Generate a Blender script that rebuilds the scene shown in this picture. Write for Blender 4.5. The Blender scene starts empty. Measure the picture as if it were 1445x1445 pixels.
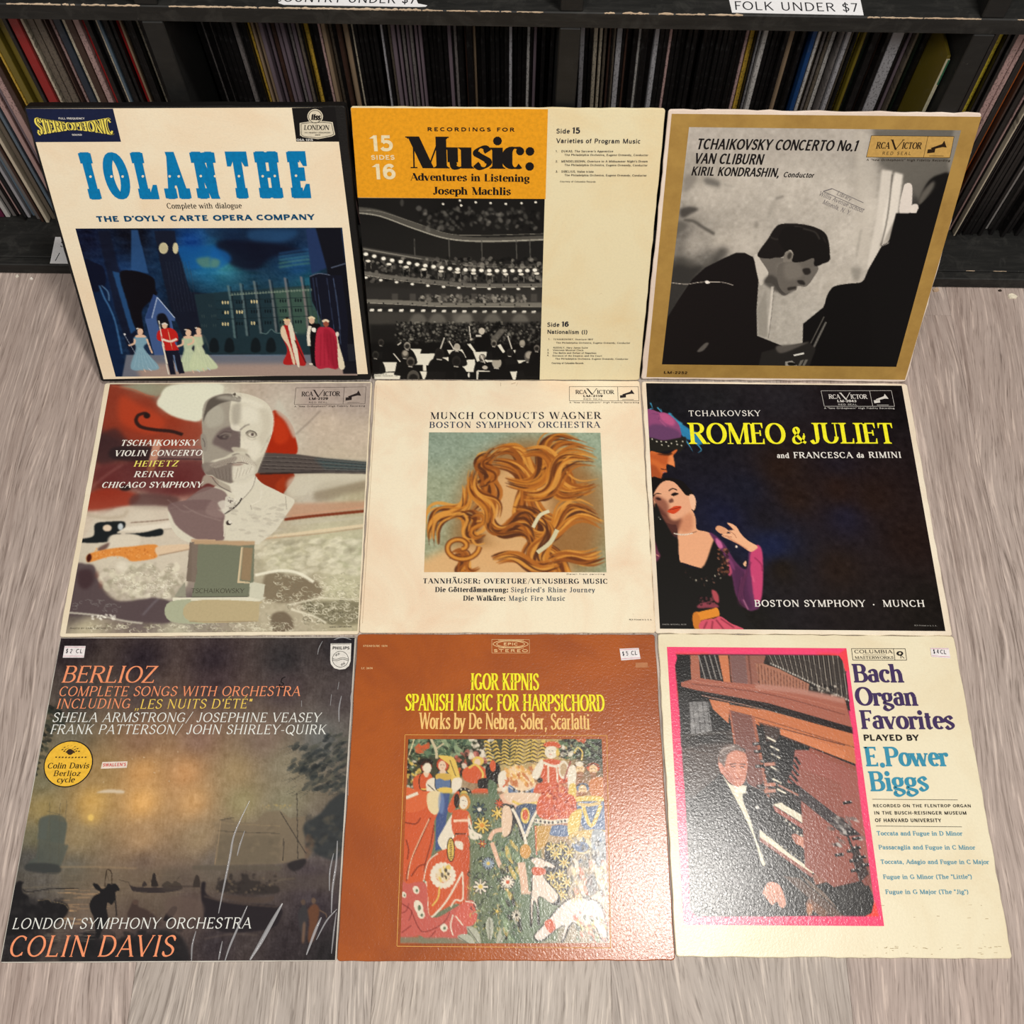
import bpy, math, random
import numpy as np
from mathutils import Matrix, Vector

# ------------------------------------------------------------------ camera, light, exposure
sc = bpy.context.scene
COL = bpy.data.collections.new('record_shop')
sc.collection.children.link(COL)
RES = 1445.0
F_PX, PITCH, YAW, ROLL = 1476.73, math.radians(64.886), math.radians(0.4002), math.radians(1.1852)
CAM_POS = Vector((-0.00051, -0.35483, 1.06108))
_f = Vector((math.sin(YAW)*math.cos(PITCH), math.cos(YAW)*math.cos(PITCH), -math.sin(PITCH)))
_r0 = Vector((math.cos(YAW), -math.sin(YAW), 0)); _u0 = _r0.cross(_f)
_r = _r0*math.cos(ROLL) + _u0*math.sin(ROLL); _u = -_r0*math.sin(ROLL) + _u0*math.cos(ROLL)
cam_data = bpy.data.cameras.new('camera'); cam = bpy.data.objects.new('camera', cam_data)
COL.objects.link(cam)
cam_data.sensor_width = 36; cam_data.sensor_fit = 'HORIZONTAL'; cam_data.lens = 36*F_PX/RES
cam_data.clip_start = 0.02
M = Matrix((( _r.x, _u.x, -_f.x, CAM_POS.x), (_r.y, _u.y, -_f.y, CAM_POS.y), (_r.z, _u.z, -_f.z, CAM_POS.z), (0, 0, 0, 1)))
cam.matrix_world = M
sc.camera = cam

w = bpy.data.worlds.new('shop_ambience'); sc.world = w; w.use_nodes = True
w.node_tree.nodes['Background'].inputs[0].default_value = (1.0, 0.965, 0.92, 1)
w.node_tree.nodes['Background'].inputs[1].default_value = 0.20
def area(name, loc, size, energy, color=(1, .955, .895), aim=(0, 0, 0)):
    l = bpy.data.lights.new(name, 'AREA'); l.shape = 'RECTANGLE'; l.size, l.size_y = size
    l.energy = energy; l.color = color
    o = bpy.data.objects.new(name, l); COL.objects.link(o); o.location = loc
    o.rotation_euler = (Vector(aim)-Vector(loc)).to_track_quat('-Z', 'Y').to_euler()
    return o
area('lamp_or_fill', (.56, -.02, 2.75), (.27, .27), 42, aim=(.56, -.02, 0))  # the shop's ceiling lamp, placed by its glare on the glossy sleeves
area('lamp_or_fill', (-1.1, -1.6, 2.75), (.7, .7), 46, aim=(-.3, 0, 0))  # unseen fill light added behind the camera, no known fixture
area('lamp_or_fill', (1.3, -1.7, 2.75), (.7, .7), 30, aim=(.3, 0, 0))  # second added fill, makes up for the dim ambient light
vs = sc.view_settings
sc.display_settings.display_device = 'sRGB'
vs.view_transform = 'Standard'; vs.look = 'None'; vs.gamma = 1; vs.use_curve_mapping = False
vs.exposure = -0.17

# ------------------------------------------------------------------ helpers
def s2l(c):
    c = np.asarray(c, dtype=np.float64)
    if c.max() > 1.001: c = c/255.0
    return np.where(c <= .04045, c/12.92, ((c+.055)/1.055)**2.4)
def rgba(c):
    a = s2l(c); return (float(a[0]), float(a[1]), float(a[2]), 1.0)
def setp(o, label=None, cat=None, group=None, kind=None):
    if label: o['label'] = label
    if cat: o['category'] = cat
    if group: o['group'] = group
    if kind: o['kind'] = kind
    return o
def empty(name, loc=(0, 0, 0), rot=(0, 0, 0), **k):
    o = bpy.data.objects.new(name, None); COL.objects.link(o)
    o.location = loc; o.rotation_euler = rot; o.empty_display_size = .05
    return setp(o, **k)
def meshobj(name, verts, faces, mat=None, parent=None, smooth=False, **k):
    me = bpy.data.meshes.new(name); me.from_pydata([tuple(v) for v in verts], [], [tuple(f) for f in faces])
    me.update()
    if mat: me.materials.append(mat)
    if smooth: me.polygons.foreach_set('use_smooth', [True]*len(me.polygons))
    o = bpy.data.objects.new(name, me); COL.objects.link(o)
    if parent: o.parent = parent
    return setp(o, **k)
def box_geo(x0, x1, y0, y1, z0, z1, b=0.0):
    """box with bevelled vertical/horizontal edges: 24 verts chamfer box if b"""
    if not b:
        v = [(x, y, z) for z in (z0, z1) for y in (y0, y1) for x in (x0, x1)]
        f = [(0, 2, 3, 1), (4, 5, 7, 6), (0, 1, 5, 4), (2, 6, 7, 3), (0, 4, 6, 2), (1, 3, 7, 5)]
        return v, f
    v = []; idx = {}
    for ix, sx in enumerate((-1, 1)):
        for iy, sy in enumerate((-1, 1)):
            for iz, sz in enumerate((-1, 1)):
                X = (x0, x1)[ix]; Y = (y0, y1)[iy]; Z = (z0, z1)[iz]
                idx[(ix, iy, iz, 0)] = len(v); v.append((X, Y-sy*b, Z-sz*b))
                idx[(ix, iy, iz, 1)] = len(v); v.append((X-sx*b, Y, Z-sz*b))
                idx[(ix, iy, iz, 2)] = len(v); v.append((X-sx*b, Y-sy*b, Z))
    f = []
    g = lambda a, b_, c, k: idx[(a, b_, c, k)]
    for s in (0, 1):
        f.append((g(s, 0, 0, 0), g(s, 1, 0, 0), g(s, 1, 1, 0), g(s, 0, 1, 0)))
        f.append((g(0, s, 0, 1), g(1, s, 0, 1), g(1, s, 1, 1), g(0, s, 1, 1)))
        f.append((g(0, 0, s, 2), g(1, 0, s, 2), g(1, 1, s, 2), g(0, 1, s, 2)))
    for a in (0, 1):
        for c in (0, 1):
            f.append((g(a, c, 0, 0), g(a, c, 1, 0), g(a, c, 1, 1), g(a, c, 0, 1)))
            f.append((g(a, 0, c, 0), g(a, 1, c, 0), g(a, 1, c, 2), g(a, 0, c, 2)))
            f.append((g(0, a, c, 1), g(1, a, c, 1), g(1, a, c, 2), g(0, a, c, 2)))
    for a in (0, 1):
        for c in (0, 1):
            for d in (0, 1):
                f.append((g(a, c, d, 0), g(a, c, d, 1), g(a, c, d, 2)))
    return v, f
def fix_normals(o):
    import bmesh
    bm = bmesh.new(); bm.from_mesh(o.data); bmesh.ops.recalc_face_normals(bm, faces=bm.faces); bm.to_mesh(o.data); bm.free()
    return o
def bx(name, x0, x1, y0, y1, z0, z1, mat, parent=None, b=.001, **k):
    return fix_normals(meshobj(name, *box_geo(x0, x1, y0, y1, z0, z1, b), mat, parent, **k))

# ------------------------------------------------------------------ materials
class NT:
    def __init__(s, name):
        s.m = bpy.data.materials.new(name); s.m.use_nodes = True; s.t = s.m.node_tree; s.n = s.t.nodes
        s.b = s.n['Principled BSDF']
    def add(s, typ, **kw):
        nd = s.n.new(typ)
        for k, v in kw.items():
            if k.startswith('i_'): nd.inputs[k[2:].replace('_', ' ')].default_value = v
            else: setattr(nd, k, v)
        return nd
    def link(s, a, b): s.t.links.new(a, b)
    def coords(s, scale=(1, 1, 1), kind='Object', loc=(0, 0, 0)):
        tc = s.add('ShaderNodeTexCoord'); mp = s.add('ShaderNodeMapping')
        mp.inputs['Scale'].default_value = scale; mp.inputs['Location'].default_value = loc
        s.link(tc.outputs[kind], mp.inputs[0]); return mp.outputs[0]
    def noise(s, vec, scale, detail=4, rough=.6, dist=0):
        nd = s.add('ShaderNodeTexNoise'); nd.inputs['Scale'].default_value = scale
        nd.inputs['Detail'].default_value = detail; nd.inputs['Roughness'].default_value = rough
        nd.inputs['Distortion'].default_value = dist
        s.link(vec, nd.inputs['Vector']); return nd.outputs['Fac']
    def ramp(s, fac, stops):
        r = s.add('ShaderNodeValToRGB'); cr = r.color_ramp
        while len(cr.elements) < len(stops): cr.elements.new(.5)
        for e, (p, c) in zip(cr.elements, stops):
            e.position = p; e.color = c if len(c) == 4 else (*c, 1)
        s.link(fac, r.inputs[0]); return r.outputs[0]
    def mix(s, fac, a, b, mode='MIX'):
        m = s.add('ShaderNodeMix', data_type='RGBA', blend_type=mode)
        for src, sock in ((fac, m.inputs[0]), (a, m.inputs[6]), (b, m.inputs[7])):
            if isinstance(src, (int, float)): sock.default_value = src
            elif isinstance(src, tuple): sock.default_value = src if len(src) == 4 else (*src, 1)
            else: s.link(src, sock)
        return m.outputs[2]
    def bump(s, h, strength=.3, dist=.001):
        b = s.add('ShaderNodeBump'); b.inputs['Strength'].default_value = strength; b.inputs['Distance'].default_value = dist
        s.link(h, b.inputs['Height']); s.link(b.outputs[0], s.b.inputs['Normal'])
    def fin(s, col=None, rough=.5, spec=.4):
        if col is not None:
            if isinstance(col, tuple): s.b.inputs['Base Color'].default_value = col
            else: s.link(col, s.b.inputs['Base Color'])
        s.b.inputs['Roughness'].default_value = rough; s.b.inputs['Specular IOR Level'].default_value = spec
        return s.m
BL = (0, 0, 0, 1); WH = (1, 1, 1, 1)
_mc = {}
def ink(col, rough=.5, spec=.16):
    """printing ink of one colour with a faint mottling"""
    key = ('ink', tuple(col), rough)
    if key in _mc: return _mc[key]
    t = NT('ink_%d_%d_%d' % tuple(int(v) for v in col)); c = rgba(col)
    v = t.coords()
    n = t.noise(v, 260, 3)
    dk = tuple(x*.86 for x in c[:3])+(1,)
    _mc[key] = t.fin(t.mix(t.ramp(n, [(.35, BL), (.6, WH)]), dk, c), rough, spec)
    return _mc[key]
def card(name, col, stain, amt=.5, rough=.5, grain=.35, spots=True, spec=.2, glossy_bump=0.0):
    """printed cardboard: base colour, age stains, ring wear, specks, fibre relief"""
    t = NT(name); v = t.coords()
    c = rgba(col); sn = rgba(stain)
    n1 = t.noise(v, 9, 6, .62, .6)
    m1 = t.mix(t.ramp(n1, [(.42, BL), (.72, (amt,)*3)]), c, sn)
    n2 = t.noise(v, 420, 2, .5)
    m2 = t.mix(t.ramp(n2, [(.3, (.09,)*3), (.6, BL)]), m1, tuple(x*.6 for x in c[:3])+(1,))
    if spots:
        n3 = t.noise(v, 95, 5, .7, 1.2)
        m2 = t.mix(t.ramp(n3, [(.66, BL), (.76, (.4,)*3)]), m2, tuple(x*.55 for x in sn[:3])+(1,))
    n4 = t.noise(v, 700, 2) if not glossy_bump else t.noise(v, 420, 3, .55, .6)
    t.bump(n4, grain if not glossy_bump else glossy_bump, .0006)
    return t.fin(m2, rough, spec)
def paint_mat(name, rough=.45, spec=.10, bump=.15, bscale=500, bdist=.0004, dist=0.0):
    """picture printed on card: colours from the mesh's own colour layer, paper relief from noise"""
    t = NT(name)
    a = t.add('ShaderNodeAttribute'); a.attribute_name = 'print'
    v = t.coords(); n = t.noise(v, bscale, 3, .6, dist)
    t.bump(n, bump, bdist)
    n2 = t.noise(v, 350, 2)
    c = t.mix(t.ramp(n2, [(.3, (.12,)*3), (.6, BL)]), a.outputs['Color'], t.mix(.5, a.outputs['Color'], BL))
    return t.fin(c, rough, spec)

# ------------------------------------------------------------------ floor
def floor_mat(name, tone, warm):
    t = NT(name)
    oi = t.add('ShaderNodeObjectInfo')
    tc = t.add('ShaderNodeTexCoord')
    off = t.add('ShaderNodeVectorMath', operation='SCALE'); off.inputs[3].default_value = 7.0
    cmb = t.add('ShaderNodeCombineXYZ'); t.link(oi.outputs['Random'], cmb.inputs[0]); t.link(oi.outputs['Random'], cmb.inputs[1])
    t.link(cmb.outputs[0], off.inputs[0])
    ad = t.add('ShaderNodeVectorMath', operation='ADD'); t.link(tc.outputs['Object'], ad.inputs[0]); t.link(off.outputs[0], ad.inputs[1])
    def mp(sc_):
        m = t.add('ShaderNodeMapping'); m.inputs['Scale'].default_value = sc_; t.link(ad.outputs[0], m.inputs[0]); return m.outputs[0]
    # cathedral grain: distorted bands running along the plank
    warp = t.noise(mp((1.6, .42, 1)), 2.4, 3, .45)
    wv = t.add('ShaderNodeVectorMath', operation='MULTIPLY_ADD')
    cw = t.add('ShaderNodeCombineXYZ'); t.link(warp, cw.inputs[0])
    t.link(cw.outputs[0], wv.inputs[0]); wv.inputs[1].default_value = (.20, 0, 0); t.link(ad.outputs[0], wv.inputs[2])
    m3 = t.add('ShaderNodeMapping'); m3.inputs['Scale'].default_value = (70, 1.3, 1); t.link(wv.outputs[0], m3.inputs[0])
    g1 = t.noise(m3.outputs[0], 1.0, 3, .6, .12)
    m4 = t.add('ShaderNodeMapping'); m4.inputs['Scale'].default_value = (640, 26, 1); t.link(wv.outputs[0], m4.inputs[0])
    g2 = t.noise(m4.outputs[0], 1.0, 3, .65, .15)
    big = t.noise(mp((5, 1.2, 1)), 2.0, 3, .5)
    A = rgba((tone[0]-24, tone[1]-25, tone[2]-25)); B = rgba(tone); Cc = rgba((min(255, tone[0]+24), min(255, tone[1]+23), min(255, tone[2]+22)))
    col = t.ramp(g1, [(.28, A), (.46, B), (.58, B), (.72, Cc)])
    m5 = t.add('ShaderNodeMapping'); m5.inputs['Scale'].default_value = (290, 12, 1); t.link(wv.outputs[0], m5.inputs[0])
    g3 = t.noise(m5.outputs[0], 1.0, 4, .62, .25)
    fine = t.ramp(g2, [(.34, (.40, .37, .35, 1)), (.43, (.86, .85, .84, 1)), (.52, (1, 1, 1, 1)), (.70, (1.0, 1.0, 1.0, 1))])
    fib = t.ramp(g3, [(.34, (.50, .47, .45, 1)), (.42, (.82, .81, .80, 1)), (.49, (1, 1, 1, 1))])
    lite = t.ramp(g3, [(.56, BL), (.64, (.5,)*3)])
    blot = t.ramp(big, [(.40, (.35,)*3), (.60, (.95,)*3)])
    col = t.mix(blot, col, t.mix(1.0, col, fib, 'MULTIPLY'))
    col = t.mix(.7, col, t.mix(1.0, col, fine, 'MULTIPLY'))
    col = t.mix(lite, col, rgba((min(255, tone[0]+50), min(255, tone[1]+48), min(255, tone[2]+44))))
    col = t.mix(t.ramp(big, [(.35, (.28,)*3), (.65, BL)]), col, t.mix(1.0, col, rgba(warm), 'MULTIPLY'))
    t.bump(g2, .22, .0006)
    return t.fin(col, .46, .35)
FM = [floor_mat('plank_grey', (178, 168, 160), (240, 230, 222)), floor_mat('plank_pinkish', (178, 163, 155), (236, 222, 216)), floor_mat('plank_pale', (188, 178, 169), (242, 234, 226))]
floor = empty('floor', kind='structure')
mdark = NT('underlay').fin(rgba((40, 36, 34)), .9, .1)
meshobj('underlay', *box_geo(-2.2, 2.2, -1.8, 1.2, -.012, -.0045), mdark, floor)
PW = .2205
rnd = random.Random(5)
ends = {0: [-.62, .0], 1: [-.5, .0], 2: [-.75, .0], 3: [-.45, .0], 4: [-.62, .0], 5: [.419, .0], 6: [-.70, .0], 7: [-.48, .0]}
for i in range(-6, 9):
    x0 = -.3405 + (i-2)*PW + .0*i
    e = ends[i % 8]
    ys = [-1.8] + [y for y in (e[0]-1.22, e[0], e[0]+1.22) if abs(y-.419) < .001 or not -.4 < y < .46 and -1.7 < y < 1.1] + [1.2]
    pm = FM[{1: 1, 2: 0, 3: 2, 4: 0, 5: 1, 6: 1, 0: 1}.get(i, (i*7) % 3)]
    for a, b_ in zip(ys[:-1], ys[1:]):
        v, f = box_geo(x0+.0001, x0+PW-.0001, a+.0001, b_-.0001, -.005, 0, .00025)
        fix_normals(meshobj('plank', v, f, pm, floor))
for s, (x0, x1) in dict(left=(-2.25, -2.2), right=(2.2, 2.25)).items():
    pass

# ------------------------------------------------------------------ shelving
def black_wood(name, wear=.5):
    t = NT(name); v = t.coords(); vs_ = t.coords((18, 160, 160))
    n = t.noise(v, 40, 6, .7, .8); g = t.noise(vs_, 1, 4, .7)
    c = t.mix(t.ramp(g, [(.45, BL), (.72, (wear*.7,)*3)]), rgba((25, 25, 24)), rgba((58, 57, 54)))
    c = t.mix(t.ramp(n, [(.50, BL), (.70, (wear,)*3)]), c, rgba((62, 61, 58)))
    n3 = t.noise(v, 170, 4, .75, .4)
    c = t.mix(t.ramp(n3, [(.70, BL), (.76, (wear,)*3)]), c, rgba((150, 147, 140)))
    t.bump(g, .3, .0006)
    return t.fin(c, .6, .3)
MBW = black_wood('black_painted_wood', .5); MBF = black_wood('black_painted_edge', .12)
YF = .461
DIV = [-.7205, -.3365, .0500, .4335, .8185]
back = bx('wall_back', -2.2, 2.2, .90, .96, -.012, 2.6, NT('wall_paint').fin(rgba((60, 57, 52)), .8, .2), kind='structure')
shelf = empty('shelving_unit', (.05, YF, 0), label='black painted wooden record shelving with bays full of records', cat='shelving')
def shb(name, *a, **k):
    o = bx(name, *a, **k); o.parent = shelf; o.matrix_parent_inverse = Matrix.Translation((-.05, -YF, 0)); return o
for j in range(4):       # lower board and shelf board come in lengths that butt at the uprights
    pass
shb('base_board', -1.12, 1.21, YF, .852, 0.0005, .018, MBW, b=.0012)
shb('base_plinth', -1.12, 1.21, YF+.0105, .852, .018, .0205, MBW, b=.0006)
shb('shelf_board', -1.12, 1.21, YF, .852, .3755, .3925, MBW, b=.001)
shb('back_panel', -1.12, 1.21, .853, .860, 0.0005, 1.2, NT('back_panel').fin(rgba((16, 16, 16)), .8, .2), b=.0005)
shb('shelf_board', -1.12, 1.21, YF+.002, .852, .745, .762, MBW, b=.001)
for x in DIV + [-1.105, 1.195]:
    shb('upright', x-.0100, x+.0100, YF, .852, .0207, .3753, MBF, b=.001)
    shb('upright', x-.0105, x+.0105, YF+.001, .852, .3927, .7448, MBF, b=.001)

# ------------------------------------------------------------------ print tools: lettering and pictures
def homog(src, dst):
    A = []; b = []
    for (x, y), (u, v) in zip(src, dst):
        A += [[x, y, 1, 0, 0, 0, -u*x, -u*y], [0, 0, 0, x, y, 1, -v*x, -v*y]]; b += [u, v]
    h = np.linalg.solve(np.array(A, float), np.array(b, float)); return np.append(h, 1).reshape(3, 3)
def hmap(H, P):
    P = np.asarray(P, float).reshape(-1, 2); q = np.c_[P, np.ones(len(P))] @ H.T; return q[:, :2]/q[:, 2:]
def nums(s): return np.array([float(t) for t in s.replace(',', ' ').split()]) if isinstance(s, str) else np.asarray(s, float).ravel()
def catmull(P, closed=False, n=6):
    P = np.asarray(P, float); m = len(P)
    if m < 3: return P
    out = []
    rng = range(m) if closed else range(m-1)
    t = np.linspace(0, 1, n, endpoint=False)[:, None]
    for i in rng:
        if closed: a, b, c, d = P[(i-1) % m], P[i], P[(i+1) % m], P[(i+2) % m]
        else: a, b, c, d = P[max(i-1, 0)], P[i], P[i+1], P[min(i+2, m-1)]
        out.append(.5*((2*b)+(-a+c)*t+(2*a-5*b+4*c-d)*t**2+(-a+3*b-3*c+d)*t**3))
    if not closed: out.append(P[-1:])
    return np.vstack(out)

GL = {
'A': (.80, "N .06 0 .40 1;K .38 1 .74 0;N .18 .34 .6 .34;S .06 0 n;S .74 0 k"),
'B': (.72, "K .15 0 .15 1;N .15 1 .38 1;A .38 .77 .20 .23 -90 90;N .15 .54 .4 .54;A .38 .27 .25 .27 -90 90;N .15 0 .38 0;S .15 0 L;S .15 1 L"),
'C': (.76, "A .42 .5 .34 .5 48 312;V .65 .87 2;V .65 .13 2"),
'D': (.84, "K .15 0 .15 1;N .15 1 .36 1;A .36 .5 .38 .5 -90 90;N .15 0 .36 0;S .15 0 L;S .15 1 L"),
'E': (.68, "K .15 0 .15 1;N .15 1 .6 1;N .15 .52 .5 .52;N .15 0 .62 0;V .6 1 -1;V .5 .52 0;V .62 0 1;S .15 0 L;S .15 1 L"),
'F': (.58, "K .15 0 .15 1;N .15 1 .6 1;N .15 .50 .48 .50;V .6 1 -1;V .48 .5 0;S .15 0 k;S .15 1 L"),
'G': (.84, "A .42 .5 .34 .5 48 315;K .70 .06 .70 .42;N .5 .42 .70 .42;S .70 .42 k;V .65 .87 2"),
'H': (.86, "K .15 0 .15 1;K .71 0 .71 1;N .15 .52 .71 .52;S .15 0 k;S .15 1 k;S .71 0 k;S .71 1 k"),
'I': (.36, "K .18 0 .18 1;S .18 0 k;S .18 1 k"),
'J': (.50, "K .33 .2 .33 1;C .33 .24 .28 .03 .14 .0 .05 .14;S .33 1 k"),
'K': (.80, "K .15 0 .15 1;N .66 1 .16 .40;K .32 .58 .72 0;S .15 0 k;S .15 1 k;S .66 1 n;S .72 0 k"),
'L': (.64, "K .15 0 .15 1;N .15 0 .6 0;V .6 0 1;S .15 0 L;S .15 1 k"),
'M': (1.0, "N .12 0 .14 1;K .14 1 .50 0;N .50 0 .84 1;K .86 0 .86 1;S .12 0 n;S .86 0 k;S .14 1 L;S .86 1 R"),
'N': (.88, "N .14 0 .14 1;K .14 1 .74 0;N .74 0 .74 1;S .14 0 n;S .74 1 n;S .14 1 L"),
'O': (.88, "A .44 .5 .36 .5 0 360"),
'P': (.70, "K .15 0 .15 1;N .15 1 .38 1;A .38 .74 .25 .26 -90 90;N .15 .48 .38 .48;S .15 0 k;S .15 1 L"),
'Q': (.88, "A .44 .5 .36 .5 0 360;K .48 .2 .82 -.14"),
'R': (.78, "K .15 0 .15 1;N .15 1 .38 1;A .38 .76 .23 .24 -90 90;N .15 .52 .38 .52;K .38 .52 .70 0;S .15 0 k;S .15 1 L;S .72 0 R"),
'S': (.62, "C .52 .82 .44 .96 .30 1 .15 .92 .10 .76 .18 .62 .32 .53 .46 .43 .54 .28 .49 .09 .33 0 .17 .03 .09 .18;V .52 .84 2;V .09 .16 2"),
'T': (.74, "K .37 0 .37 1;N .04 1 .70 1;V .04 1 -1;V .70 1 -1;S .37 0 k"),
'U': (.84, "K .16 .3 .16 1;A .42 .32 .26 .32 180 360;N .68 .3 .68 1;S .16 1 k;S .68 1 n"),
'V': (.78, "K .06 1 .40 0;N .38 0 .72 1;S .06 1 k;S .72 1 n"),
'W': (1.1, "K .05 1 .32 0;N .30 0 .55 1;K .54 1 .82 0;N .80 0 1.05 1;S .05 1 k;S 1.05 1 n"),
'X': (.78, "K .08 1 .70 0;N .08 0 .70 1;S .08 1 k;S .70 0 k;S .08 0 n;S .70 1 n"),
'Y': (.76, "K .05 1 .38 .44;N .38 .44 .71 1;K .38 0 .38 .48;S .38 0 k;S .05 1 k;S .71 1 n"),
'Z': (.70, "N .08 1 .62 1;K .62 1 .08 0;N .08 0 .64 0;V .08 1 -1;V .64 0 1"),
'a': (.56, "C .09 .52 .16 .66 .30 .68 .40 .6 .42 .45;K .42 .5 .42 .04;A .25 .2 .17 .2 0 360;N .42 .03 .54 .03"),
'b': (.62, "K .13 0 .13 1;A .34 .34 .21 .34 0 360;S .13 1 L"),
'c': (.52, "A .30 .34 .22 .34 50 310;D .43 .56 .5"),
'd': (.64, "K .50 0 .50 1;A .29 .34 .21 .34 0 360;S .50 1 L;S .50 0 R"),
'e': (.55, "N .10 .37 .48 .37;A .30 .34 .20 .34 0 315"),
'f': (.38, "K .17 0 .17 .8;C .17 .75 .20 .94 .36 .97;N .04 .66 .34 .66;S .17 0 k;D .36 .92 .5"),
'g': (.58, "A .27 .45 .18 .22 0 360;C .16 .24 .10 .13 .28 .05 .46 -.03 .48 -.16 .27 -.27 .08 -.17 .14 -.02;N .42 .6 .56 .66"),
'h': (.66, "K .13 0 .13 1;C .13 .48 .24 .65 .40 .66 .5 .48;K .5 .5 .5 0;S .13 0 k;S .5 0 k;S .13 1 L"),
'i': (.30, "K .15 0 .15 .67;D .15 .88 .7;S .15 0 k;S .15 .67 L"),
'j': (.30, "K .17 -.1 .17 .67;C .17 -.08 .1 -.26 -.02 -.24;D .17 .88 .7;S .17 .67 L"),
'k': (.62, "K .13 0 .13 1;N .48 .67 .14 .26;K .26 .38 .52 0;S .13 0 k;S .52 0 k;S .13 1 L;S .48 .67 n"),
'l': (.30, "K .15 0 .15 1;S .15 0 k;S .15 1 L"),
'm': (.98, "K .13 0 .13 .67;C .13 .48 .22 .65 .36 .66 .46 .48;K .46 .5 .46 0;C .46 .48 .56 .65 .70 .66 .8 .48;K .8 .5 .8 0;S .13 0 k;S .46 0 k;S .8 0 k;S .13 .67 L"),
'n': (.66, "K .13 0 .13 .67;C .13 .48 .24 .65 .40 .66 .5 .48;K .5 .5 .5 0;S .13 0 k;S .5 0 k;S .13 .67 L"),
'o': (.60, "A .3 .34 .22 .34 0 360"),
'p': (.62, "K .13 -.28 .13 .67;A .34 .34 .21 .34 0 360;S .13 -.28 k;S .13 .67 L"),
'q': (.62, "K .49 -.28 .49 .67;A .28 .34 .21 .34 0 360;S .49 -.28 k"),
'r': (.44, "K .13 0 .13 .67;C .13 .46 .22 .63 .37 .64;D .38 .59 .5;S .13 0 k;S .13 .67 L"),
's': (.48, "C .40 .54 .32 .67 .20 .68 .10 .58 .10 .47 .24 .36 .38 .25 .41 .13 .32 .01 .18 0 .07 .13"),
't': (.38, "K .17 .1 .17 .86;C .17 .14 .24 .01 .36 .06;N .03 .66 .34 .66"),
'u': (.66, "K .14 .67 .14 .2;C .14 .22 .18 .03 .32 0 .46 .1;K .5 0 .5 .67;S .14 .67 L;S .5 .67 L;S .5 0 R"),
'v': (.58, "K .06 .67 .30 0;N .28 0 .52 .67;S .06 .67 k;S .52 .67 n"),
'w': (.86, "K .05 .67 .25 0;N .23 0 .43 .67;K .42 .67 .62 0;N .60 0 .80 .67;S .05 .67 k;S .80 .67 n"),
'x': (.58, "K .08 .67 .50 0;N .08 0 .50 .67;S .08 .67 k;S .50 0 k"),
'y': (.58, "K .06 .67 .30 0;C .52 .67 .40 .33 .28 0 .2 -.2 .06 -.24;S .06 .67 k;S .52 .67 n"),
'z': (.54, "N .07 .67 .46 .67;K .46 .67 .07 0;N .07 0 .48 0"),
'0': (.62, "A .31 .5 .24 .5 0 360"), '1': (.44, "K .24 0 .24 1;N .06 .80 .24 .96;S .24 0 k"),
'2': (.60, "C .08 .74 .14 .93 .30 1 .47 .92 .51 .74 .42 .52 .22 .27 .08 .04;N .07 0 .53 0"),
'3': (.60, "C .08 .84 .18 .97 .32 1 .47 .9 .46 .68 .36 .57 .24 .54;C .24 .54 .40 .52 .52 .40 .53 .2 .42 .03 .26 0 .12 .05 .07 .18"),
'4': (.62, "N .42 1 .04 .27;N .04 .27 .58 .27;K .43 0 .43 1"),
'5': (.60, "N .14 1 .50 1;N .15 1 .12 .54;C .12 .54 .24 .63 .40 .61 .52 .46 .53 .24 .44 .05 .28 0 .13 .04 .06 .17"),
'6': (.60, "C .50 .84 .42 .97 .30 1 .17 .9 .09 .68 .08 .36;A .31 .31 .22 .31 0 360"),
'7': (.56, "N .06 1 .52 1;K .52 1 .20 0"), '8': (.62, "A .31 .76 .19 .24 0 360;A .31 .27 .23 .27 0 360"),
'9': (.60, "C .11 .16 .19 .03 .31 0 .44 .1 .52 .32 .53 .64;A .30 .69 .22 .31 0 360"),
'.': (.28, "D .13 .06 .9"), ',': (.28, "D .13 .06 .9;N .15 .04 .08 -.16"), ':': (.30, "D .15 .08 .9;D .15 .56 .9"), "'": (.2, "K .1 .72 .1 1"),
'"': (.34, "K .1 .72 .1 1;K .24 .72 .24 1"), '/': (.52, "N .04 -.12 .48 1.08"), '-': (.42, "N .07 .38 .35 .38"), ' ': (.36, ""),
'(': (.34, "C .28 1.05 .14 .8 .1 .45 .14 .1 .28 -.16"), ')': (.34, "C .06 1.05 .20 .8 .24 .45 .20 .1 .06 -.16"), '*': (.36, "D .18 .42 .8"),
'$': (.62, "C .50 .80 .42 .92 .30 .95 .16 .88 .12 .74 .20 .60 .34 .51 .46 .42 .52 .28 .47 .11 .33 .05 .17 .08 .10 .22;N .31 -.1 .31 1.1"),
'&': (.92, "C .80 .48 .68 .2 .5 .03 .3 0 .12 .1 .1 .3 .24 .48 .42 .62 .5 .8 .42 .96 .28 .98 .2 .84 .24 .68 .4 .44 .6 .2 .84 .02;V .80 .5 2"),
}
for _b, _ch in (('E', 'É'), ('A', 'Ä'), ('O', 'Ö'), ('a', 'ä'), ('o', 'ö'), ('u', 'ü')):
    _w, _o = GL[_b]; _y = 1.2 if _b.isupper() else .9
    GL[_ch] = (_w, _o+(";N %g %g %g %g" % (_w*.42, 1.1, _w*.64, 1.3) if _ch == 'É' else ";D %g %g .6;D %g %g .6" % (_w*.32, _y, _w*.66, _y)))
class Font:
    def __init__(s, k=.13, n=None, sl=0.0, st=.04, slant=0.0, track=0.0, ball=0, spur=0, tus=0, xw=1.0):
        s.k, s.n, s.sl, s.st, s.slant, s.track, s.ball, s.spur, s.tus, s.xw = k, k if n is None else n, sl, st, slant, track, ball, spur, tus, xw
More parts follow.
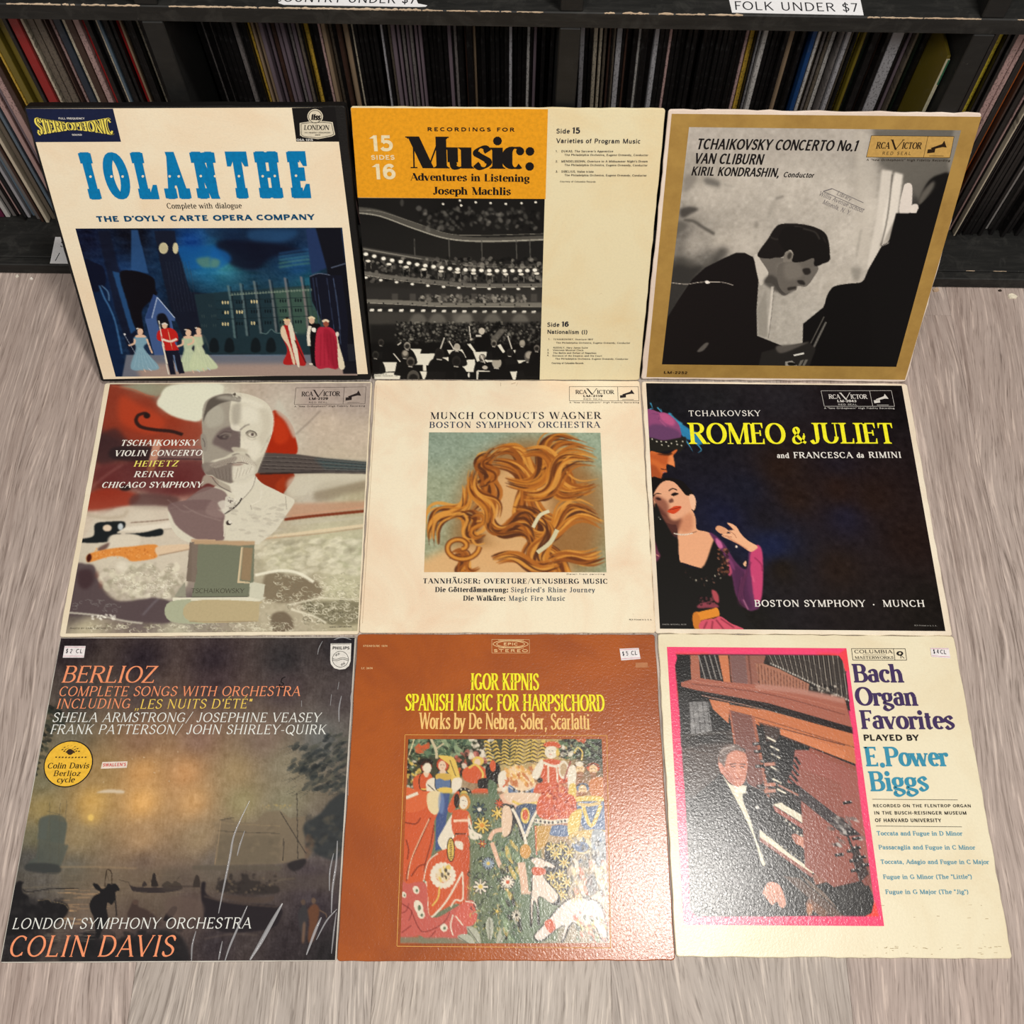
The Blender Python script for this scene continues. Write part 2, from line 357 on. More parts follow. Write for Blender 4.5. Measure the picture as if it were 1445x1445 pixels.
def text_geo(fnt, txt, width):
    """quads of a line of lettering; cap height 1, total advance = width (in cap heights)"""
    adv = [GL[c][0]+fnt.track for c in txt]
    tot = sum(adv)-fnt.track; sx = width/tot
    V = []; Fc = []; zk = []
    def mark(k): zk.extend([k]*(len(V)-len(zk)))
    def strip(L, R):
        b = len(V); n = len(L)
        for a, c in zip(L, R): V.append(a); V.append(c)
        for i in range(n-1): Fc.append((b+2*i, b+2*i+1, b+2*i+3, b+2*i+2))
    def quad(a, b_, c, d): i = len(V); V.extend([a, b_, c, d]); Fc.append((i, i+1, i+2, i+3))
    tn = fnt.n
    my = lambda y: y*(1-tn)+tn/2 if y > -.01 else y+tn/2
    x0 = 0.0; kk = 0
    for ch, ad in zip(txt, adv):
        for op in GL[ch][1].split(';'):
            mark(kk); kk = (kk+1) % 9
            if not op: continue
            p = op.split(); o = p[0]
            if o in 'KN':
                a = [float(t) for t in p[1:]]
                w_ = fnt.k if o == 'K' else tn
                X0, Y0, X1, Y1 = x0+a[0]*sx, a[1], x0+a[2]*sx, a[3]
                dx, dy = X1-X0, Y1-Y0; L = math.hypot(dx, dy)
                if abs(dy) > abs(dx)*.45:
                    h = w_/2*L/abs(dy); h = min(h, w_*.75)
                    q = [(X0-h, Y0), (X0+h, Y0), (X1+h, Y1), (X1-h, Y1)]
                    if fnt.tus and o == 'K' and abs(dx) < .01: pass
                    quad(*q)
                    if fnt.spur and o == 'K' and abs(dx) < .01 and abs(dy) > .6:
                        ym = (Y0+Y1)/2+.03; quad((X0-h, ym-.09), (X0-h-fnt.spur, ym), (X0-h, ym+.09), (X0, ym))
                else:
                    h = tn/2*L/max(abs(dx), 1e-6); Y0, Y1 = my(Y0), my(Y1)
                    if ch in 'EFLTZBDPR' or True: quad((X0, Y0-h), (X1, Y1-h), (X1, Y1+h), (X0, Y0+h))
            elif o in 'AC':
                a = [float(t) for t in p[1:]]
                if o == 'A':
                    cx, cy, rx, ry, a0, a1 = a; n = max(8, int(abs(a1-a0)/14))
                    th = np.radians(np.linspace(a0, a1, n+1))
                    P = np.c_[x0+(cx+rx*np.cos(th))*sx, cy+ry*np.sin(th)]; pen = 0.0
                else:
                    P = catmull(np.array(a).reshape(-1, 2), n=4); P = np.c_[x0+P[:, 0]*sx, P[:, 1]]; pen = math.radians(24)
                top = P[:, 1].max(); P[:, 1] = np.array([my(y) if y >= 0 else y+tn/2 for y in P[:, 1]])
                T = np.gradient(P, axis=0); 
                if o == 'A' and abs(a[5]-a[4]) >= 359: T[0] = T[-1] = P[1]-P[-2]
                T /= np.linalg.norm(T, axis=1)[:, None]+1e-9
                s_ = np.abs(T[:, 1]*math.cos(pen)-T[:, 0]*math.sin(pen))
                kk_ = fnt.k*1.06 if o == 'A' else min(fnt.k, .235)
                w_ = tn+(kk_-tn)*s_**1.6
                N = np.c_[-T[:, 1], T[:, 0]]
                # keep the outer side on the outline: shift arcs inwards so stems and bowls line up
                strip([tuple(q) for q in P+N*w_[:, None]/2], [tuple(q) for q in P-N*w_[:, None]/2])
            elif o == 'D':
                cx, cy, r = x0+float(p[1])*sx, float(p[2]), float(p[3])
                if r == .5 and not fnt.ball: continue
                r = (min(fnt.k*.62, .14) if r != .5 else fnt.ball); i = len(V); n = 10
                V.extend([(cx+r*math.cos(t*2*math.pi/n), cy+r*math.sin(t*2*math.pi/n)) for t in range(n)]); Fc.append(tuple(range(i, i+n)))
            elif o == 'S' and fnt.tus:
                cx, y, kd = x0+float(p[1])*sx, float(p[2]), p[3]; h = fnt.tus; w2 = .125
                for (i, c) in enumerate((1,)):
                    s1 = 1 if y > .5 else -1
                    Q = [(-w2, -h*s1), (-w2*1.02, -.02*s1), (-w2*.62, -.01*s1), (0, -h*.5*s1)]
                    i0 = len(V); V.extend([(cx+a_, y+b_) for a_, b_ in Q]+[(cx, y-h*s1)]); Fc.append((i0, i0+1, i0+2, i0+3, i0+4))
                    i0 = len(V); V.extend([(cx-a_, y+b_) for a_, b_ in Q]+[(cx, y-h*s1)]); Fc.append((i0, i0+1, i0+2, i0+3, i0+4))
            elif o == 'S' and fnt.sl:
                cx, y, kd = x0+float(p[1])*sx, float(p[2]), p[3]
                base = tn if kd == 'n' else fnt.k
                l = r = base/2+fnt.sl
                if kd == 'L': r = base/2
                if kd == 'R': l = base/2
                y0_, y1_ = (y-fnt.st, y) if y > .3 else (y, y+fnt.st)
                quad((cx-l, y0_), (cx+r, y0_), (cx+r, y1_), (cx-l, y1_))
                mark(kk); kk = (kk+1) % 9
                if fnt.st < fnt.k*.6 and kd != 'n':   # bracket
                    yb, yd = (y-fnt.st, -1) if y > .3 else (y+fnt.st, 1)
                    for sgn, e in ((-1, l), (1, r)):
                        if e > base/2+.001:
                            i = len(V); V.extend([(cx+sgn*base/2, yb), (cx+sgn*(base/2+fnt.sl*.6), yb), (cx+sgn*base/2, yb+yd*fnt.sl*.6)]); Fc.append((i, i+1, i+2))
            elif o == 'V' and (fnt.sl or fnt.tus):
                cx, y, d = x0+float(p[1])*sx, my(float(p[2])), float(p[3]); h = fnt.sl*1.9+.05; w_ = max(tn, .05)
                if fnt.tus: h = .24; w_ = .13
                if d == 2:
                    if not fnt.tus: quad((cx-w_/2, y-h*.6), (cx+w_/2, y-h*.6), (cx+w_/2, y+h*.5), (cx-w_/2, y+h*.5))
                elif d == 0: quad((cx-w_, y-h*.6), (cx, y-h*.6), (cx, y+h*.6), (cx-w_, y+h*.6))
                else:
                    g_ = -1 if float(p[1]) < ad*.4 else 1
                    i = len(V); V.extend([(cx-g_*w_*1.5, y), (cx, y), (cx, y+d*h), (cx-g_*w_*.6, y+d*h)]); Fc.append((i, i+1, i+2, i+3))
        x0 += ad*sx
    mark(kk); V = np.array(V)
    V[:, 0] += V[:, 1]*fnt.slant
    return V, Fc, np.array(zk)*1.2e-5
ZP, ZT = .00022, .00042       # ink layers above the card
class Cover:
    def __init__(s, corners, sx, sy):
        s.c = corners; s.sx, s.sy = sx, sy
        s.H = homog(corners, [(-sx/2, sy), (sx/2, sy), (sx/2, 0), (-sx/2, 0)])
        s.root = None; s.v = (0, 0, 1)
    def view(s, x0, y0, k): s.v = (x0, y0, k)
    def px(s, P):
        P = nums(P).reshape(-1, 2); return P/s.v[2]+np.array(s.v[:2])
    def uv(s, P): return hmap(s.H, s.px(P))
    def text(s, fnt, txt, a, b, h, col, name='lettering', label=None, z=ZT, warp=None, merge=None, rough=.5):
        """a, b: ends of the baseline, h: height of the capitals, in the current view"""
        A, B = s.uv(a)[0], s.uv(b)[0]
        T = s.uv([nums(a)[0], nums(a)[1]-h])[0]
        cap = abs(T[1]-A[1]); L = np.linalg.norm(B-A); ex = (B-A)/L; ey = np.array([-ex[1], ex[0]])
        V, Fc, dz = text_geo(fnt, txt, L/cap)
        if warp: V = warp(V, L/cap)
        P = A+V[:, :1]*cap*ex+V[:, 1:]*cap*ey
        if merge is not None:
            b_ = len(merge[0]); merge[0].extend([(p[0], p[1], z+q) for p, q in zip(P, dz)]); merge[1].extend([tuple(i+b_ for i in f) for f in Fc]); return
        o = meshobj(name, [(p[0], p[1], z+q) for p, q in zip(P, dz)], Fc, ink(col, rough), s.root, label=label)
        s.fixup(o); return o
    def fixup(s, o):
        me = o.data; n = np.empty(len(me.polygons)*3); me.polygons.foreach_get('normal', n)
        flip = [p for p, nz in zip(me.polygons, n[2::3]) if nz < 0]
        for p in flip: p.flip()
        me.update()
    def begin(s): return ([], [])
    def end(s, mg, col, name='lettering', label=None, rough=.5):
        o = meshobj(name, mg[0], mg[1], ink(col, rough), s.root, label=label); s.fixup(o); return o
    def shape(s, pts, col, name, z=ZP, label=None, smooth=False, merge=None, rough=.5):
        P = s.uv(pts)
        if smooth: P = catmull(P, True)
        vs_ = [(p[0], p[1], z) for p in P]
        if merge is not None:
            b_ = len(merge[0]); merge[0].extend(vs_); merge[1].append(tuple(range(b_, b_+len(vs_)))); return
        o = meshobj(name, vs_, [tuple(range(len(vs_)))], ink(col, rough), s.root, label=label); s.fixup(o); return o
    def rule(s, a, b, w, merge, z=ZT):
        A, B = s.uv(a)[0], s.uv(b)[0]; d = (B-A)/np.linalg.norm(B-A); n = np.array([-d[1], d[0]])*w/2
        b_ = len(merge[0]); merge[0].extend([(*(A-n), z), (*(B-n), z), (*(B+n), z), (*(A+n), z)]); merge[1].append((b_, b_+1, b_+2, b_+3))
    def frame(s, quadpts, w, merge, z=ZT):
        Q = nums(quadpts).reshape(-1, 2)
        for i in range(4): s.rule(Q[i], Q[(i+1) % 4], w, merge, z)

def boxblur(m, r):
    r = int(round(r))
    if r < 1: return m
    for ax in (0, 1):
        for _ in range(2):
            pad = [(0, 0), (0, 0)]; pad[ax] = (r+1, r)
            c = np.cumsum(np.pad(m, pad, mode='edge'), axis=ax, dtype=np.float32)
            n = m.shape[ax]
            hi = np.take(c, range(2*r+1, 2*r+1+n), axis=ax); lo = np.take(c, range(0, n), axis=ax)
            m = (hi-lo)/(2*r+1)
    return m
class Canvas:
    """a picture painted with numpy and printed on a fine mesh as a colour layer"""
    def __init__(s, cov, quad, cell=.00085, ss=2):
        s.cov = cov; Q = cov.uv(quad)
        s.u0 = (Q[0, 0]+Q[3, 0])/2; s.u1 = (Q[1, 0]+Q[2, 0])/2; s.v1 = (Q[0, 1]+Q[1, 1])/2; s.v0 = (Q[2, 1]+Q[3, 1])/2
        s.cell = cell/ss; s.ss = ss
        s.W = int(round((s.u1-s.u0)/cell))*ss; s.H = int(round((s.v1-s.v0)/cell))*ss
        s.a = np.zeros((s.H, s.W, 3), np.float32)
        # pixels of the photograph per canvas pixel at the centre
        c = hmap(np.linalg.inv(cov.H), [((s.u0+s.u1)/2, (s.v0+s.v1)/2), ((s.u0+s.u1)/2+.01, (s.v0+s.v1)/2)])
        s.k = .01/s.cell/np.linalg.norm(c[1]-c[0])     # canvas pixels per photo pixel
        s.rs = np.random.RandomState(7)
    def m(s, P):
        U = s.cov.uv(P); return np.c_[(U[:, 0]-s.u0)/(s.u1-s.u0)*s.W, (s.v1-U[:, 1])/(s.v1-s.v0)*s.H]
    def sc(s, w): return w/s.cov.v[2]*s.k
    def fill(s, P, col, a=1.0, blur=0.0, clip=None):
        b = int(blur*2+2)
        x0 = int(max(0, math.floor(P[:, 0].min())-b)); x1 = int(min(s.W, math.ceil(P[:, 0].max())+b+1))
        y0 = int(max(0, math.floor(P[:, 1].min())-b)); y1 = int(min(s.H, math.ceil(P[:, 1].max())+b+1))
        if x1 <= x0 or y1 <= y0: return
        w, h = x1-x0, y1-y0
        cnt = np.zeros((h, w+1), np.int32); Q = P-np.array([x0, y0])
        R = np.roll(Q, -1, axis=0)
        for (ax, ay), (bx_, by) in zip(Q, R):
            if ay == by: continue
            if ay > by: ax, ay, bx_, by = bx_, by, ax, ay
            r0 = max(0, math.ceil(ay-.5)); r1 = min(h-1, math.ceil(by-.5)-1)
            if r1 < r0: continue
            rr = np.arange(r0, r1+1); xc = ax+(rr+.5-ay)*(bx_-ax)/(by-ay)
            cc = np.clip(np.ceil(xc-.5), 0, w).astype(int); cnt[rr, cc] += 1
        m = (np.cumsum(cnt, axis=1)[:, :w] & 1).astype(np.float32)
        if blur >= .5: m = boxblur(m, blur)
        m = (m*a)[..., None]
        reg = s.a[y0:y1, x0:x1]
        reg += (np.asarray(col, np.float32)-reg)*m
    def poly(s, pts, col, a=1.0, blur=0, sm=True):
        P = s.m(pts)
        if sm: P = catmull(P, True, 5)
        s.fill(P, col, a, s.sc(blur))
    def sharp(s, pts, col, a=1.0, blur=0): s.poly(pts, col, a, blur, False)
    def line(s, pts, w, col, a=1.0, blur=0, sm=True, taper=0):
        P = s.m(pts)
        if sm: P = catmull(P, False, 5)
        w = max(s.sc(w), .9)
        T = np.gradient(P, axis=0) if len(P) > 1 else P*0
        T /= np.linalg.norm(T, axis=1)[:, None]+1e-9; N = np.c_[-T[:, 1], T[:, 0]]
        ww = np.full(len(P), w/2)
        if taper == 1: ww = ww*np.linspace(1, .15, len(P))
        if taper == 2: ww = ww*np.sin(np.linspace(.15, math.pi-.15, len(P)))
        s.fill(np.vstack([P+N*ww[:, None], (P-N*ww[:, None])[::-1]]), col, a, s.sc(blur))
    def ell(s, cx, cy, rx, ry, col, a=1.0, blur=0, rot=0):
        t = np.linspace(0, 2*math.pi, 17)[:-1]; r = math.radians(rot)
        x = rx*np.cos(t); y = ry*np.sin(t)
        s.fill(s.m(np.c_[cx+x*math.cos(r)-y*math.sin(r), cy+x*math.sin(r)+y*math.cos(r)]), col, a, s.sc(blur))
    def base(s, smp, power=2.6):
        """soft underpainting: 'x y r g b' samples spread over the picture"""
        A = nums(smp).reshape(-1, 5); P = s.m(A[:, :2]); q = 6
        yy, xx = np.mgrid[0:s.H:q, 0:s.W:q].astype(np.float32)
        num = 0; den = 0
        for (px_, py), c in zip(P, A[:, 2:]):
            w = 1/((xx-px_)**2+(yy-py)**2+30)**(power/2); num = num+w[..., None]*c; den = den+w
        im = (num/den[..., None]).astype(np.float32)
        im = np.repeat(np.repeat(im, q, 0), q, 1)[:s.H, :s.W]
        for k in range(3): im[..., k] = boxblur(im[..., k], q)
        s.a[:] = im
    def rbox(s, pts):
        P = s.m(pts); return max(0, int(P[:, 0].min())), min(s.W, int(P[:, 0].max())), max(0, int(P[:, 1].min())), min(s.H, int(P[:, 1].max()))
    def noise(s, amp, size, box=None, tint=(1, 1, 1), aniso=(1, 1)):
        x0, x1, y0, y1 = s.rbox(box) if box is not None else (0, s.W, 0, s.H)
        if x1 <= x0 or y1 <= y0: return
        qx = max(1, s.sc(size)*aniso[0]); qy = max(1, s.sc(size)*aniso[1])
        h = int((y1-y0)/qy)+3; w = int((x1-x0)/qx)+3
        g = s.rs.standard_normal((h, w)).astype(np.float32)
        yy = np.arange(y1-y0)/qy; xx = np.arange(x1-x0)/qx
        yi = yy.astype(int); xi = xx.astype(int); fy = (yy-yi)[:, None]; fx = (xx-xi)[None]
        fy = fy*fy*(3-2*fy); fx = fx*fx*(3-2*fx)
        v = (g[yi][:, xi]*(1-fy)*(1-fx)+g[yi+1][:, xi]*fy*(1-fx)+g[yi][:, xi+1]*(1-fy)*fx+g[yi+1][:, xi+1]*fy*fx)
        s.a[y0:y1, x0:x1] += v[..., None]*np.array(tint, np.float32)*amp
    def dabs(s, box, n, cols, size, ar=1.0, a=.8, rot=None, blur=0, seed=1, inside=None):
        """many small brush dabs inside a polygon given by its box (x0 y0 x1 y1)"""
        r = random.Random(seed); x0, y0, x1, y1 = nums(box)
        poly = nums(inside).reshape(-1, 2) if inside is not None else None
        for _ in range(n):
            x, y = r.uniform(x0, x1), r.uniform(y0, y1)
            if poly is not None:
                c = False; j = len(poly)-1
                for i in range(len(poly)):
                    if (poly[i, 1] > y) != (poly[j, 1] > y) and x < (poly[j, 0]-poly[i, 0])*(y-poly[i, 1])/(poly[j, 1]-poly[i, 1])+poly[i, 0]: c = not c
                    j = i
                if not c: continue
            z = size*r.uniform(.5, 1.3)
            s.ell(x, y, z*ar, z, r.choice(cols), a*r.uniform(.6, 1), blur, r.uniform(0, 180) if rot is None else rot+r.uniform(-15, 15))
    def done(s, name='picture', mat=None, label=None, z=ZP):
        a = np.clip(s.a, 0, 255); k = s.ss
        H, W = s.H//k, s.W//k
        a = a[:H*k, :W*k].reshape(H, k, W, k, 3).mean((1, 3))
        lin = s2l(a/255.0)
        xs = np.linspace(s.u0, s.u1, W); ys = np.linspace(s.v1, s.v0, H)
        co = np.zeros((H, W, 3), np.float32); co[..., 0] = xs[None]; co[..., 1] = ys[:, None]; co[..., 2] = z
        i = (np.arange(H-1)[:, None]*W+np.arange(W-1)[None]).ravel()
        f = np.stack([i, i+W, i+W+1, i+1], 1).astype(np.int32)
        me = bpy.data.meshes.new(name); me.vertices.add(H*W); me.vertices.foreach_set('co', co.ravel())
        n = len(f); me.loops.add(n*4); me.loops.foreach_set('vertex_index', f.ravel())
        me.polygons.add(n); me.polygons.foreach_set('loop_start', np.arange(n, dtype=np.int32)*4)
        me.update(calc_edges=True)
        at = me.color_attributes.new('print', 'FLOAT_COLOR', 'POINT')
        at.data.foreach_set('color', np.c_[lin.reshape(-1, 3), np.ones(H*W)].astype(np.float32).ravel())
        me.materials.append(mat or PM)
        o = bpy.data.objects.new(name, me); COL.objects.link(o); o.parent = s.cov.root
        return setp(o, label=label)
PM = paint_mat('printed_picture')
PMG = paint_mat('printed_picture_laminated', rough=.24, spec=.6, bump=.55, bscale=150, bdist=.0007, dist=1.0)
PMW = paint_mat('printed_picture_under_film', rough=.22, spec=.45, bump=.25, bscale=18, bdist=.002)

# ------------------------------------------------------------------ the nine sleeves laid out on the floor
Q = [[(33.5,153),(491,150.5),(522,537),(146,538)], [(494,149.5),(939.3,154),(902,536.3),(528,536)], [(944,153),(1384.3,161.6),(1280.2,537.6),(904,536)],
 [(146.6,540),(526,539.5),(507,894.6),(83.8,897.8)], [(529,537),(903.4,537.6),(924,892),(507.6,892.7)], [(904.5,538.8),(1280,542),(1344.4,896.2),(923.6,893)],
 [(85.6,900),(504,898),(474.7,1356.5),(1,1359)], [(505.8,894),(926,893.3),(952,1353.5),(474.3,1358.8)], [(926.3,895),(1345,897),(1428.5,1353.8),(953.4,1348.5)]]
PL = [(-.3241,.3050,.0237,.3173,.3163,63.79), (-.0054,.3142,.0122,.315,.3157,63.59), (.3121,.3187,.005,.3152,.3134,63.45),
 (-.3149,-.0077,.0235,.3150,.3135,0), (0,0,.0142,.3139,.3138,0), (.3148,.0027,.0058,.3158,.3134,0),
 (-.3102,-.3246,.0169,.3115,.3151,0), (.0031,-.3196,.0143,.3143,.3178,0), (.3186,-.3131,.0067,.3145,.3152,0)]
def sleeve_geo(sx, sy, t, r, n=5, seed=0, wear=.0004):
    """rounded card sleeve: front face, edge, back; edges slightly battered"""
    R = random.Random(seed); pts = []
    cs = [(sx/2-r, sy-r, 0), (-sx/2+r, sy-r, 90), (-sx/2+r, r, 180), (sx/2-r, r, 270)]
    for cx, cy, a0 in cs:
        for k in range(n+1):
            a = math.radians(a0+90*k/n); pts.append((cx+r*math.cos(a), cy+r*math.sin(a)))
    out = []
    for i, p in enumerate(pts):
        q = pts[(i+1) % len(pts)]; out.append(p); d = math.dist(p, q)
        if d > .02:
            m = int(d/.012)
            for j in range(1, m):
                f = j/m; out.append((p[0]+(q[0]-p[0])*f+R.uniform(-1, 1)*wear*(abs(q[1]-p[1]) > .1), p[1]+(q[1]-p[1])*f+R.uniform(-1, 1)*wear*(abs(q[0]-p[0]) > .1)))
    N = len(out); e = min(.0007, t*.3); V = []
    cx, cy = 0, sy/2
    def ins(p, d):
        return (p[0]-math.copysign(min(d, abs(p[0]-cx)), p[0]-cx)*(abs(p[0]) > sx/2-r-.0001 or 1)*1.0, p[1]-math.copysign(d, p[1]-cy))
    for zz, d in ((0, e), (-e, 0), (-t+e, 0), (-t, e)):
        V += [(*ins(p, d), zz) for p in out]
    F = [tuple(range(N)), tuple(range(4*N-1, 3*N-1, -1))]
    for l in range(3):
        for i in range(N):
            j = (i+1) % N; F.append((l*N+i, (l+1)*N+i, (l+1)*N+j, l*N+j))
    return V, F
COV = []
def make_cover(i, name, label, cat, mat, t=.0028, r=.003, group=None, wear=.0004, edge=None):
    x, y, a, sx, sy, tilt = PL[i]
    z = .003 if tilt else max(t, .003)
    if i == 0: z = .0067
    root = empty(name, (x, y, z))
    root.rotation_euler = (math.radians(tilt), 0, a); setp(root, label=label, cat=cat, group=group)
    c = Cover(Q[i], sx, sy); c.root = root
    o = meshobj('sleeve', *sleeve_geo(sx, sy, t, r, seed=i, wear=wear), mat, root)
    fix_normals(o)
    COV.append(c); return c

# ------------------------------------------------------------------ type faces (drawn as pen strokes)
T_TUS = Font(.18, .14, tus=.23, track=.40)
T_WIDE = Font(.33, .22, track=.1)
T_GARA = Font(.13, .06, .06, .04, track=.05)
T_BOD = Font(.33, .045, .085, .035, ball=.13, track=.02)
T_BODT = Font(.26, .06, .07, .04, ball=.09, track=.06)
T_BODI = Font(.21, .07, .07, .045, slant=.2, track=.12)
T_BODL = Font(.17, .05, .08, .04, track=.16)
T_SB = Font(.23, .19, track=.06)
T_SBW = Font(.26, .22, track=.28)
T_SANS = Font(.16, .15, track=.08)
T_SANSL = Font(.13, .12, track=.08)
T_COND = Font(.165, .145, slant=.13, track=.06)
T_ROM = Font(.165, .06, .09, .045, track=.02)
T_LAT = Font(.15, .08, .07, .05, track=.14)
T_OPT = Font(.115, .06, .05, .03, slant=.12, track=.06)
T_SLAB = Font(.215, .085, .055, .07, ball=.11, track=.03)
T_SLABS = Font(.19, .11, .08, .08, ball=.1, track=.06)
T_NOUV = Font(.125, .075, .035, .05, spur=.05, track=.05)
T_SQ = Font(.20, .17, track=.14)
T_TINY = Font(.17, .14, track=.1)
BLK = (24, 20, 20)

def rca_logo(c, quad, div, txt, col, model=None, fill=None, note=True, cap=None):
    """boxed maker's mark: frame, name, small horn gramophone"""
    P = nums(quad).reshape(-1, 2)
    L = lambda u, v: (P[0]*(1-u)*(1-v)+P[1]*u*(1-v)+P[2]*u*v+P[3]*(1-u)*v)
    if fill: c.shape(P.ravel(), fill, 'maker_mark_ground', z=ZP+.0001)
    m = c.begin(); Hh = np.linalg.norm(P[3]-P[0])
    c.frame(P.ravel(), .0004, m)
    c.rule(L(div, 0), L(div, 1), .0004, m)
    yb = .52 if model else .60; h1 = (.28 if model else .30)*Hh
    F = Font(.17, .07, .07, .05, track=.03)
    c.text(F, 'RCA', L(.09, yb), L(.25, yb), h1, col, merge=m)
    c.text(F, 'V', L(.25, yb+.05), L(.41, yb+.05), h1*1.55, col, merge=m)
    c.text(F, 'ICTOR', L(.40, yb), L(div-.055, yb), h1, col, merge=m)
    if model:
        c.text(T_WIDE, model, L(.20, .74), L(div-.22, .74), Hh*.15, col, merge=m)
        c.text(T_SANSL, 'RED SEAL', L(.20, .94), L(div-.22, .94), Hh*.10, col, merge=m)
    else: c.text(Font(.13, .12, track=.3), 'RED SEAL', L(.18, .88), L(div-.16, .88), Hh*.14, col, merge=m)
    # gramophone: box, arm and flared horn
    w0 = div; G = lambda u, v: L(div+(1-div)*u, v)
    c.shape(np.array([G(.10, .62), G(.38, .58), G(.38, .76), G(.10, .80)]).ravel(), col, '', merge=m, z=ZT)
    c.shape(np.array([G(.20, .55), G(.60, .36), G(.66, .20), G(.80, .52), G(.64, .50), G(.26, .62)]).ravel(), col, '', merge=m, z=ZT)
    c.rule(G(.2, .92), G(.75, .92), .0005, m)
    c.end(m, col, 'maker_mark')
    if note:
        m = c.begin(); a = P[3]+(0, Hh*.17); b = P[2]+(0, Hh*.17)
        c.text(Font(.17, .13, track=.14), 'A "New Orthophonic" High Fidelity Recording', a, b, Hh*.10, col, merge=m); c.end(m, col, 'small_print')['kind'] = 'stuff'

# ================================================================== 0: boxed opera set
m0 = card('box_black_cloth', (20, 19, 19), (50, 46, 42), .3, rough=.5, grain=.6)
c = make_cover(0, 'record_box_set', 'black-edged box set with blue circus-style lettering over a night stage scene', 'record', m0, t=.0145, r=.003, group='records laid out for sale')
c.shape('37.5 155.5 476 152.5 517.7 528.5 149.4 534.7', (236, 219, 188), 'paper_panel', z=.0001)
bpy.data.objects['paper_panel'].data.materials[0] = card('aged_paper', (240, 226, 198), (232, 196, 156), .5)
c.view(20, 130, 5.558)
c.shape('95 142 780 140 845 403 172 408', (22, 30, 62), 'corner_badge', z=ZP, label='navy badge')
m = c.begin(); c.text(T_SB, 'FULL FREQUENCY', '355 226', '560 226', 15, 0, merge=m); c.text(T_SB, 'SOUND', '462 355', '540 355', 14, 0, merge=m); c.end(m, (225, 222, 215))
def bow(V, W):
    t = (V[:, 0]/W-.5)*2; k = .42+.62*np.abs(t)**1.3; V[:, 1] = .5+(V[:, 1]-.5)*k; return V
c.text(Font(.2, .1, .07, .08), 'STEREOPHONIC', '200 350', '790 350', 138, (238, 220, 96), warp=bow)
c.text(Font(.05, .03, .03, .03), 'STEREOPHONIC', '206 350', '796 350', 136, (20, 24, 40), warp=bow, z=ZT+.0002)
c.view(270, 130, 5.558)
c.shape('805 129 1148 124 1176 398 838 398', (20, 18, 18), 'corner_badge', label='black badge')
m = c.begin(); t = np.linspace(0, 6.283, 21)[:-1]
c.shape(np.c_[990+62*np.cos(t), 197+60*np.sin(t)].ravel(), 0, '', merge=m, z=ZT)
c.shape('866 250 940 238 1060 234 1128 242 1147 342 1122 356 1010 378 892 362 868 348', 0, '', merge=m, z=ZT-.0001); c.end(m, (222, 212, 188), 'maker_mark')
m = c.begin(); t = np.linspace(0, 6.283, 25)
for q in range(24): c.rule((990+52*math.cos(t[q]), 197+50*math.sin(t[q])), (990+52*math.cos(t[q+1]), 197+50*math.sin(t[q+1])), .0005, m, z=ZT+.0002)
c.text(Font(.26, .14, slant=.2), 'ffss', '958 225', '1030 225', 50, 0, merge=m, z=ZT+.0002)
c.text(Font(.16, .07, .08, .05, slant=.2), 'LONDON', '900 303', '1100 303', 38, 0, merge=m, z=ZT+.0002)
c.text(T_TINY, 'FULL FREQUENCY STEREOPHONIC', '905 330', '1110 330', 9, 0, merge=m, z=ZT+.0002)
c.text(T_TINY, 'SOUND', '990 348', '1030 348', 9, 0, merge=m, z=ZT+.0002)
H6 = '878 256 940 246 1060 242 1118 250 1136 336 1116 348 1010 368 896 354 878 342'.split()
H6 = np.array(H6, float).reshape(-1, 2)
for q in range(9): c.rule(H6[q], H6[(q+1) % 9], .0004, m, z=ZT+.0002)
c.end(m, BLK, 'maker_mark')
m = c.begin(); c.text(T_SB, 'OSA 1215', '842 393', '970 393', 18, 0, merge=m); c.end(m, (225, 222, 215))
c.view(0, 0, 1)
m = c.begin()
for ch, a, b in zip('IOLANTHE', (132.5, 161, 201.7, 242.8, 285.5, 328, 373.2, 416.5), (142.5, 187, 228.6, 265.5, 310.5, 361, 398, 443.7)):
    y = 284.6-(a-130)*.0082; c.text(T_TUS, ch, (a, y), (b, y-.1), 67, 0, merge=m)
c.end(m, (0, 122, 180), 'title_lettering', label='blue circus-style title')
m = c.begin(); t = np.linspace(0, 6.283, 9)[:-1]
for q in ('129.4 252', '158.9 251.8', '174.7 251.8', '203.2 251.5', '241 251.4', '253.9 251.4', '285 251', '305.3 251', '339 251', '372.7 251', '389.8 250.6', '420 250.2'):
    x, y = nums(q); c.shape(np.c_[x+1.9*np.cos(t), y+1.9*np.sin(t)].ravel(), 0, '', merge=m, z=ZT+.0002)
c.end(m, (238, 224, 196), 'title_dots')['kind'] = 'stuff'
c.text(T_GARA, 'Complete with dialogue', '237.7 297.4', '343 296.6', 8, BLK)
c.text(T_WIDE, "THE D'OYLY CARTE OPERA COMPANY", '139 316', '446 312.8', 8, (0, 72, 112))
P = Canvas(c, '108.3 327.2 481.2 322.3 505.8 528.3 167.7 533.2')
P.base('''120 340 14 20 45 140 400 12 24 52 175 400 28 66 120 190 335 10 12 24 210 420 18 40 70 230 335 20 40 70 270 345 14 60 130 290 375 30 110 160 310 370 60 140 150
 330 340 12 30 60 360 345 10 16 34 400 340 14 30 55 420 375 24 70 120 435 400 30 90 110 455 345 34 52 86 470 400 14 16 26 480 480 12 12 18 400 450 34 62 66 430 450 60 86 72
 350 450 24 44 56 290 470 20 34 46 260 430 10 18 30 330 490 20 30 36 200 500 22 40 66 150 470 12 34 66 160 515 16 40 70''')
P.noise(7, 5, tint=(.5, .8, 1.1), aniso=(3, 1)); P.noise(4, 2)
P.view = c.view; V = c.view
V(90, 320, 6.568)
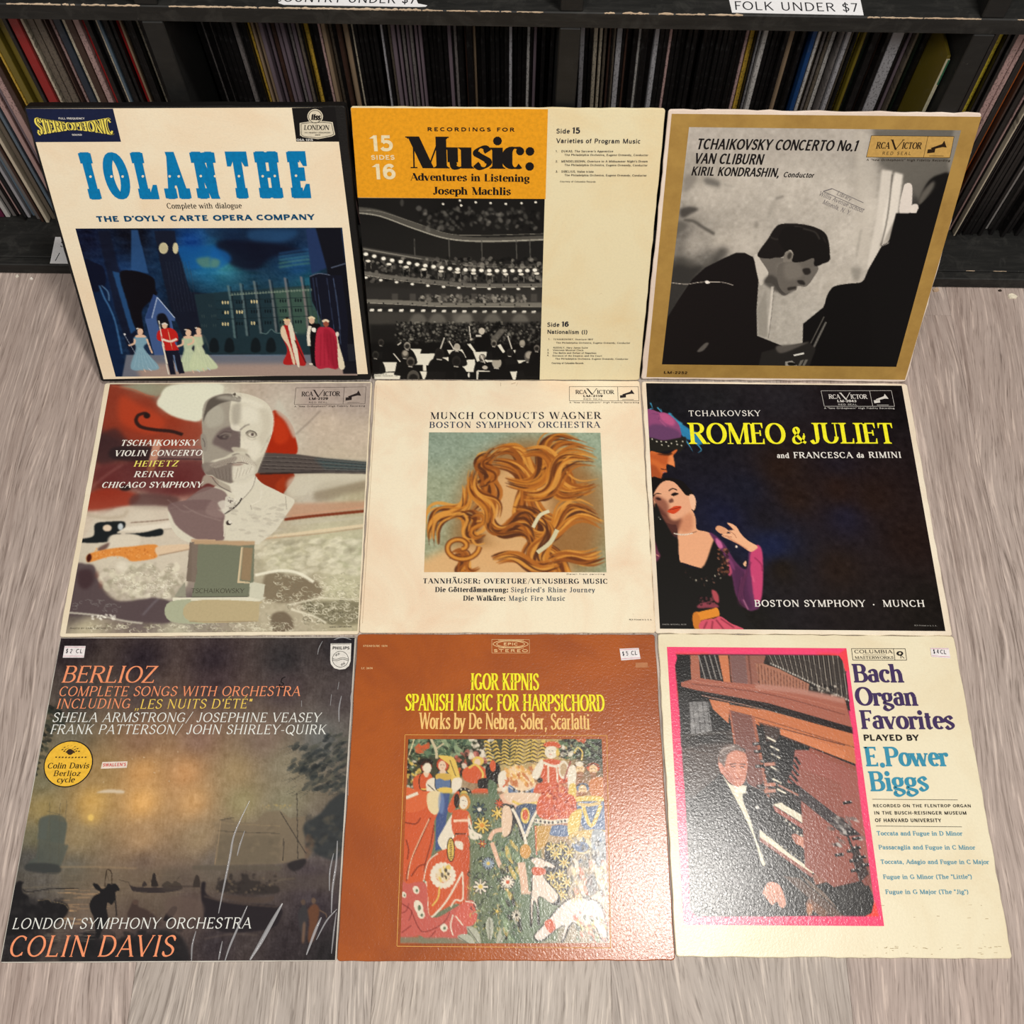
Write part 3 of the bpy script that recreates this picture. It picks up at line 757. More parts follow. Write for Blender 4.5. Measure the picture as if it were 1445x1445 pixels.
P.poly('1060 210 1300 200 1445 190 1445 330 1200 420 1110 330', (16, 84, 150), .75, 14); P.poly('1240 320 1380 300 1445 330 1445 380 1300 395', (120, 150, 96), .55, 12)
P.sharp('125 48 190 300 260 330 420 500 600 1380 500 1395', (10, 30, 62), .8, 8); P.sharp('330 60 440 60 660 900 780 1250 640 1200 500 800', (16, 18, 34), .75, 8)
P.sharp('640 50 700 50 800 450 700 440 640 420', (44, 84, 136), .8, 4); P.sharp('470 430 560 450 700 950 640 1000', (40, 88, 142), .75, 4)
P.poly('215 320 300 350 380 390 410 480 400 560 330 620 290 600 240 470', (10, 14, 34), .9, 4); P.line('350 560 400 680 440 750 500 900 560 1180', 16, (70, 120, 170), .8, 3); P.line('370 560 430 620 440 700', 10, (120, 160, 196), .8, 2)
P.poly('545 430 660 425 760 450 850 500 865 600 880 640 800 720 740 800 760 1000 720 1010 660 900 600 700 545 520', (12, 8, 14), .95, 3)
P.sharp('850 60 1040 60 1060 210 1100 330 1180 620 1400 640 1445 900 1445 1180 1180 1180 1000 760 930 480', (20, 24, 40), .92, 3)
P.ell(937, 220, 42, 52, (206, 198, 160)); P.ell(1047, 220, 26, 52, (206, 198, 160)); P.ell(937, 220, 34, 43, (180, 172, 138), .6)
for x in range(960, 1180, 30): P.line('%d 340 %d 800' % (x, x+80), 4, (50, 58, 76), .5, 1)
for q in ('1290 840', '1310 842', '1380 840', '1400 836', '1415 836', '1290 925', '1310 925', '1330 928', '1395 925', '1415 925', '1355 745', '1375 748'):
    x, y = nums(q); P.ell(x, y, 5, 15, (224, 214, 180), .9)
P.sharp('845 640 880 660 1045 860 1040 885 1010 880 1130 1370 900 1370 770 870 770 850', (64, 90, 140)); P.sharp('845 640 875 660 830 860 772 862', (44, 68, 118)); P.line('880 668 830 860', 7, (180, 196, 220), 1, 0, False); P.line('880 668 1040 855', 8, (190, 204, 226), 1, 0, False)
P.poly('875 850 920 812 965 840 1000 960 1040 1350 980 1360 910 1000', (14, 14, 20), .95, 2)
V(300, 320, 6.568)
P.sharp('-780 1190 1010 1190 1220 1260 1340 1260 1350 1400 -820 1400', (108, 112, 124), 1, 5); P.sharp('-700 1270 1340 1270 1352 1400 -650 1400', (178, 150, 134), .8, 24); P.line('0 1195 640 1195', 10, (90, 120, 150), .6, 3)
V(90, 320, 6.568)
def dancer(x, y, dress, hem, skin=(224, 188, 160)):
    P.poly([x-20, y+90, x+70, y+85, x+95, y+140, x+60, y+200, x+200, y+370, x+70, y+390, x-60, y+375, x-15, y+200, x-35, y+130], dress, .95, 2)
    for k in range(6): P.line([x+10+k*9, y+190, x-30+k*42, y+370], 5, hem, .5, 1)
    P.line([x-25, y+110, x-30, y+150, x-80, y+170], 18, skin); P.line([x+85, y+110, x+110, y+180, x+135, y+240], 16, skin)
    P.ell(x+25, y+45, 26, 34, skin); P.poly([x-5, y+75, x+60, y+75, x+75, y+95, x-15, y+95], skin); P.line([x-15, y+22, x+20, y+8, x+50, y+20], 14, (30, 20, 18)); P.line([x-10, y+20, x+10, y+14], 10, (230, 226, 214)); P.line([x+60, y+380, x+75, y+410], 9, skin); P.line([x+100, y+375, x+130, y+400], 8, (190, 200, 210))
dancer(700, 935, (128, 168, 186), (170, 200, 210)); P.line('580 1005 690 1190', 5, (150, 160, 175)); P.ell(583, 1003, 9, 9, (240, 240, 240))
dancer(1140, 945, (190, 205, 170), (220, 226, 196)); dancer(1235, 930, (198, 210, 172), (222, 228, 196))
P.poly('885 980 940 950 1010 950 1060 990 1070 1060 1040 1080 1075 1150 960 1150 940 1080 880 1050', (190, 34, 30)); P.line('975 960 1020 1140', 6, (220, 160, 120)); P.line('930 1050 1000 1068 1060 1045', 22, (230, 214, 196)); P.ell(948, 925, 24, 28, (224, 190, 160)); P.line('920 915 948 905 975 918', 12, (226, 222, 214)); P.line('895 880 960 1250 985 1365', 9, (224, 220, 206)); P.line('930 1080 970 1270', 18, (226, 218, 200))
P.sharp('950 1150 1075 1148 1130 1355 1080 1360 1020 1220 1050 1365 1000 1368', (22, 24, 40)); P.line('1030 1190 1060 1340', 12, (120, 150, 190), .8)
V(300, 320, 6.568)
P.poly('0 30 870 30 880 120 500 190 200 150 0 110', (22, 44, 72), .5, 14); P.poly('350 60 780 50 700 150 400 170', (40, 84, 130), .6, 16); P.poly('60 150 600 180 880 260 560 300 400 420 160 360', (12, 16, 34), .85, 18)
P.poly('0 230 130 250 180 330 80 400 0 400', (20, 90, 160), .8, 14); P.poly('0 320 70 330 60 390 0 395', (110, 150, 110), .6, 10)
for y, col in ((270, (50, 110, 150)), (300, (70, 130, 140)), (330, (90, 140, 120)), (365, (80, 130, 110)), (240, (40, 90, 140)), (400, (20, 60, 90))): P.line('620 %d 760 %d 910 %d' % (y+30, y+8, y-10), 14, col, .7, 6)
P.sharp('870 40 960 40 1080 380 1060 400 920 460', (34, 52, 92), .95, 2); P.sharp('960 25 1195 20 1350 1365 1200 1365 1060 400', (16, 16, 24), .95, 3)
P.sharp('900 480 985 450 1090 465 1200 470 1250 900 1240 1250 1180 1250 920 700', (18, 20, 34)); P.line('900 480 985 452 1090 466', 8, (90, 100, 120)); P.line('1100 400 1235 360', 10, (80, 90, 110))
for x in (930, 960, 1060, 1120): P.line('%d 490 %d 960' % (x, x+60), 6, (60, 74, 104), .8, 1)
P.sharp('-160 640 900 560 935 860 960 1180 -60 1185', (30, 50, 58), .9, 4); P.sharp('560 600 900 580 930 850 860 1000 640 1000', (66, 92, 78), .8, 14)
for x, y in ((150, 560), (262, 540), (388, 520), (530, 505), (672, 490), (822, 480)):
    P.line([x, y, x+30, y+200, x+60, y+480], 20, (86+int(x*.06), 120, 122), .8, 2)
    P.line([x+22, y+10, x+50, y+200, x+80, y+480], 8, (14, 20, 28), .8, 2)
for y in (700, 780, 870): P.line('40 %d 930 %d' % (y, y-30), 6, (20, 34, 40), .8, 1)
P.line('160 650 900 600', 8, (120, 136, 124), .7)
for x in range(180, 920, 26): P.sharp([x, 640-x*.055, x+13, 640-x*.055, x+13, 662-x*.055, x, 662-x*.055], (130, 146, 130), .6)
r_ = random.Random(3)
for yy in (720, 810, 915):
    for x0 in (100, 230, 365, 490, 630, 770):
        lit = (x0 < 420 and r_.random() < .6)
        for k in range(3): P.ell(x0+k*24, yy-x0*.03, 7, 17, (236, 216, 160) if lit and r_.random() < .85 else (12, 20, 26), .9)
for x in (20, 160, 400, 540): P.poly([x-40, 1160, x-36, 1070, x, 1035, x+36, 1070, x+40, 1160], (12, 18, 22), .8, 3)
P.line('450 990 500 1000 545 960 600 995 780 990', 8, (100, 126, 126), .8)
P.poly('640 940 700 920 740 960 760 1000 860 1270 760 1280 650 1270 690 1150 640 1020', (172, 32, 32)); P.poly('630 960 660 930 700 1050 760 1250 740 1270 700 1120 640 1030', (224, 200, 170)); P.poly('700 930 740 930 800 1270 770 1262', (226, 218, 196)); P.line('760 1060 800 1150 860 1265', 12, (90, 20, 24)); P.ell(690, 895, 26, 30, (216, 180, 150)); P.line('658 880 690 868 720 882', 18, (226, 200, 150)); P.ell(690, 860, 14, 8, (40, 20, 20))
P.poly('890 920 960 910 1000 950 1000 1270 920 1280 900 1150', (16, 12, 16)); P.line('900 930 885 1010 890 1110', 30, (230, 222, 205)); P.ell(917, 880, 26, 32, (214, 180, 152)); P.line('888 862 915 848 945 865', 18, (232, 214, 176)); P.poly('915 950 950 950 950 985 920 980', (240, 235, 225)); P.ell(905, 1275, 18, 8, (226, 218, 200))
P.poly('960 980 1040 940 1110 960 1150 1050 1160 1300 1060 1310 950 1290', (176, 40, 62)); P.poly('1030 960 1110 1000 1160 1150 1165 1300 1100 1300 1040 1100', (140, 24, 44), .6, 6)
for k in range(5): P.line([1000+k*28, 1000, 990+k*40, 1290], 6, (120, 18, 34), .6, 2)
P.poly('1145 1000 1165 1100 1215 1300 1160 1305 1150 1100', (226, 214, 186)); P.ell(1048, 910, 26, 30, (150, 80, 60)); P.line('1015 892 1045 878 1075 892', 22, (234, 216, 186)); P.ell(1150, 1005, 16, 22, (226, 214, 200))
P.sharp('1240 1095 1320 1095 1330 1250 1250 1250', (36, 38, 46), .8); P.line('1120 500 1160 760 1180 1100', 8, (70, 84, 110), .7)
V(0, 0, 1); P.done()

# ================================================================== 1: teaching record, orange block
m1 = card('pale_yellow_card', (232, 220, 182), (226, 190, 130), .45)
c = make_cover(1, 'record_sleeve', 'orange and cream sleeve with a black and white concert hall photo', 'record', m1, t=.0032, group='records laid out for sale')
c.shape('494.8 151 774 154 770.6 281 504.8 278.5', (234, 160, 30), 'colour_block', z=ZP, label='orange block')
c.view(490, 140, 6.283)
m = c.begin(); c.text(T_SB, '15', '215 457', '405 457', 142, 0, merge=m); c.text(T_SB, 'SIDES', '213 533', '424 533', 42, 0, merge=m); c.text(T_SB, '16', '238 708', '430 708', 138, 0, merge=m); c.end(m, (238, 222, 180), label='cream side numbers')
V = c.view; V(0, 0, 1)
m = c.begin(); c.text(T_SBW, 'RECORDINGS FOR', '603.5 184.5', '727 185.5', 5.6, 0, merge=m); c.end(m, BLK)
V(490, 140, 6.283)
c.text(T_BOD, 'Music:', '556 608', '1672 618', 282, BLK, 'title_lettering')
V(0, 0, 1)
m = c.begin(); c.text(T_BODT, 'Adventures in Listening', '580 254.2', '748 256.6', 10.5, 0, merge=m); c.text(T_BODT, 'Joseph Machlis', '612 274', '721.5 275.2', 10.8, 0, merge=m); c.end(m, BLK)
V(720, 140, 6.283); DK = (30, 32, 44)
m = c.begin(); c.text(T_SANS, 'Side', '413 303', '532 304', 43, 0, merge=m); c.text(T_SB, '15', '555 304', '620 305', 54, 0, merge=m)
c.text(T_SANS, 'Varieties of Program Music', '413 388', '1155 395', 42, 0, merge=m)
for y, n_, a, b, l1, xe in ((470, '1.', 'DUKAS, The Sorcerer\'s Apprentice', 'The Philadelphia Orchestra, Eugene Ormandy, Conductor', 915, 1225), (560, '2.', 'MENDELSSOHN, Overture to A Midsummer Night\'s Dream', 'The Philadelphia Orchestra, Eugene Ormandy, Conductor', 1220, 1218), (650, '3.', 'SIBELIUS, Valse triste', 'The Philadelphia Orchestra, Eugene Ormandy, Conductor', 742, 1212)):
    c.text(T_SANS, n_, [408, y], [428, y], 18, 0, merge=m); c.text(T_TINY, a, [458, y], [l1, y+2], 19, 0, merge=m); c.text(T_TINY, b, [486, y+32], [xe, y+36], 18, 0, merge=m)
c.text(T_TINY, 'Courtesy of Columbia Records', '446 736', '760 739', 14, 0, merge=m)
V(750, 340, 6.57)
c.text(T_SANS, 'Side', '150 795', '262 795', 40, 0, merge=m); c.text(T_SB, '16', '284 794', '346 794', 48, 0, merge=m); c.text(T_SANS, 'Nationalism (I)', '150 860', '520 862', 38, 0, merge=m)
for t_, xa, xb, y in (('1.', 160, 178, 916), ('TCHAIKOVSKY, Overture 1812', 206, 572, 918), ('The Philadelphia Orchestra, Eugene Ormandy, Conductor', 232, 915, 950), ('KODALY, Hary Janos Suite', 206, 525, 995), ('2.', 152, 168, 1016), ('Viennese Musical Clock', 204, 485, 1018), ('3.', 152, 168, 1042), ('The Battle and Defeat of Napoleon', 204, 604, 1044), ('4.', 150, 168, 1066), ('Entrance of the Emperor and His Court', 200, 655, 1070), ('The Philadelphia Orchestra, Eugene Ormandy, Conductor', 225, 898, 1098), ('Courtesy of Columbia Records', 192, 485, 1138)):
    c.text(T_TINY, t_, [xa, y], [xb, y], 15, 0, merge=m)
c.end(m, DK)
V(0, 0, 1); P = Canvas(c, '505 278.6 770.4 281.1 761.4 535.6 528 535.6')
P.base('520 290 26 25 24 640 300 22 21 20 760 300 24 23 22 520 340 30 29 28 640 350 34 33 31 750 360 30 29 28 530 440 48 46 43 640 440 56 54 50 750 440 60 58 54 600 480 30 29 27 700 480 36 35 33 560 520 22 21 20 740 520 22 21 20')
V(490, 140, 6.283)
P.line('100 980 300 1010 600 1120 900 1220 1250 1250 1800 1230', 46, (88, 85, 78), .9, 3); P.line('100 1010 300 1040 600 1150 900 1240 1250 1262 1800 1245', 12, (170, 166, 152), .9, 1); P.line('100 985 300 1000 600 1095 900 1195 1200 1208 1760 1195', 5, (140, 136, 124), .8)
for x, y in ((855, 932), (1003, 902), (1015, 945), (1143, 917), (1275, 924), (1410, 932), (1548, 925), (1672, 917)): P.ell(x, y, 11, 10, (235, 230, 215))
P.ell(640, 970, 26, 24, (90, 88, 84), .8, 4); P.ell(490, 920, 16, 34, (70, 68, 64), .8, 4)
P.dabs('650 970 1700 1160', 170, [(90, 88, 82), (60, 58, 55), (130, 126, 118), (14, 14, 14)], 14, 1.6, .6, None, 2, 4)
for x in (600, 905, 1195, 1500, 1620): P.line([x, 1240, x+6, 1420], 9, (92, 90, 84), .8, 1)
V(500, 340, 5.16)
P.line('65 60 300 100 600 140 900 178 1380 185', 30, (78, 75, 70), .9, 4)
P.line('70 60 300 100 600 150 900 186 1380 192', 8, (150, 146, 134), .8, 1)
R1 = [(88, 98), (150, 113), (217, 130), (280, 142), (342, 153), (402, 163), (462, 173), (521, 181), (582, 189), (641, 196), (700, 203), (757, 208), (814, 212), (872, 215), (929, 216), (986, 217), (1042, 218), (1098, 218), (1154, 218), (1208, 218), (1262, 217), (1316, 213)]
P.dabs('90 130 1370 300', 420, [(96, 92, 86), (60, 58, 54), (20, 20, 19), (150, 145, 134), (12, 12, 12)], 13, 1.3, .75, None, 1, 5)
for x, y in ((105, 148), (257, 171), (383, 191), (512, 208), (636, 222), (756, 230), (872, 238), (988, 243), (1105, 243), (1217, 243), (1330, 238)):
    P.ell(x, y, 19, 9, (236, 230, 214)); P.line([x-22, y+10, x-20, y+60], 5, (140, 136, 126), .6); P.line([x+22, y+10, x+20, y+60], 5, (160, 154, 142), .6)
for x, y in R1: P.ell(x, y, 22, 18, (120, 116, 106), .6, 4); P.ell(x, y, 16, 12, (250, 246, 232))
P.line('70 235 300 268 600 300 900 325 1370 322', 30, (112, 108, 100), .9, 2); P.line('70 248 300 285 600 318 900 338 1370 334', 5, (180, 174, 160), .8)
for x in range(90, 1370, 100): P.ell(x, 262+min(x, 900)*.068, 5, 7, (30, 30, 30))
for x, y in ((88, 268), (197, 287), (312, 302), (427, 316), (540, 327), (654, 335), (765, 342), (875, 347), (985, 349), (1092, 350), (1196, 350), (1302, 348)): P.ell(x, y, 18, 13, (84, 80, 74), .8, 4); P.ell(x, y, 13, 8, (244, 240, 226))
P.sharp('75 340 1370 372 1370 445 85 420', (50, 48, 46), .6, 8); P.dabs('480 400 1260 445', 170, [(190, 184, 170), (110, 106, 98), (30, 30, 29), (150, 145, 134)], 10, 1.2, .8, None, 1, 6)
for x in (300, 430, 540, 655, 765, 875, 985, 1095, 1200, 1310): P.sharp([x-22, 385, x+22, 385, x+22, 440, x-22, 440], (90, 86, 80), .6, 3)
P.line('85 440 400 450 700 466 1365 462', 32, (124, 120, 110), .95, 2); P.line('85 452 400 466 700 480 1365 478', 5, (186, 180, 166), .8); P.sharp('90 480 1365 488 1365 520 95 520', (30, 30, 29), .7, 4)
for x in range(110, 1340, 106): P.ell(x, 452+x*.012, 6, 6, (34, 33, 31))
for x, y in ((133, 506), (190, 507), (268, 507), (347, 508), (427, 509), (506, 510), (583, 511), (657, 513), (732, 514), (805, 515), (879, 516), (951, 517), (1023, 517), (1095, 517), (1166, 517), (1238, 517), (1307, 518)): P.ell(x, y, 20, 14, (110, 106, 98), .6, 4); P.sharp([x-12, y-8, x+17, y-10, x+12, y+8, x-17, y+8], (250, 246, 232))
P.sharp('100 520 1362 520 1355 640 110 640', (70, 67, 62), .7, 12); P.sharp('720 530 860 530 850 620 720 620', (120, 116, 108), .6, 12)
for x in (470, 610, 810, 1010, 1210): P.poly([x-60, 600, x-40, 545, x, 530, x+40, 545, x+60, 600], (134, 130, 120), .5, 8)
P.sharp('115 610 1360 590 1355 760 130 750', (26, 25, 24), .85, 8); P.dabs('300 590 1360 760', 900, [(100, 97, 90), (60, 58, 54), (16, 16, 16), (150, 146, 134), (10, 10, 10)], 8, 1.1, .7, None, 0, 8)
P.sharp('970 745 1060 640 1110 645 1010 770', (104, 100, 92), .85, 3); P.sharp('1050 590 1080 600 960 720 950 700', (12, 12, 12), .8, 4)
P.sharp('110 740 1360 740 1345 1015 140 1012', (16, 15, 15), .9, 14)
PAP = (236, 232, 216)
for q in ('195 885 378 882 300 950 185 958', '438 822 592 820 560 905 440 902', '415 785 495 788 480 830 430 820', '150 958 378 958 370 1012 150 1010', '480 950 750 953 745 1012 500 1012', '780 868 880 862 893 955 800 950', '870 808 1005 806 1015 880 900 884', '680 795 790 790 820 850 700 830', '1095 855 1240 840 1255 880 1110 905', '1160 795 1240 778 1265 830 1190 850', '1135 945 1230 940 1255 1010 1160 1012', '825 750 850 748 890 805 875 810', '1045 760 1068 750 1100 805 1085 815', '175 810 215 808 205 860 180 860', '630 848 690 846 690 880 660 878', '505 905 528 905 528 945 505 945', '1250 985 1335 985 1335 995 1250 995'): P.sharp(q, PAP, .97)
def player(x, y, s_=1., head=(60, 56, 52), bald=False):
    P.poly([x-80*s_, y+130*s_, x-60*s_, y+50*s_, x-10*s_, y+25*s_, x+50*s_, y+45*s_, x+90*s_, y+130*s_, x+70*s_, y+170*s_, x-80*s_, y+170*s_], (18, 17, 17), .97)
    P.ell(x, y, 30*s_, 36*s_, head); P.ell(x, y+(-8 if bald else 4)*s_, 22*s_, 22*s_, (170, 162, 148) if bald else (26, 24, 23), .9, 2)
    P.line([x-18*s_, y+34*s_, x+14*s_, y+38*s_], 7*s_, (206, 200, 188), .9)
for a in ((200, 740, .7), (390, 765, .8, (150, 144, 132), 0), (375, 825, .9, (70, 66, 60), 1), (415, 880, 1., (90, 84, 76), 0), (625, 820, 1.2, (34, 32, 30)), (752, 775, .8, (190, 184, 170), 1), (748, 875, 1.1, (40, 38, 36)), (935, 850, .8, (60, 56, 52), 1), (1040, 885, 1.15, (170, 164, 150), 1), (1020, 745, .7, (130, 124, 112)), (1225, 745, .7, (140, 134, 122), 1), (1275, 840, 1.2, (90, 86, 80), 1), (1135, 810, .8, (40, 38, 36)), (1330, 780, .7, (110, 104, 96)), (160, 830, .8, (50, 48, 44)), (435, 995, 1.5, (80, 76, 70), 0)): player(*a)
P.poly('880 770 890 700 920 680 970 680 1000 740 960 790', (16, 15, 15)); P.ell(932, 655, 22, 26, (200, 192, 176)); P.line('908 640 932 628 955 640', 8, (30, 28, 26)); P.line('840 620 850 705', 7, (214, 208, 194)); P.ell(855, 715, 10, 9, (190, 182, 168)); P.line('890 690 930 690', 16, (214, 208, 196))
for q in ('660 705 632 785', '695 730 730 790', '1120 690 1150 785', '290 820 340 880', '925 830 955 890', '320 760 345 740'): P.line(q, 8, (220, 214, 200))
P.sharp('893 1010 893 950 905 940 990 945 990 952 910 950 903 1010', (210, 205, 192)); P.ell(838, 975, 7, 18, (230, 226, 214)); P.ell(955, 920, 20, 14, (190, 182, 168))
m = c.begin()
for y, t_, xe in ((962, 'Courtesy of NASSAU AND', 292), (975, 'Orchestra of', 240), (988, 'Sandor Associates, Inc.', 322)): c.text(T_TINY, t_, [152, y], [xe, y], 8, 0, merge=m)
c.end(m, (40, 38, 36), 'small_print')
V(0, 0, 1); P.done()

# ================================================================== 2: gold framed piano concerto
m2 = card('white_card_edge', (236, 220, 206), (170, 130, 100), .35)
c = make_cover(2, 'record_sleeve', 'gold-bordered sleeve with a black and white photo of a pianist', 'record', m2, t=.0028, group='records laid out for sale', wear=.0007)
V = c.view
g = c.shape('948.5 159 1383.4 166.5 1279 534.5 911.5 533', (176, 138, 66), 'gold_border', z=.0001, label='metallic gold border')
gt = NT('gold_print'); gv = gt.coords()
gt.b.inputs['Metallic'].default_value = .35
gt.bump(gt.noise(gv, 60, 4), .15, .0008)
g.data.materials[0] = gt.fin(gt.mix(gt.ramp(gt.noise(gv, 22, 5, .7), [(.4, BL), (.75, (.6,)*3)]), rgba((196, 156, 82)), rgba((150, 112, 52))), .38, .5)
P = Canvas(c, '973.2 178.5 1357.3 184.5 1264.5 518 934 512.7')
P.base('''980 190 186 178 168 1100 190 180 172 162 1200 190 186 178 168 1250 190 120 115 108 1340 190 96 92 86 980 240 170 163 152 1000 270 196 188 176 1050 250 198 190 178 1120 260 200 192 180 1180 270 204 196 184
 960 330 120 115 108 980 340 170 163 153 1020 340 190 182 170 1200 330 206 198 186 1230 300 206 198 186 955 380 74 72 68 1000 365 110 106 100 1050 340 196 188 176 1180 400 196 188 176 1140 440 190 183 172 1120 470 184 177 166 1230 350 200 192 180 1310 230 110 106 98 1330 260 30 29 27 1300 300 26 25 24 950 440 60 58 55''')
P.noise(5, 5); P.noise(2.5, 1.5)
V(930, 140, 6.02)
P.poly('225 640 330 640 300 720 240 780 215 760', (130, 124, 116), .7, 14); P.poly('400 660 520 690 520 740 460 730 400 710', (104, 100, 94), .85, 12); P.line('560 720 650 740', 12, (150, 144, 134), .6, 8)
P.poly('185 930 260 905 345 925 280 965 200 1000', (70, 66, 62), .9, 9); P.line('215 1020 300 1030 380 1080 480 1140', 24, (84, 80, 74), .85, 8); P.poly('170 1030 250 1060 200 1120 150 1140', (96, 92, 86), .8, 12); P.poly('160 1250 220 1240 200 1290 155 1300', (110, 105, 98), .7, 12)
P.line('1000 840 1070 820', 22, (130, 124, 116), .7, 8); P.line('1000 850 960 930 940 1010', 30, (150, 144, 134), .5, 12); P.ell(835, 1060, 18, 34, (130, 124, 115), .6, 10, 20); P.line('330 1150 450 1200', 20, (150, 144, 134), .5, 10)
P.poly('140 1350 280 1370 420 1400 520 1250 600 1290 480 1420 380 1560 100 1700', (70, 67, 63), .75, 22)
V(890, 320, 6.02)
P.poly('370 330 520 340 620 330 540 440 430 600 300 800 310 600', (52, 50, 48), .85, 16)
P.sharp('260 1170 300 790 420 600 530 440 640 340 800 260 900 215 980 215 1050 250 1100 400 1080 700 1085 920 1300 1005 1290 1175', (26, 22, 22), 1, 1)
P.poly('1060 240 1110 250 1180 380 1120 490 1090 420', (206, 198, 186), 1, 1)
P.poly('1100 240 1230 240 1300 260 1445 260 1600 330 1560 430 1500 500 1420 500 1330 575 1280 560 1220 480 1150 460 1180 380', (110, 104, 97), 1, 1)
P.poly('1250 330 1340 300 1440 330 1420 420 1330 460', (140, 133, 124), .6, 14); P.poly('1140 470 1200 400 1300 470 1400 520 1330 570 1270 555', (64, 60, 56), .8, 10)
P.poly('1085 235 1180 90 1230 10 1290 -30 1445 -30 1580 0 1670 60 1700 180 1690 260 1620 320 1560 320 1520 240 1440 270 1390 290 1380 200 1350 195 1300 250 1240 255 1180 265', (30, 26, 25), 1, 1)
P.line('1195 80 1260 100 1330 40', 10, (80, 74, 68), .5, 4); P.line('1400 -10 1500 10 1600 60', 8, (90, 84, 78), .5, 4)
P.ell(1350, 260, 44, 64, (128, 121, 112), 1, 1, 18); P.ell(1360, 240, 18, 30, (50, 46, 42), .8, 3, 18); P.line('1320 220 1360 195 1390 220', 8, (180, 172, 160), .7, 1)
V(1110, 320, 6.02)
P.poly('60 290 150 290 240 250 260 310 220 340 210 390 165 400 170 470 150 485 110 470 90 500 95 530 40 545 0 560 -60 480 -60 320', (106, 100, 93), 1, 1)
P.poly('0 300 120 310 150 400 80 440 0 430', (132, 125, 116), .6, 12); P.poly('145 355 200 345 215 385 170 402', (36, 32, 30), .9, 4); P.poly('100 450 150 450 168 485 120 480', (30, 27, 25), .8, 3); P.poly('20 510 90 500 95 515 30 535', (40, 36, 33), .8, 3)
P.poly('0 0 150 0 200 0 290 60 320 85 350 90 355 180 380 240 370 285 310 310 245 320 240 260 150 290 60 290 70 220 40 190 0 200 -60 100', (26, 23, 22), 1, 1)
P.line('150 10 250 40 290 100', 10, (84, 78, 72), .6, 4); P.line('320 85 345 130', 6, (70, 65, 60), .6, 3)
V(1160, 140, 6.02)
P.poly('280 270 350 270 340 700 420 1300 330 1300 300 900', (186, 178, 166), .7, 20); P.sharp('330 280 440 280 480 700 380 1440 300 1300', (214, 206, 193), .5, 22)
P.sharp('440 265 1190 268 1090 640 1060 700 820 860 700 700 500 560', (104, 100, 93), .85, 14); P.sharp('1110 270 1180 270 1080 640 1060 560', (150, 144, 134), .7, 10)
P.sharp('510 600 600 610 570 900 480 1300 400 1445 390 1400 470 1000', (222, 214, 202), .9, 7); P.sharp('620 620 690 640 650 960 510 1240 520 1000', (232, 224, 212), .95, 5); P.line('600 640 560 1000 505 1240', 10, (80, 76, 70), .8, 4)
P.poly('820 880 900 700 1000 640 1080 650 1090 900 900 1000', (22, 20, 19), 1, 6); P.poly('815 880 850 790 940 700 950 740 900 820 840 890', (110, 105, 97), .85, 9); P.poly('660 960 690 760 720 715 760 725 768 800 750 960', (226, 216, 206), 1, 1); P.poly('750 960 765 900 800 888 818 910 810 960', (228, 218, 208), 1, 1)
P.sharp('630 965 800 965 830 900 1100 640 1190 268 1190 2300 -160 2300 -150 1900 20 1760 50 1690 310 1660 400 1440 510 1245 570 1220 575 1190 600 1100', (20, 18, 18), 1, 1)
P.line('510 1240 560 1215 575 1190', 4, (10, 10, 10))
V(1110, 320, 6.02)
P.poly('330 745 340 620 380 530 440 490 620 470 700 500 700 1200 300 1190 200 1000', (19, 17, 17), 1, 1); P.line('215 985 330 755', 10, (90, 86, 80)); P.line('240 1020 345 800', 20, (104, 100, 94)); P.line('228 1010 340 790', 8, (24, 22, 22))
P.sharp('-10 1010 200 970 260 1030 200 1190 -230 1190 -200 1060', (40, 37, 35), 1, 3); P.poly('-70 1005 100 990 200 970 120 1010 0 1060 -60 1060', (96, 90, 84), .9, 5); P.sharp('70 1080 160 1060 160 1075 75 1092', (230, 226, 216)); P.sharp('0 1140 60 1130 110 1180 0 1180', (150, 145, 136)); P.sharp('130 1130 160 1120 130 1175 110 1175', (110, 106, 98)); P.sharp('170 1120 195 1120 165 1175 145 1175', (110, 106, 98)); P.poly('20 1150 60 1145 100 1165 40 1175', (24, 22, 20))
P.line('45 540 90 560 60 620', 20, (150, 144, 134), .4, 10); P.poly('560 350 640 350 620 440 580 440', (130, 125, 116), .6, 12); P.line('600 250 640 20', 14, (150, 144, 134), .5, 8)
V(890, 320, 6.02)
P.line('1215 500 1200 700 1165 940', 22, (224, 216, 204), .8, 3); P.line('1228 520 1205 760 1180 940', 5, (110, 105, 98), .8, 1); P.sharp('1085 700 1160 520 1180 940 1095 915', (150, 144, 134), .8, 5)
P.line('340 468 480 482 600 465 780 465 880 490', 5, (216, 204, 190), .9); P.poly('640 455 665 453 680 470 650 478', (246, 238, 228)); P.poly('570 1055 640 985 670 990 620 1050', (112, 106, 100), .8, 2)
V(0, 0, 1); P.done(label=None)
c.shape('1230.5 191.5 1345.6 193.5 1340 223 1223.5 221.5', (196, 156, 86), 'maker_mark_ground', z=ZP+.0001)
rca_logo(c, '1230.5 191.5 1345.6 193.5 1340 223 1223.5 221.5', .685, '', (40, 26, 12), None)
V(930, 140, 6.02)
m = c.begin(); c.text(T_COND, 'TCHAIKOVSKY CONCERTO No.1', '318 416', '1685 440', 92, 0, merge=m); c.text(T_COND, 'VAN CLIBURN', '300 537', '885 550', 90, 0, merge=m); c.text(T_COND, 'KIRIL KONDRASHIN,', '275 638', '1025 655', 76, 0, merge=m); c.text(T_COND, 'Conductor', '1063 657', '1322 663', 46, 0, merge=m); c.end(m, BLK, 'title_lettering')
V(890, 320, 6.02); c.text(T_WIDE, 'LM-2252', '278 1250', '482 1253', 22, (50, 32, 14))
V(1160, 140, 6.02)
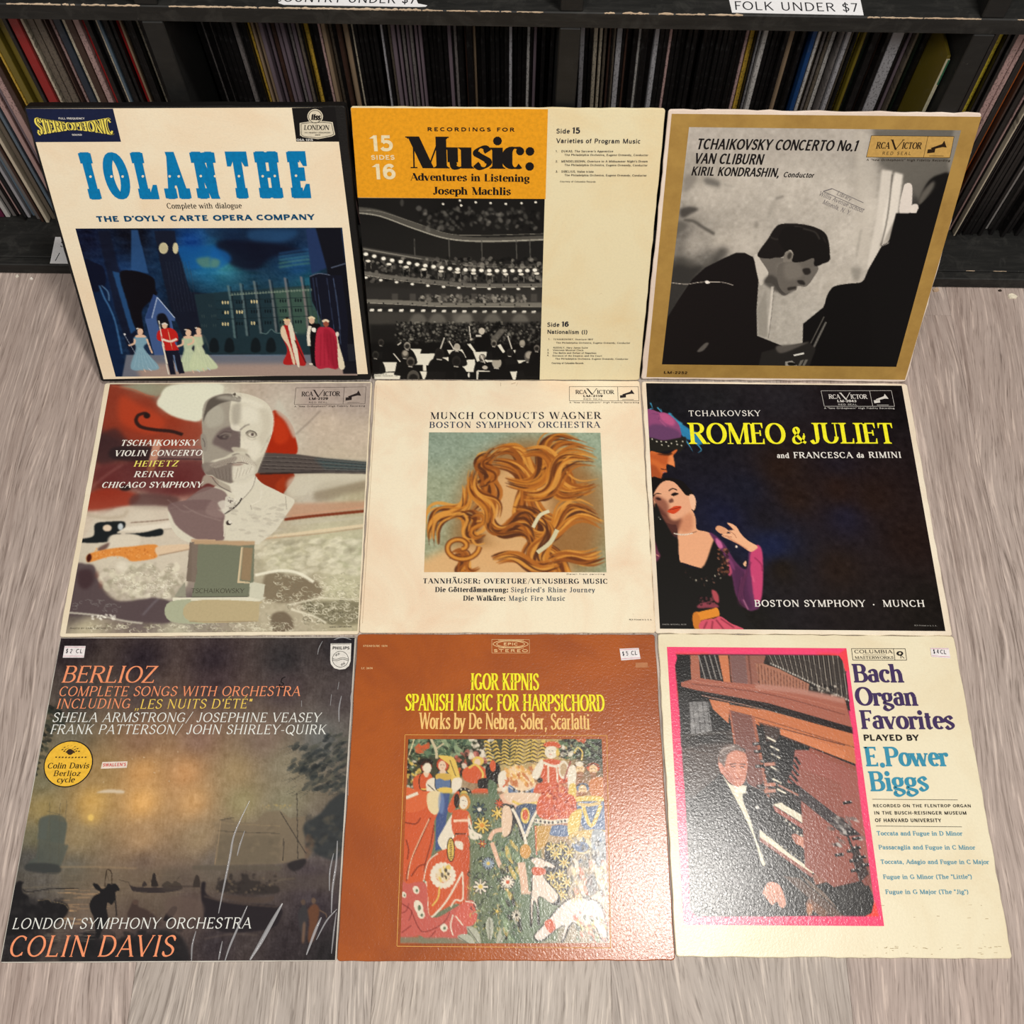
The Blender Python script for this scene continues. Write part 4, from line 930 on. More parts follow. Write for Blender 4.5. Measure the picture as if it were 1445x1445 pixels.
m = c.begin(); SL = Font(.12, .08, .05, .04, track=.05)
c.text(SL, 'Library', '130 805', '250 860', 34, 0, merge=m); c.text(SL, 'Willis Avenue School', '-20 810', '350 960', 36, 0, merge=m); c.text(SL, 'Mineola, N. Y.', '10 880', '245 980', 36, 0, merge=m)
c.rule('20 778 95 755'.split()[:2] and (20, 778), (95, 755), .0012, m); c.rule((95, 755), (360, 875), .0006, m); c.rule((20, 778), (370, 935), .0006, m); c.end(m, (128, 122, 122), 'library_stamp', label='grey ink library stamp'); V(0, 0, 1)

# ================================================================== 3: plaster bust and violin
m3 = card('ivory_card_edge', (238, 226, 200), (210, 180, 140), .4)
c = make_cover(3, 'record_sleeve', 'white-edged sleeve showing a white plaster bust before a red violin, lying on the planks', 'record', m3, t=.0028, group='records laid out for sale')
P = Canvas(c, '153 543 524 541 505.5 890 94 894', .0009); V = c.view
P.base('''160 560 110 60 50 200 570 120 62 48 240 590 150 64 40 190 590 150 56 36 300 560 206 204 184 260 560 214 212 192 200 548 150 148 126 400 570 196 186 170 440 560 176 160 150 460 600 200 184 164 500 620 198 182 162 400 620 204 196 178
 480 560 172 158 148 510 560 168 154 144 150 620 78 44 42 150 680 110 48 40 200 650 84 40 38 250 680 108 44 38 300 690 118 60 50 480 650 196 182 160 480 690 190 184 156 500 700 180 170 140 440 700 196 188 170 130 740 214 200 180 200 730 222 208 190
 250 730 216 200 184 150 780 214 206 180 240 790 206 194 172 200 800 190 180 162 120 830 94 76 70 110 860 88 78 76 200 860 96 82 82 260 860 92 80 82 460 760 200 196 164 500 780 186 186 154 400 790 196 192 160 480 830 196 192 160 420 830 166 154 132 500 860 180 172 140 380 860 186 176 150 120 885 188 178 150 250 885 186 180 156 400 885 180 170 146''')
P.noise(4, 4)
V(75, 530, 6.283)
P.poly('500 90 650 110 830 180 920 260 1000 370 1300 410 1330 540 1100 640 800 600 560 560 440 480 450 200', (146, 54, 34), .75, 20); P.poly('600 180 760 260 900 330 1000 420 900 520 700 480 580 380', (186, 66, 36), .7, 24)
P.poly('590 95 1100 90 960 170 900 190 780 150', (150, 150, 126), .8, 10); P.poly('940 200 1050 90 1480 80 1480 200 1380 260 1310 400 1200 405 1050 360 960 300 920 260', (224, 224, 202), 1, 7); P.line('520 95 700 125 830 180 900 190', 10, (190, 90, 60), .6, 4)
P.line('830 345 800 340 750 360 735 410 780 460 900 485 1050 500 1150 530', 34, (46, 28, 26), .95, 4); P.ell(830, 360, 30, 26, (40, 26, 24), 1, 4)
P.poly('390 560 540 470 640 560 700 680 560 760 430 790 370 720', (60, 40, 42), .75, 22); P.poly('540 640 880 640 860 760 520 740', (44, 34, 36), .8, 12); P.sharp('940 660 1330 660 1340 760 900 740', (110, 92, 92), .6, 8); P.line('900 740 1340 748', 10, (50, 42, 46), .9, 3); P.line('930 630 1330 640', 20, (170, 84, 70), .5, 6)
P.sharp('895 570 965 575 905 830 850 860 830 840', (206, 150, 124), .9, 4); P.poly('840 820 910 800 880 860 840 860', (230, 170, 90), .9, 4)
P.poly('400 800 700 780 1330 760 1440 900 1400 1000 1200 1060 900 1060 740 1010 400 960', (96, 44, 46), .7, 22); P.poly('300 1060 500 1000 760 1060 700 1150 560 1170 300 1194', (150, 50, 32), .85, 16); P.ell(640, 1000, 50, 26, (34, 26, 26), .85, 6); P.poly('740 1050 1100 1080 1050 1180 700 1170', (88, 60, 58), .8, 14)
P.line('320 1010 480 880 620 790', 20, (150, 96, 90), .5, 10)
V(300, 530, 6.283)
P.poly('540 320 640 360 700 440 735 540 740 710 480 700 420 640 470 500', (166, 42, 16), 1, 5); P.poly('560 380 640 430 680 560 600 620 540 560', (196, 60, 26), .7, 14); P.poly('340 880 720 870 640 1040 600 1060 440 960', (140, 46, 22), 1, 5); P.poly('560 980 640 900 640 1010 600 1050', (170, 60, 26), .6, 8)
P.sharp('450 690 750 705 1000 740 1372 775 1372 876 900 870 400 870', (84, 76, 72), 1, 2); P.sharp('900 740 1372 776 1372 860 1000 840', (66, 86, 88), .7, 16)
for a, b in ((735, 800), (770, 822), (805, 845), (832, 860)): P.line([440, a, 760, a+12, 1372, b], 5, (44, 38, 38), .8, 1); P.line([440, a-10, 760, a+2, 1372, b-8], 4, (134, 124, 116), .6, 1)
P.line('420 878 900 868 1372 876', 16, (40, 34, 34), .9, 3)
P.poly('600 230 740 500 720 560 650 420 560 320', (200, 196, 180), .8, 12); P.line('740 530 850 430 960 320', 14, (120, 108, 98), .6, 8)
P.poly('960 960 1370 940 1372 1020 1180 1060 1000 1120 900 1100', (140, 126, 104), .7, 20); P.poly('720 900 1372 880 1372 930 900 1040 700 1080', (210, 204, 184), .7, 16)
V(300, 710, 6.283)
P.sharp('720 10 1370 -10 1370 60 900 110 640 140', (190, 140, 110), .7, 14); P.line('640 150 900 120 1372 75', 28, (120, 50, 28), .95, 4); P.line('700 120 1372 40', 12, (206, 150, 120), .7, 5)
P.line('380 320 800 270 1370 200', 30, (224, 206, 172), .9, 5); P.line('460 318 900 280 1340 225', 8, (170, 130, 100), .7, 3); P.line('700 190 1372 130', 24, (196, 190, 168), .7, 8)
# lace cloth: pale ground with fine scrolls
LC = [(236, 230, 206), (222, 216, 190), (158, 152, 128), (128, 120, 100), (206, 200, 172)]
P.dabs('380 330 1320 640', 260, LC[:3], 22, 2.2, .4, -12, 3, 11)
P.poly('480 620 700 640 900 680 980 780 900 850 700 880 470 850', (120, 106, 84), .8, 12); P.poly('780 890 1000 870 1300 880 1300 1060 1000 1060', (118, 112, 88), .8, 12); P.poly('530 990 640 960 720 1040 700 1130 540 1130', (112, 98, 80), .9, 8)
def scrolls(box, n, cols, seed, r0=12, r1=34, w=5):
    r = random.Random(seed); x0, y0, x1, y1 = nums(box)
    for _ in range(n):
        x, y, a, rr = r.uniform(x0, x1), r.uniform(y0, y1), r.uniform(0, 6.3), r.uniform(r0, r1)
        t = np.linspace(0, r.uniform(2.5, 5), 6); q = rr*(1-t/8)
        P.line(np.c_[x+q*np.cos(a+t)*1.4, y+q*np.sin(a+t)*.8].ravel(), w, r.choice(cols), .8, .6)
scrolls('560 640 960 860', 60, LC, 1); scrolls('800 880 1300 1050', 110, LC[:3]+[(90, 84, 66)], 2); scrolls('960 620 1320 860', 70, LC[:3], 3); scrolls('430 850 1300 1130', 70, LC, 4); scrolls('-1100 1060 700 1130', 170, LC, 5, 10, 26)
P.line('380 640 600 600 760 620 900 700', 26, (240, 236, 214), .9, 3); P.line('960 840 1140 850 1310 850', 10, (226, 220, 196), .8, 2); P.line('680 900 860 860 990 830', 12, (230, 224, 200), .9, 2); P.line('700 940 900 1000 1010 1060', 16, (236, 230, 206), .8, 3)
V(75, 710, 6.283)
P.poly('290 90 420 110 640 30 1050 40 1120 160 1220 350 1190 720 1060 860 900 830 740 860 560 850 440 720 360 560 190 560 240 360 360 160', (212, 202, 182), .75, 10)
P.dabs('420 540 1180 850', 240, LC[:3]+[(170, 160, 140)], 20, 1.7, .5, None, 3, 12, inside='360 560 700 540 1190 500 1180 720 1070 840 740 850 560 830 440 720')
scrolls('520 560 1150 830', 90, [(240, 236, 216), (160, 150, 130), (186, 178, 156)], 6, 12, 30, 5)
P.line('300 100 440 130 620 120 660 60', 22, (172, 156, 132), .6, 10); P.line('690 175 900 160 1080 140', 9, (110, 84, 70), .8, 3); P.poly('600 220 900 190 1100 160 1130 200 900 240 620 250', (232, 224, 206), .8, 8); P.line('960 240 1130 220', 8, (150, 140, 124), .6, 3)
P.poly('375 185 500 165 630 165 640 215 600 240 580 270 800 262 960 228 968 285 820 300 700 275 590 275 520 290 480 345 250 350 245 320 360 290', (30, 34, 36), 1, 4); P.ell(482, 222, 40, 30, (226, 204, 178), 1, 3); P.ell(600, 210, 24, 30, (196, 204, 206), 1, 4)
P.poly('500 300 600 285 760 290 760 380 640 400 500 400', (220, 210, 190), .9, 8); P.poly('400 400 500 350 480 400 420 430', (88, 60, 56), .8, 6)
P.poly('320 450 500 405 700 385 920 370 930 470 860 500 700 515 640 480 520 470 340 520 300 510', (222, 142, 66), 1, 4); P.dabs('360 400 910 490', 110, [(236, 160, 84), (196, 112, 48), (240, 180, 110)], 8, 1, .6, None, 1, 13); P.ell(322, 485, 22, 38, (70, 26, 20), 1, 3, 10); P.poly('930 385 1215 368 1215 410 1000 450 930 465', (222, 196, 164), 1, 3); P.line('940 465 1215 410', 8, (140, 110, 86), .8, 3); P.ell(620, 560, 60, 46, (228, 220, 200), .8, 10)
P.poly('195 565 300 540 370 560 400 680 480 810 600 870 800 850 900 840 1050 880 1050 1050 800 1050 560 1030 300 990 130 960', (88, 74, 76), .95, 8); P.poly('230 600 340 590 370 680 300 760 230 720', (60, 40, 44), .7, 16); P.poly('420 760 440 700 380 650 400 600', (120, 70, 60), .6, 12); P.line('800 990 900 880 940 850', 14, (130, 124, 132), .6, 6)
scrolls('160 850 720 960', 22, [(130, 124, 122)], 7, 10, 26, 4)
P.line('130 965 400 990 640 1040 800 1060', 14, (226, 222, 202), .8, 3); P.dabs('350 985 560 1030', 26, [(244, 240, 226)], 8, 1.6, .8, 10, 1, 3)
# the bust
BU, BS, BD = (216, 210, 190), (160, 152, 138), (104, 88, 86)
V(300, 530, 6.283)
P.poly('-92 410 -70 260 0 190 100 165 240 160 380 195 490 260 540 370 530 520 480 660 440 760 400 860 380 890 440 960 540 1010 660 1070 720 1100 725 1140 650 1250 560 1380 430 1480 380 1500 -120 1500 -330 1400 -390 1200 -300 1160 -150 1060 -40 1020 60 960 0 900 -60 880 -90 760 -80 560', BU, 1, 1)
P.poly('-92 410 -75 260 0 195 110 170 180 175 160 260 150 380 170 460 240 500 245 640 230 700 0 760 -70 820 -85 650', BS, 1, 5); P.poly('-60 300 40 260 100 330 90 430 0 470 -60 440', (186, 182, 166), .6, 14)
P.poly('-20 215 100 170 190 180 250 200 245 240 190 235 150 235 60 260 -40 330 -85 420 -60 290', (92, 84, 76), 1, 2); P.dabs('170 165 260 215', 16, [(70, 62, 54), (200, 194, 176)], 9, 1.4, .9, None, 0, 2)
P.poly('60 500 160 460 235 500 245 620 220 680 150 680 60 640 0 600', BD, .85, 9); P.poly('40 540 100 530 150 530 130 570 70 570', (70, 58, 58), .8, 4); P.line('60 545 110 520 165 525', 8, (150, 144, 130), .7, 2)
P.poly('160 450 200 430 250 470 245 500 180 490', (226, 220, 202), .9, 3); P.line('245 490 290 455 330 440', 12, (110, 100, 92), .8, 4)
P.ell(345, 528, 50, 30, (150, 142, 126), .9, 3, 12); P.ell(350, 532, 30, 18, (214, 206, 188), 1, 1, 10); P.ell(356, 530, 14, 14, (96, 84, 78), 1, 1); P.line('295 520 330 495 380 510 395 540', 8, (84, 76, 68), .9, 1); P.line('310 560 350 580 390 565', 6, (150, 140, 124), .8, 2)
P.poly('250 500 262 560 300 640 310 670 270 660 248 640', (226, 220, 200), .95, 2); P.line('245 500 242 640', 8, (84, 72, 70), .8, 2); P.poly('170 650 210 640 300 660 320 650 310 690 240 700 200 690', (196, 188, 168), .9, 3); P.poly('180 690 240 680 300 690 340 760 300 770 230 740 170 770 0 790 90 740', (206, 200, 180), .9, 3); P.poly('180 710 240 700 230 740 180 750', (76, 64, 62), .9, 2); P.poly('295 700 330 720 335 760 305 760', (96, 86, 76), .7, 3)
P.line('0 790 100 760 220 765 300 770 380 780', 10, (96, 82, 78), .8, 2); P.line('220 775 310 780', 8, (150, 110, 96), .8, 2)
P.poly('-90 790 40 775 200 790 180 860 200 930 160 960 40 920 0 890 -60 880', (118, 106, 98), .9, 5); P.poly('200 790 330 780 400 800 380 880 300 930 230 950 180 940', (212, 206, 186), .9, 3)
P.poly('30 205 110 180 250 200 380 230 460 290 420 300 300 250 200 240', (236, 232, 214), .5, 14); P.poly('420 300 500 330 520 420 500 540 440 640 410 560 450 460', (196, 188, 168), .55, 16)
P.poly('250 300 330 280 400 330 400 420 320 430 260 400', (234, 230, 212), .55, 20); P.poly('280 560 400 590 430 660 380 740 320 700', (236, 230, 212), .45, 16); P.poly('170 300 200 260 250 260 240 420 180 440', (140, 132, 120), .5, 14)
P.ell(130, 545, 40, 14, (150, 140, 128), .55, 4, -12); P.ell(130, 548, 20, 9, (78, 66, 64), .8, 2, -12); P.line('70 525 110 505 175 512', 7, (74, 62, 60), .7, 3)
P.poly('-90 790 -60 770 20 770 -10 830 -60 860', (150, 140, 128), .5, 8); P.line('-20 870 60 915 180 940 260 930 360 880', 8, (120, 110, 98), .6, 4)
P.poly('-20 800 40 770 120 745 190 712 240 700 300 712 350 750 400 800 380 812 320 785 255 768 190 780 110 800 30 822', (196, 188, 170), 1, 3); P.poly('-20 800 60 762 150 735 200 720 220 740 190 775 110 800 30 822', (140, 128, 118), .7, 5)
for k in range(16): P.line([200-k*12, 735+k*4, 160-k*12, 790+k*2], 4, (110, 98, 90) if k % 2 else (176, 166, 150), .6, .6)
for k in range(12): P.line([255+k*9, 725+k*4, 275+k*11, 780+k*3], 4, (160, 150, 132) if k % 2 else (236, 230, 214), .7, .6)
P.poly('180 800 260 785 350 810 400 830 350 900 290 940 230 955 190 940', (214, 208, 190), .9, 6)
for k in range(11): P.line([215+k*15, 812+(k%3)*14, 190+k*15, 930-k*7], 4, (160, 150, 134) if k % 2 else (238, 232, 216), .7, .6)
for k in range(11): P.line([0+k*17, 826+(k%3)*10, 30+k*14, 905+k*4], 4, (88, 78, 74) if k % 2 else (142, 132, 122), .5, 1)
P.line('130 790 200 782 260 778 320 792', 7, (84, 70, 66), .8, 1); P.poly('170 792 230 786 280 790 240 806 190 806', (150, 128, 116), .8, 2)
P.poly('390 760 460 700 500 600 480 680 440 770 395 870 370 900 385 820', (176, 168, 150), .6, 8)
P.line('480 580 490 600 500 560 525 540', 8, (160, 152, 134), .6, 2); P.line('430 690 460 640 500 560', 10, (190, 184, 166), .7, 4); P.line('540 330 545 420 530 520', 8, (232, 228, 210), .7, 2)
V(75, 530, 6.283); P.poly('1310 540 1340 520 1365 580 1370 650 1350 680 1320 650', (150, 142, 130), 1, 1); P.line('1325 560 1345 600 1345 640', 7, (90, 80, 76), .8, 1)
V(300, 530, 6.283)
P.poly('-70 890 10 910 160 990 180 1040 60 1000 -40 960 -100 990', (170, 160, 144), .9, 3); P.line('0 910 60 980 170 1040', 6, (84, 72, 70), .9, 1); P.poly('170 960 300 960 380 900 390 960 240 1120 200 1070 170 1040', (222, 216, 198), .9, 2); P.line('385 900 350 1010 230 1140', 6, (120, 110, 100), .8, 1)
P.poly('-80 1000 60 1010 130 1060 120 1140 60 1194 -340 1194 -390 1200 -300 1160', (128, 106, 102), .9, 5); P.poly('120 1080 180 1090 220 1130 180 1194 120 1194', (206, 200, 184), 1, 1); P.dabs('125 1090 215 1190', 40, [(70, 56, 54), (236, 230, 214), (150, 140, 126)], 6, 1, .9, None, 0, 4); P.line('440 1020 420 1110 340 1150', 6, (232, 226, 210), .8, 1); P.line('340 1150 350 1194', 6, (130, 120, 106), .7, 1); P.line('650 1080 660 1194', 6, (150, 142, 126), .7, 1)
V(300, 710, 6.283)
P.poly('-390 20 -240 -20 0 -20 50 60 110 110 100 200 110 310 60 340 -120 330 -300 220 -360 120', (120, 96, 94), .92, 4); P.poly('0 -20 60 40 110 100 90 130 20 130 -60 80', (150, 128, 122), .6, 8); P.line('-260 20 -160 80 -60 120 80 160', 7, (160, 140, 132), .7, 2); P.line('-400 -30 -250 80 -160 60', 6, (150, 130, 124), .6, 2)
P.line('110 100 190 50 240 0 260 -40', 12, (40, 32, 32), 1, 1); P.line('110 150 105 300', 8, (222, 214, 196), .9, 1); P.ell(148, 178, 26, 22, (64, 54, 50), 1, 1); P.ell(160, 170, 16, 16, (226, 220, 204), 1, 1); P.poly('50 0 120 -20 150 40 110 100 80 60', (220, 214, 198), .8, 2)
P.dabs('160 20 640 310', 60, [(176, 168, 152), (206, 200, 182)], 12, 3, .45, 0, 1, 15)
PB = (118, 122, 102)
V(75, 710, 6.283)
P.sharp('1230 320 1445 325 1445 350 1225 345', (196, 166, 136)); P.sharp('1215 350 1320 355 1290 700 1185 690', (120, 106, 94)); P.sharp('1130 750 1175 700 1185 830 1080 830', (150, 148, 130), 1, 1); P.sharp('1065 835 1480 835 1480 860 1065 868', (226, 222, 200)); P.poly('1045 870 1480 870 1480 1045 1050 1045', (172, 176, 148), 1, 1)
V(300, 710, 6.283)
P.sharp('-160 340 375 350 370 690 330 830 -180 830 -130 600', PB, 1, 1); P.sharp('-180 345 -120 345 -145 700 -180 700', (126, 112, 100)); P.sharp('-160 330 380 340 375 372 240 380 100 370 -160 365', (186, 156, 122), 1, 2); P.sharp('255 395 275 390 245 690 335 700 335 712 225 706', (210, 190, 154)); P.sharp('275 395 362 400 340 690 255 680', (150, 128, 98), 1, 3)
P.sharp('-180 835 330 828 480 835 420 868 -190 862', (222, 218, 196)); P.sharp('335 710 370 700 470 720 450 860 330 830', (206, 204, 182)); P.poly('-180 868 400 870 420 900 410 1030 390 1045 -190 1045', (186, 170, 132), 1, 1); P.line('-200 1046 400 1046', 6, (150, 130, 100), .8); P.line('-180 830 320 828', 8, (60, 56, 48), .9, 1)
V(0, 0, 1); P.done()
V(75, 530, 6.283)
m = c.begin()
for t_, a, b in (('TSCHAIKOWSKY', '590 626', '1272 626'), ('VIOLIN CONCERTO', '538 718', '1315 716'), ('REINER', '712 904', '1062 904'), ('CHICAGO SYMPHONY', '425 998', '1318 998')): c.text(T_BODI, t_, a, b, 52, 0, merge=m)
c.end(m, (240, 236, 226), 'title_lettering')
c.text(T_BODI, 'HEIFETZ', '710 811', '1102 810', 52, (238, 226, 110), label='yellow lettering line')
V(0, 0, 1)
rca_logo(c, '418.5 548.5 517.5 547.5 516 571.5 416 572', .69, '', (44, 36, 34), 'LM-2129')
c.text(Font(.10, .08), 'TSCHAIKOWSKY', '270 837.2', '345.5 837.2', 6.5, (74, 70, 58), 'engraved_name')
m = c.begin(); c.text(T_TINY, 'PHOTO BY CARL FISCHER', '99 887.5', '150 887.3', 2, 0, merge=m); c.text(T_TINY, '* RADIO CORPORATION', '464 886', '497 885.5', 2, 0, merge=m); c.end(m, (60, 54, 44), 'small_print')

# ================================================================== 4: cream sleeve with a square picture
m4 = card('stained_cream_card', (240, 228, 200), (228, 184, 150), .6)
c = make_cover(4, 'record_sleeve', 'stained cream sleeve with a square picture of flowing auburn curls', 'record', m4, t=.0028, group='records laid out for sale')
V = c.view; V(0, 0, 1)
c.text(T_BODL, 'MUNCH CONDUCTS WAGNER', '607.5 592.7', '848.5 592', 9.6, (22, 26, 40), 'title_lettering'); c.text(T_BODL, 'BOSTON SYMPHONY ORCHESTRA', '606 605.2', '847 604.6', 8.6, (50, 62, 84), 'title_lettering')
m = c.begin(); F1 = Font(.22, .06, .08, .05, track=.14, ball=.08); F2 = Font(.15, .06, .08, .05, track=.16, ball=.08)
c.text(F1, 'TANNHÄUSER: OVERTURE/VENUSBERG MUSIC', '597 824', '857 824', 7, 0, merge=m); c.text(F1, 'Die Götterdämmerung:', '614.5 836', '717 836', 7, 0, merge=m); c.text(F1, 'Die Walküre:', '654 848', '713 848', 7, 0, merge=m)
c.text(T_TINY, 'Detail from painting', '799 811.5', '853 811.5', 1.8, 0, merge=m); c.text(T_TINY, '* RCA Printed in U. S. A.', '885 875', '919 875', 1.8, 0, merge=m); c.end(m, (34, 38, 46))
m = c.begin(); c.text(F2, "Siegfried's Rhine Journey", '721 836', '839 836', 7, 0, merge=m); c.text(F2, 'Magic Fire Music', '718 848', '797 848', 7, 0, merge=m); c.end(m, (58, 74, 90))
rca_logo(c, '804 546.5 901.5 546.5 902.5 566.5 804 566.5', .70, '', (40, 34, 36), 'LM-2119')
# plain stand-in picture: grey-green ground with abstract sweeping auburn curls
P = Canvas(c, '606 612 848 611 855 807.5 598 808.5')
P.base('610 620 140 156 138 700 620 142 160 142 840 620 150 166 144 610 700 156 164 136 720 700 150 160 134 840 700 158 166 140 610 800 160 164 132 720 790 150 150 120 850 800 150 156 126')
P.noise(7, 2.5); P.noise(4, 7)
HA = [(150, 84, 34), (196, 124, 46), (216, 150, 66), (104, 54, 26), (176, 104, 40), (84, 46, 28)]
P.poly('655 690 690 640 750 622 820 650 850 700 840 790 780 806 700 806 640 780', (150, 92, 40), .75, 14)
P.poly('680 690 735 650 775 690 770 760 730 790 685 760', (226, 182, 128), .8, 10); P.poly('600 790 660 770 760 780 800 808 598 808', (222, 176, 122), .9, 6)
r = random.Random(9)
def lock(x, y, ang, curl, L, n, w0):
    for k in range(n):
        pts = []; a = ang; xx, yy = x+r.uniform(-7, 7), y+r.uniform(-7, 7); cc = curl*r.uniform(.75, 1.2)
        for i in range(12): pts += [xx, yy]; xx += math.cos(a)*L/11; yy += math.sin(a)*L/11; a += cc*math.sin(i*.62+.4)
        P.line(pts, w0*r.uniform(.5, 1.3), r.choice(HA), .9, .3, True, 2)
for a in ((700, 640, -.4, .55, 110, 26, 4.6), (700, 655, .1, .5, 150, 30, 5), (720, 680, .3, -.5, 140, 30, 5), (730, 720, .2, .55, 130, 28, 5), (740, 750, .5, -.5, 120, 26, 5), (700, 640, 2.4, -.4, 90, 22, 4.6), (660, 690, 1.5, .5, 100, 26, 4.6), (760, 770, .35, .3, 110, 24, 5), (680, 760, 2.8, .8, 70, 20, 4.4), (690, 730, 1.3, -.6, 90, 24, 4.4), (770, 660, -.5, .7, 90, 22, 4), (740, 640, -.2, .5, 120, 24, 5), (745, 700, .1, -.45, 110, 26, 5), (760, 730, .6, .5, 100, 24, 5), (700, 790, -.3, .3, 90, 24, 5), (640, 785, -.5, .8, 60, 16, 4), (690, 645, 2.9, -.8, 60, 18, 4.4), (668, 670, 1.8, -.4, 80, 22, 4.4), (780, 790, -.4, .2, 70, 18, 5)): lock(*a)
for w_, cc in ((8, HA[3]), (5, HA[1]), (2, HA[2])):
    t_ = np.linspace(0, 7.5, 22); P.line(np.c_[650+(27-t_*3)*np.cos(t_), 772+(21-t_*2.4)*np.sin(t_)].ravel(), w_, cc, .95, .3)
P.line('752 745 762 728 775 722', 5, (214, 206, 170)); P.line('758 780 776 766 786 748', 6, (206, 198, 160))
P.done(label='picture of sweeping auburn curls on grey-green')
m = c.begin(); c.rule((707, 541), (707, 546), .0003, m); c.rule((731, 541), (729, 546), .0003, m); c.rule((722, 543), (728, 541), .0008, m); c.rule((531, 545), (512, 880), .0003, m); c.end(m, (190, 168, 140), 'crease')

# ================================================================== 5: black sleeve, couple in costume
m5 = card('white_sleeve_border', (240, 228, 206), (190, 150, 116), .4)
c = make_cover(5, 'record_sleeve', 'black sleeve with yellow serif title and a costumed couple, white border', 'record', m5, t=.0028, group='records laid out for sale', wear=.0006)
V = c.view
P = Canvas(c, '909 544 1271 542.5 1335 889.5 931.5 887.5', .0009)
P.base('915 560 18 19 23 1000 560 28 27 30 1100 560 31 28 33 1200 560 21 15 18 1265 560 13 9 11 1000 620 20 18 26 1100 660 36 21 15 1050 690 21 21 35 1020 730 20 22 47 1080 730 23 19 27 1080 770 21 28 59 1120 700 36 21 15 1180 650 25 18 26 1180 690 38 22 17 1190 730 26 22 38 1230 700 34 19 14 1280 760 30 16 12 1180 800 34 21 15 1100 800 28 19 12 1300 860 21 15 11 1200 860 25 18 17 1050 870 21 18 14 940 870 16 16 14 1090 770 23 30 61')
P.noise(3, 6); P.noise(2, 1.6)
V(895, 530, 6.283)
for q in ('105 320 150 300 160 305', '140 250 160 300', '200 290 240 330 230 300', '300 350 330 345', '360 430 430 470 500 500 560 500', '390 450 480 520 560 560 600 620', '420 520 470 600 515 680', '440 560 490 640', '540 600 590 660 560 690', '500 490 600 560'): P.line(q, 14, (70, 160, 200), .9, 1, True, 1)
P.poly('370 420 440 450 500 490 580 530 600 600 560 620 500 580 440 560 400 500', (44, 130, 176), .95, 2); P.line('300 340 360 400 420 440', 26, (60, 150, 190), .9, 2)
P.poly('105 330 150 310 210 330 280 340 350 390 395 450 410 520 400 560 330 590 120 560', (140, 72, 116), 1, 1); P.poly('120 460 220 440 390 500 400 570 330 590 122 565', (92, 60, 96), .8, 10); P.poly('215 350 280 345 350 400 340 450 260 420', (196, 90, 136), .8, 8); P.line('150 345 215 355 210 400', 5, (90, 50, 90), .6, 1); P.line('220 400 280 460', 8, (206, 110, 150), .5, 3)
P.poly('118 560 250 580 380 560 450 550 455 610 400 680 360 660 130 690', (32, 30, 26), 1, 2)
for x, y in ((155, 570), (195, 590), (235, 590), (278, 595), (325, 606), (376, 616), (415, 625), (300, 630), (240, 620), (370, 590), (425, 590)): P.ell(x, y, 6, 6, (222, 216, 196))
P.poly('130 690 210 690 290 700 370 660 370 680 340 720 355 810 330 800 285 790 280 830 285 860 250 870 230 920 200 925 150 900', (204, 104, 50), 1, 1); P.poly('300 720 340 720 352 800 330 800 290 780', (232, 140, 84), .9, 3); P.poly('130 800 190 810 240 900 200 925 150 900', (150, 66, 34), .7, 10); P.poly('200 700 330 690 300 715 240 712', (30, 18, 14), .8, 4); P.poly('140 700 300 720 270 800 200 760 150 740', (170, 74, 36), .5, 12); P.line('232 830 262 838 280 835', 8, (70, 26, 20)); P.line('245 865 275 858', 7, (190, 110, 110))
# woman
P.poly('145 920 230 915 320 910 420 940 480 1000 520 1060 540 1194 460 1194 150 1194', (20, 15, 15), 1, 1)
P.poly('170 1050 220 970 280 935 350 950 400 1000 450 1060 500 1080 505 1180 495 1300 420 1310 330 1320 240 1280 190 1210 165 1120', (228, 168, 132), 1, 1); P.poly('160 1080 230 1080 300 1150 280 1300 200 1230', (120, 66, 52), .75, 14); P.line('165 1075 190 1050 235 1052', 9, (24, 14, 12)); P.line('300 1025 335 1005 375 1018', 11, (24, 14, 12)); P.poly('320 1060 350 1040 390 1050 350 1070', (24, 16, 16)); P.ell(210, 1095, 26, 12, (36, 20, 20), .9, 2, 20); P.poly('300 1110 330 1090 345 1120 310 1130', (60, 30, 28), .7, 4)
P.poly('480 1070 520 1060 542 1120 530 1190 505 1180', (236, 186, 152), 1, 1)
V(895, 710, 6.283)
P.poly('170 -20 200 30 240 100 330 140 430 130 500 60 540 140 550 230 640 255 700 290 690 380 620 560 590 575 420 525 400 520 380 350 370 200 300 180 200 60', (230, 168, 128), 1, 1); P.poly('200 20 330 150 420 140 380 260 360 300 230 180', (90, 48, 40), .85, 10); P.poly('400 150 500 90 520 200 480 260 400 250', (190, 120, 88), .6, 14)
P.poly('290 70 350 30 410 30 400 60 350 95 300 85', (206, 70, 36)); P.line('300 60 350 52 405 38', 5, (90, 20, 16))
P.line('340 268 400 280 470 276 550 250', 8, (90, 60, 50), .6, 1)
for k in range(12): P.ell(352+k*14, 270+10*math.sin(k*.3), 6, 6, (240, 232, 214))
P.poly('170 60 250 140 340 290 385 330 400 520 590 575 690 350 720 310 780 400 870 500 900 700 960 960 1060 1194 200 1194', (24, 22, 20), 1, 2)
P.poly('660 260 720 290 800 370 880 500 960 580 1000 560 1010 430 1040 420 1090 370 1130 430 1135 700 1110 900 1060 945 1000 940 900 820 860 640 800 480 720 360', (96, 46, 84), 1, 2)
P.poly('1030 430 1085 370 1125 420 1135 560 1130 760 1110 860 1060 850 1040 700 1020 560', (196, 68, 112), 1, 2); P.poly('880 560 980 620 1000 760 1040 930 960 900 890 760', (70, 36, 66), .7, 12)
for k in range(7): P.line([1030-k*16, 520+k*26, 960-k*8, 760+k*20, 1000, 930], 7, (130, 60, 100) if k % 2 else (60, 26, 50), .7, 2)
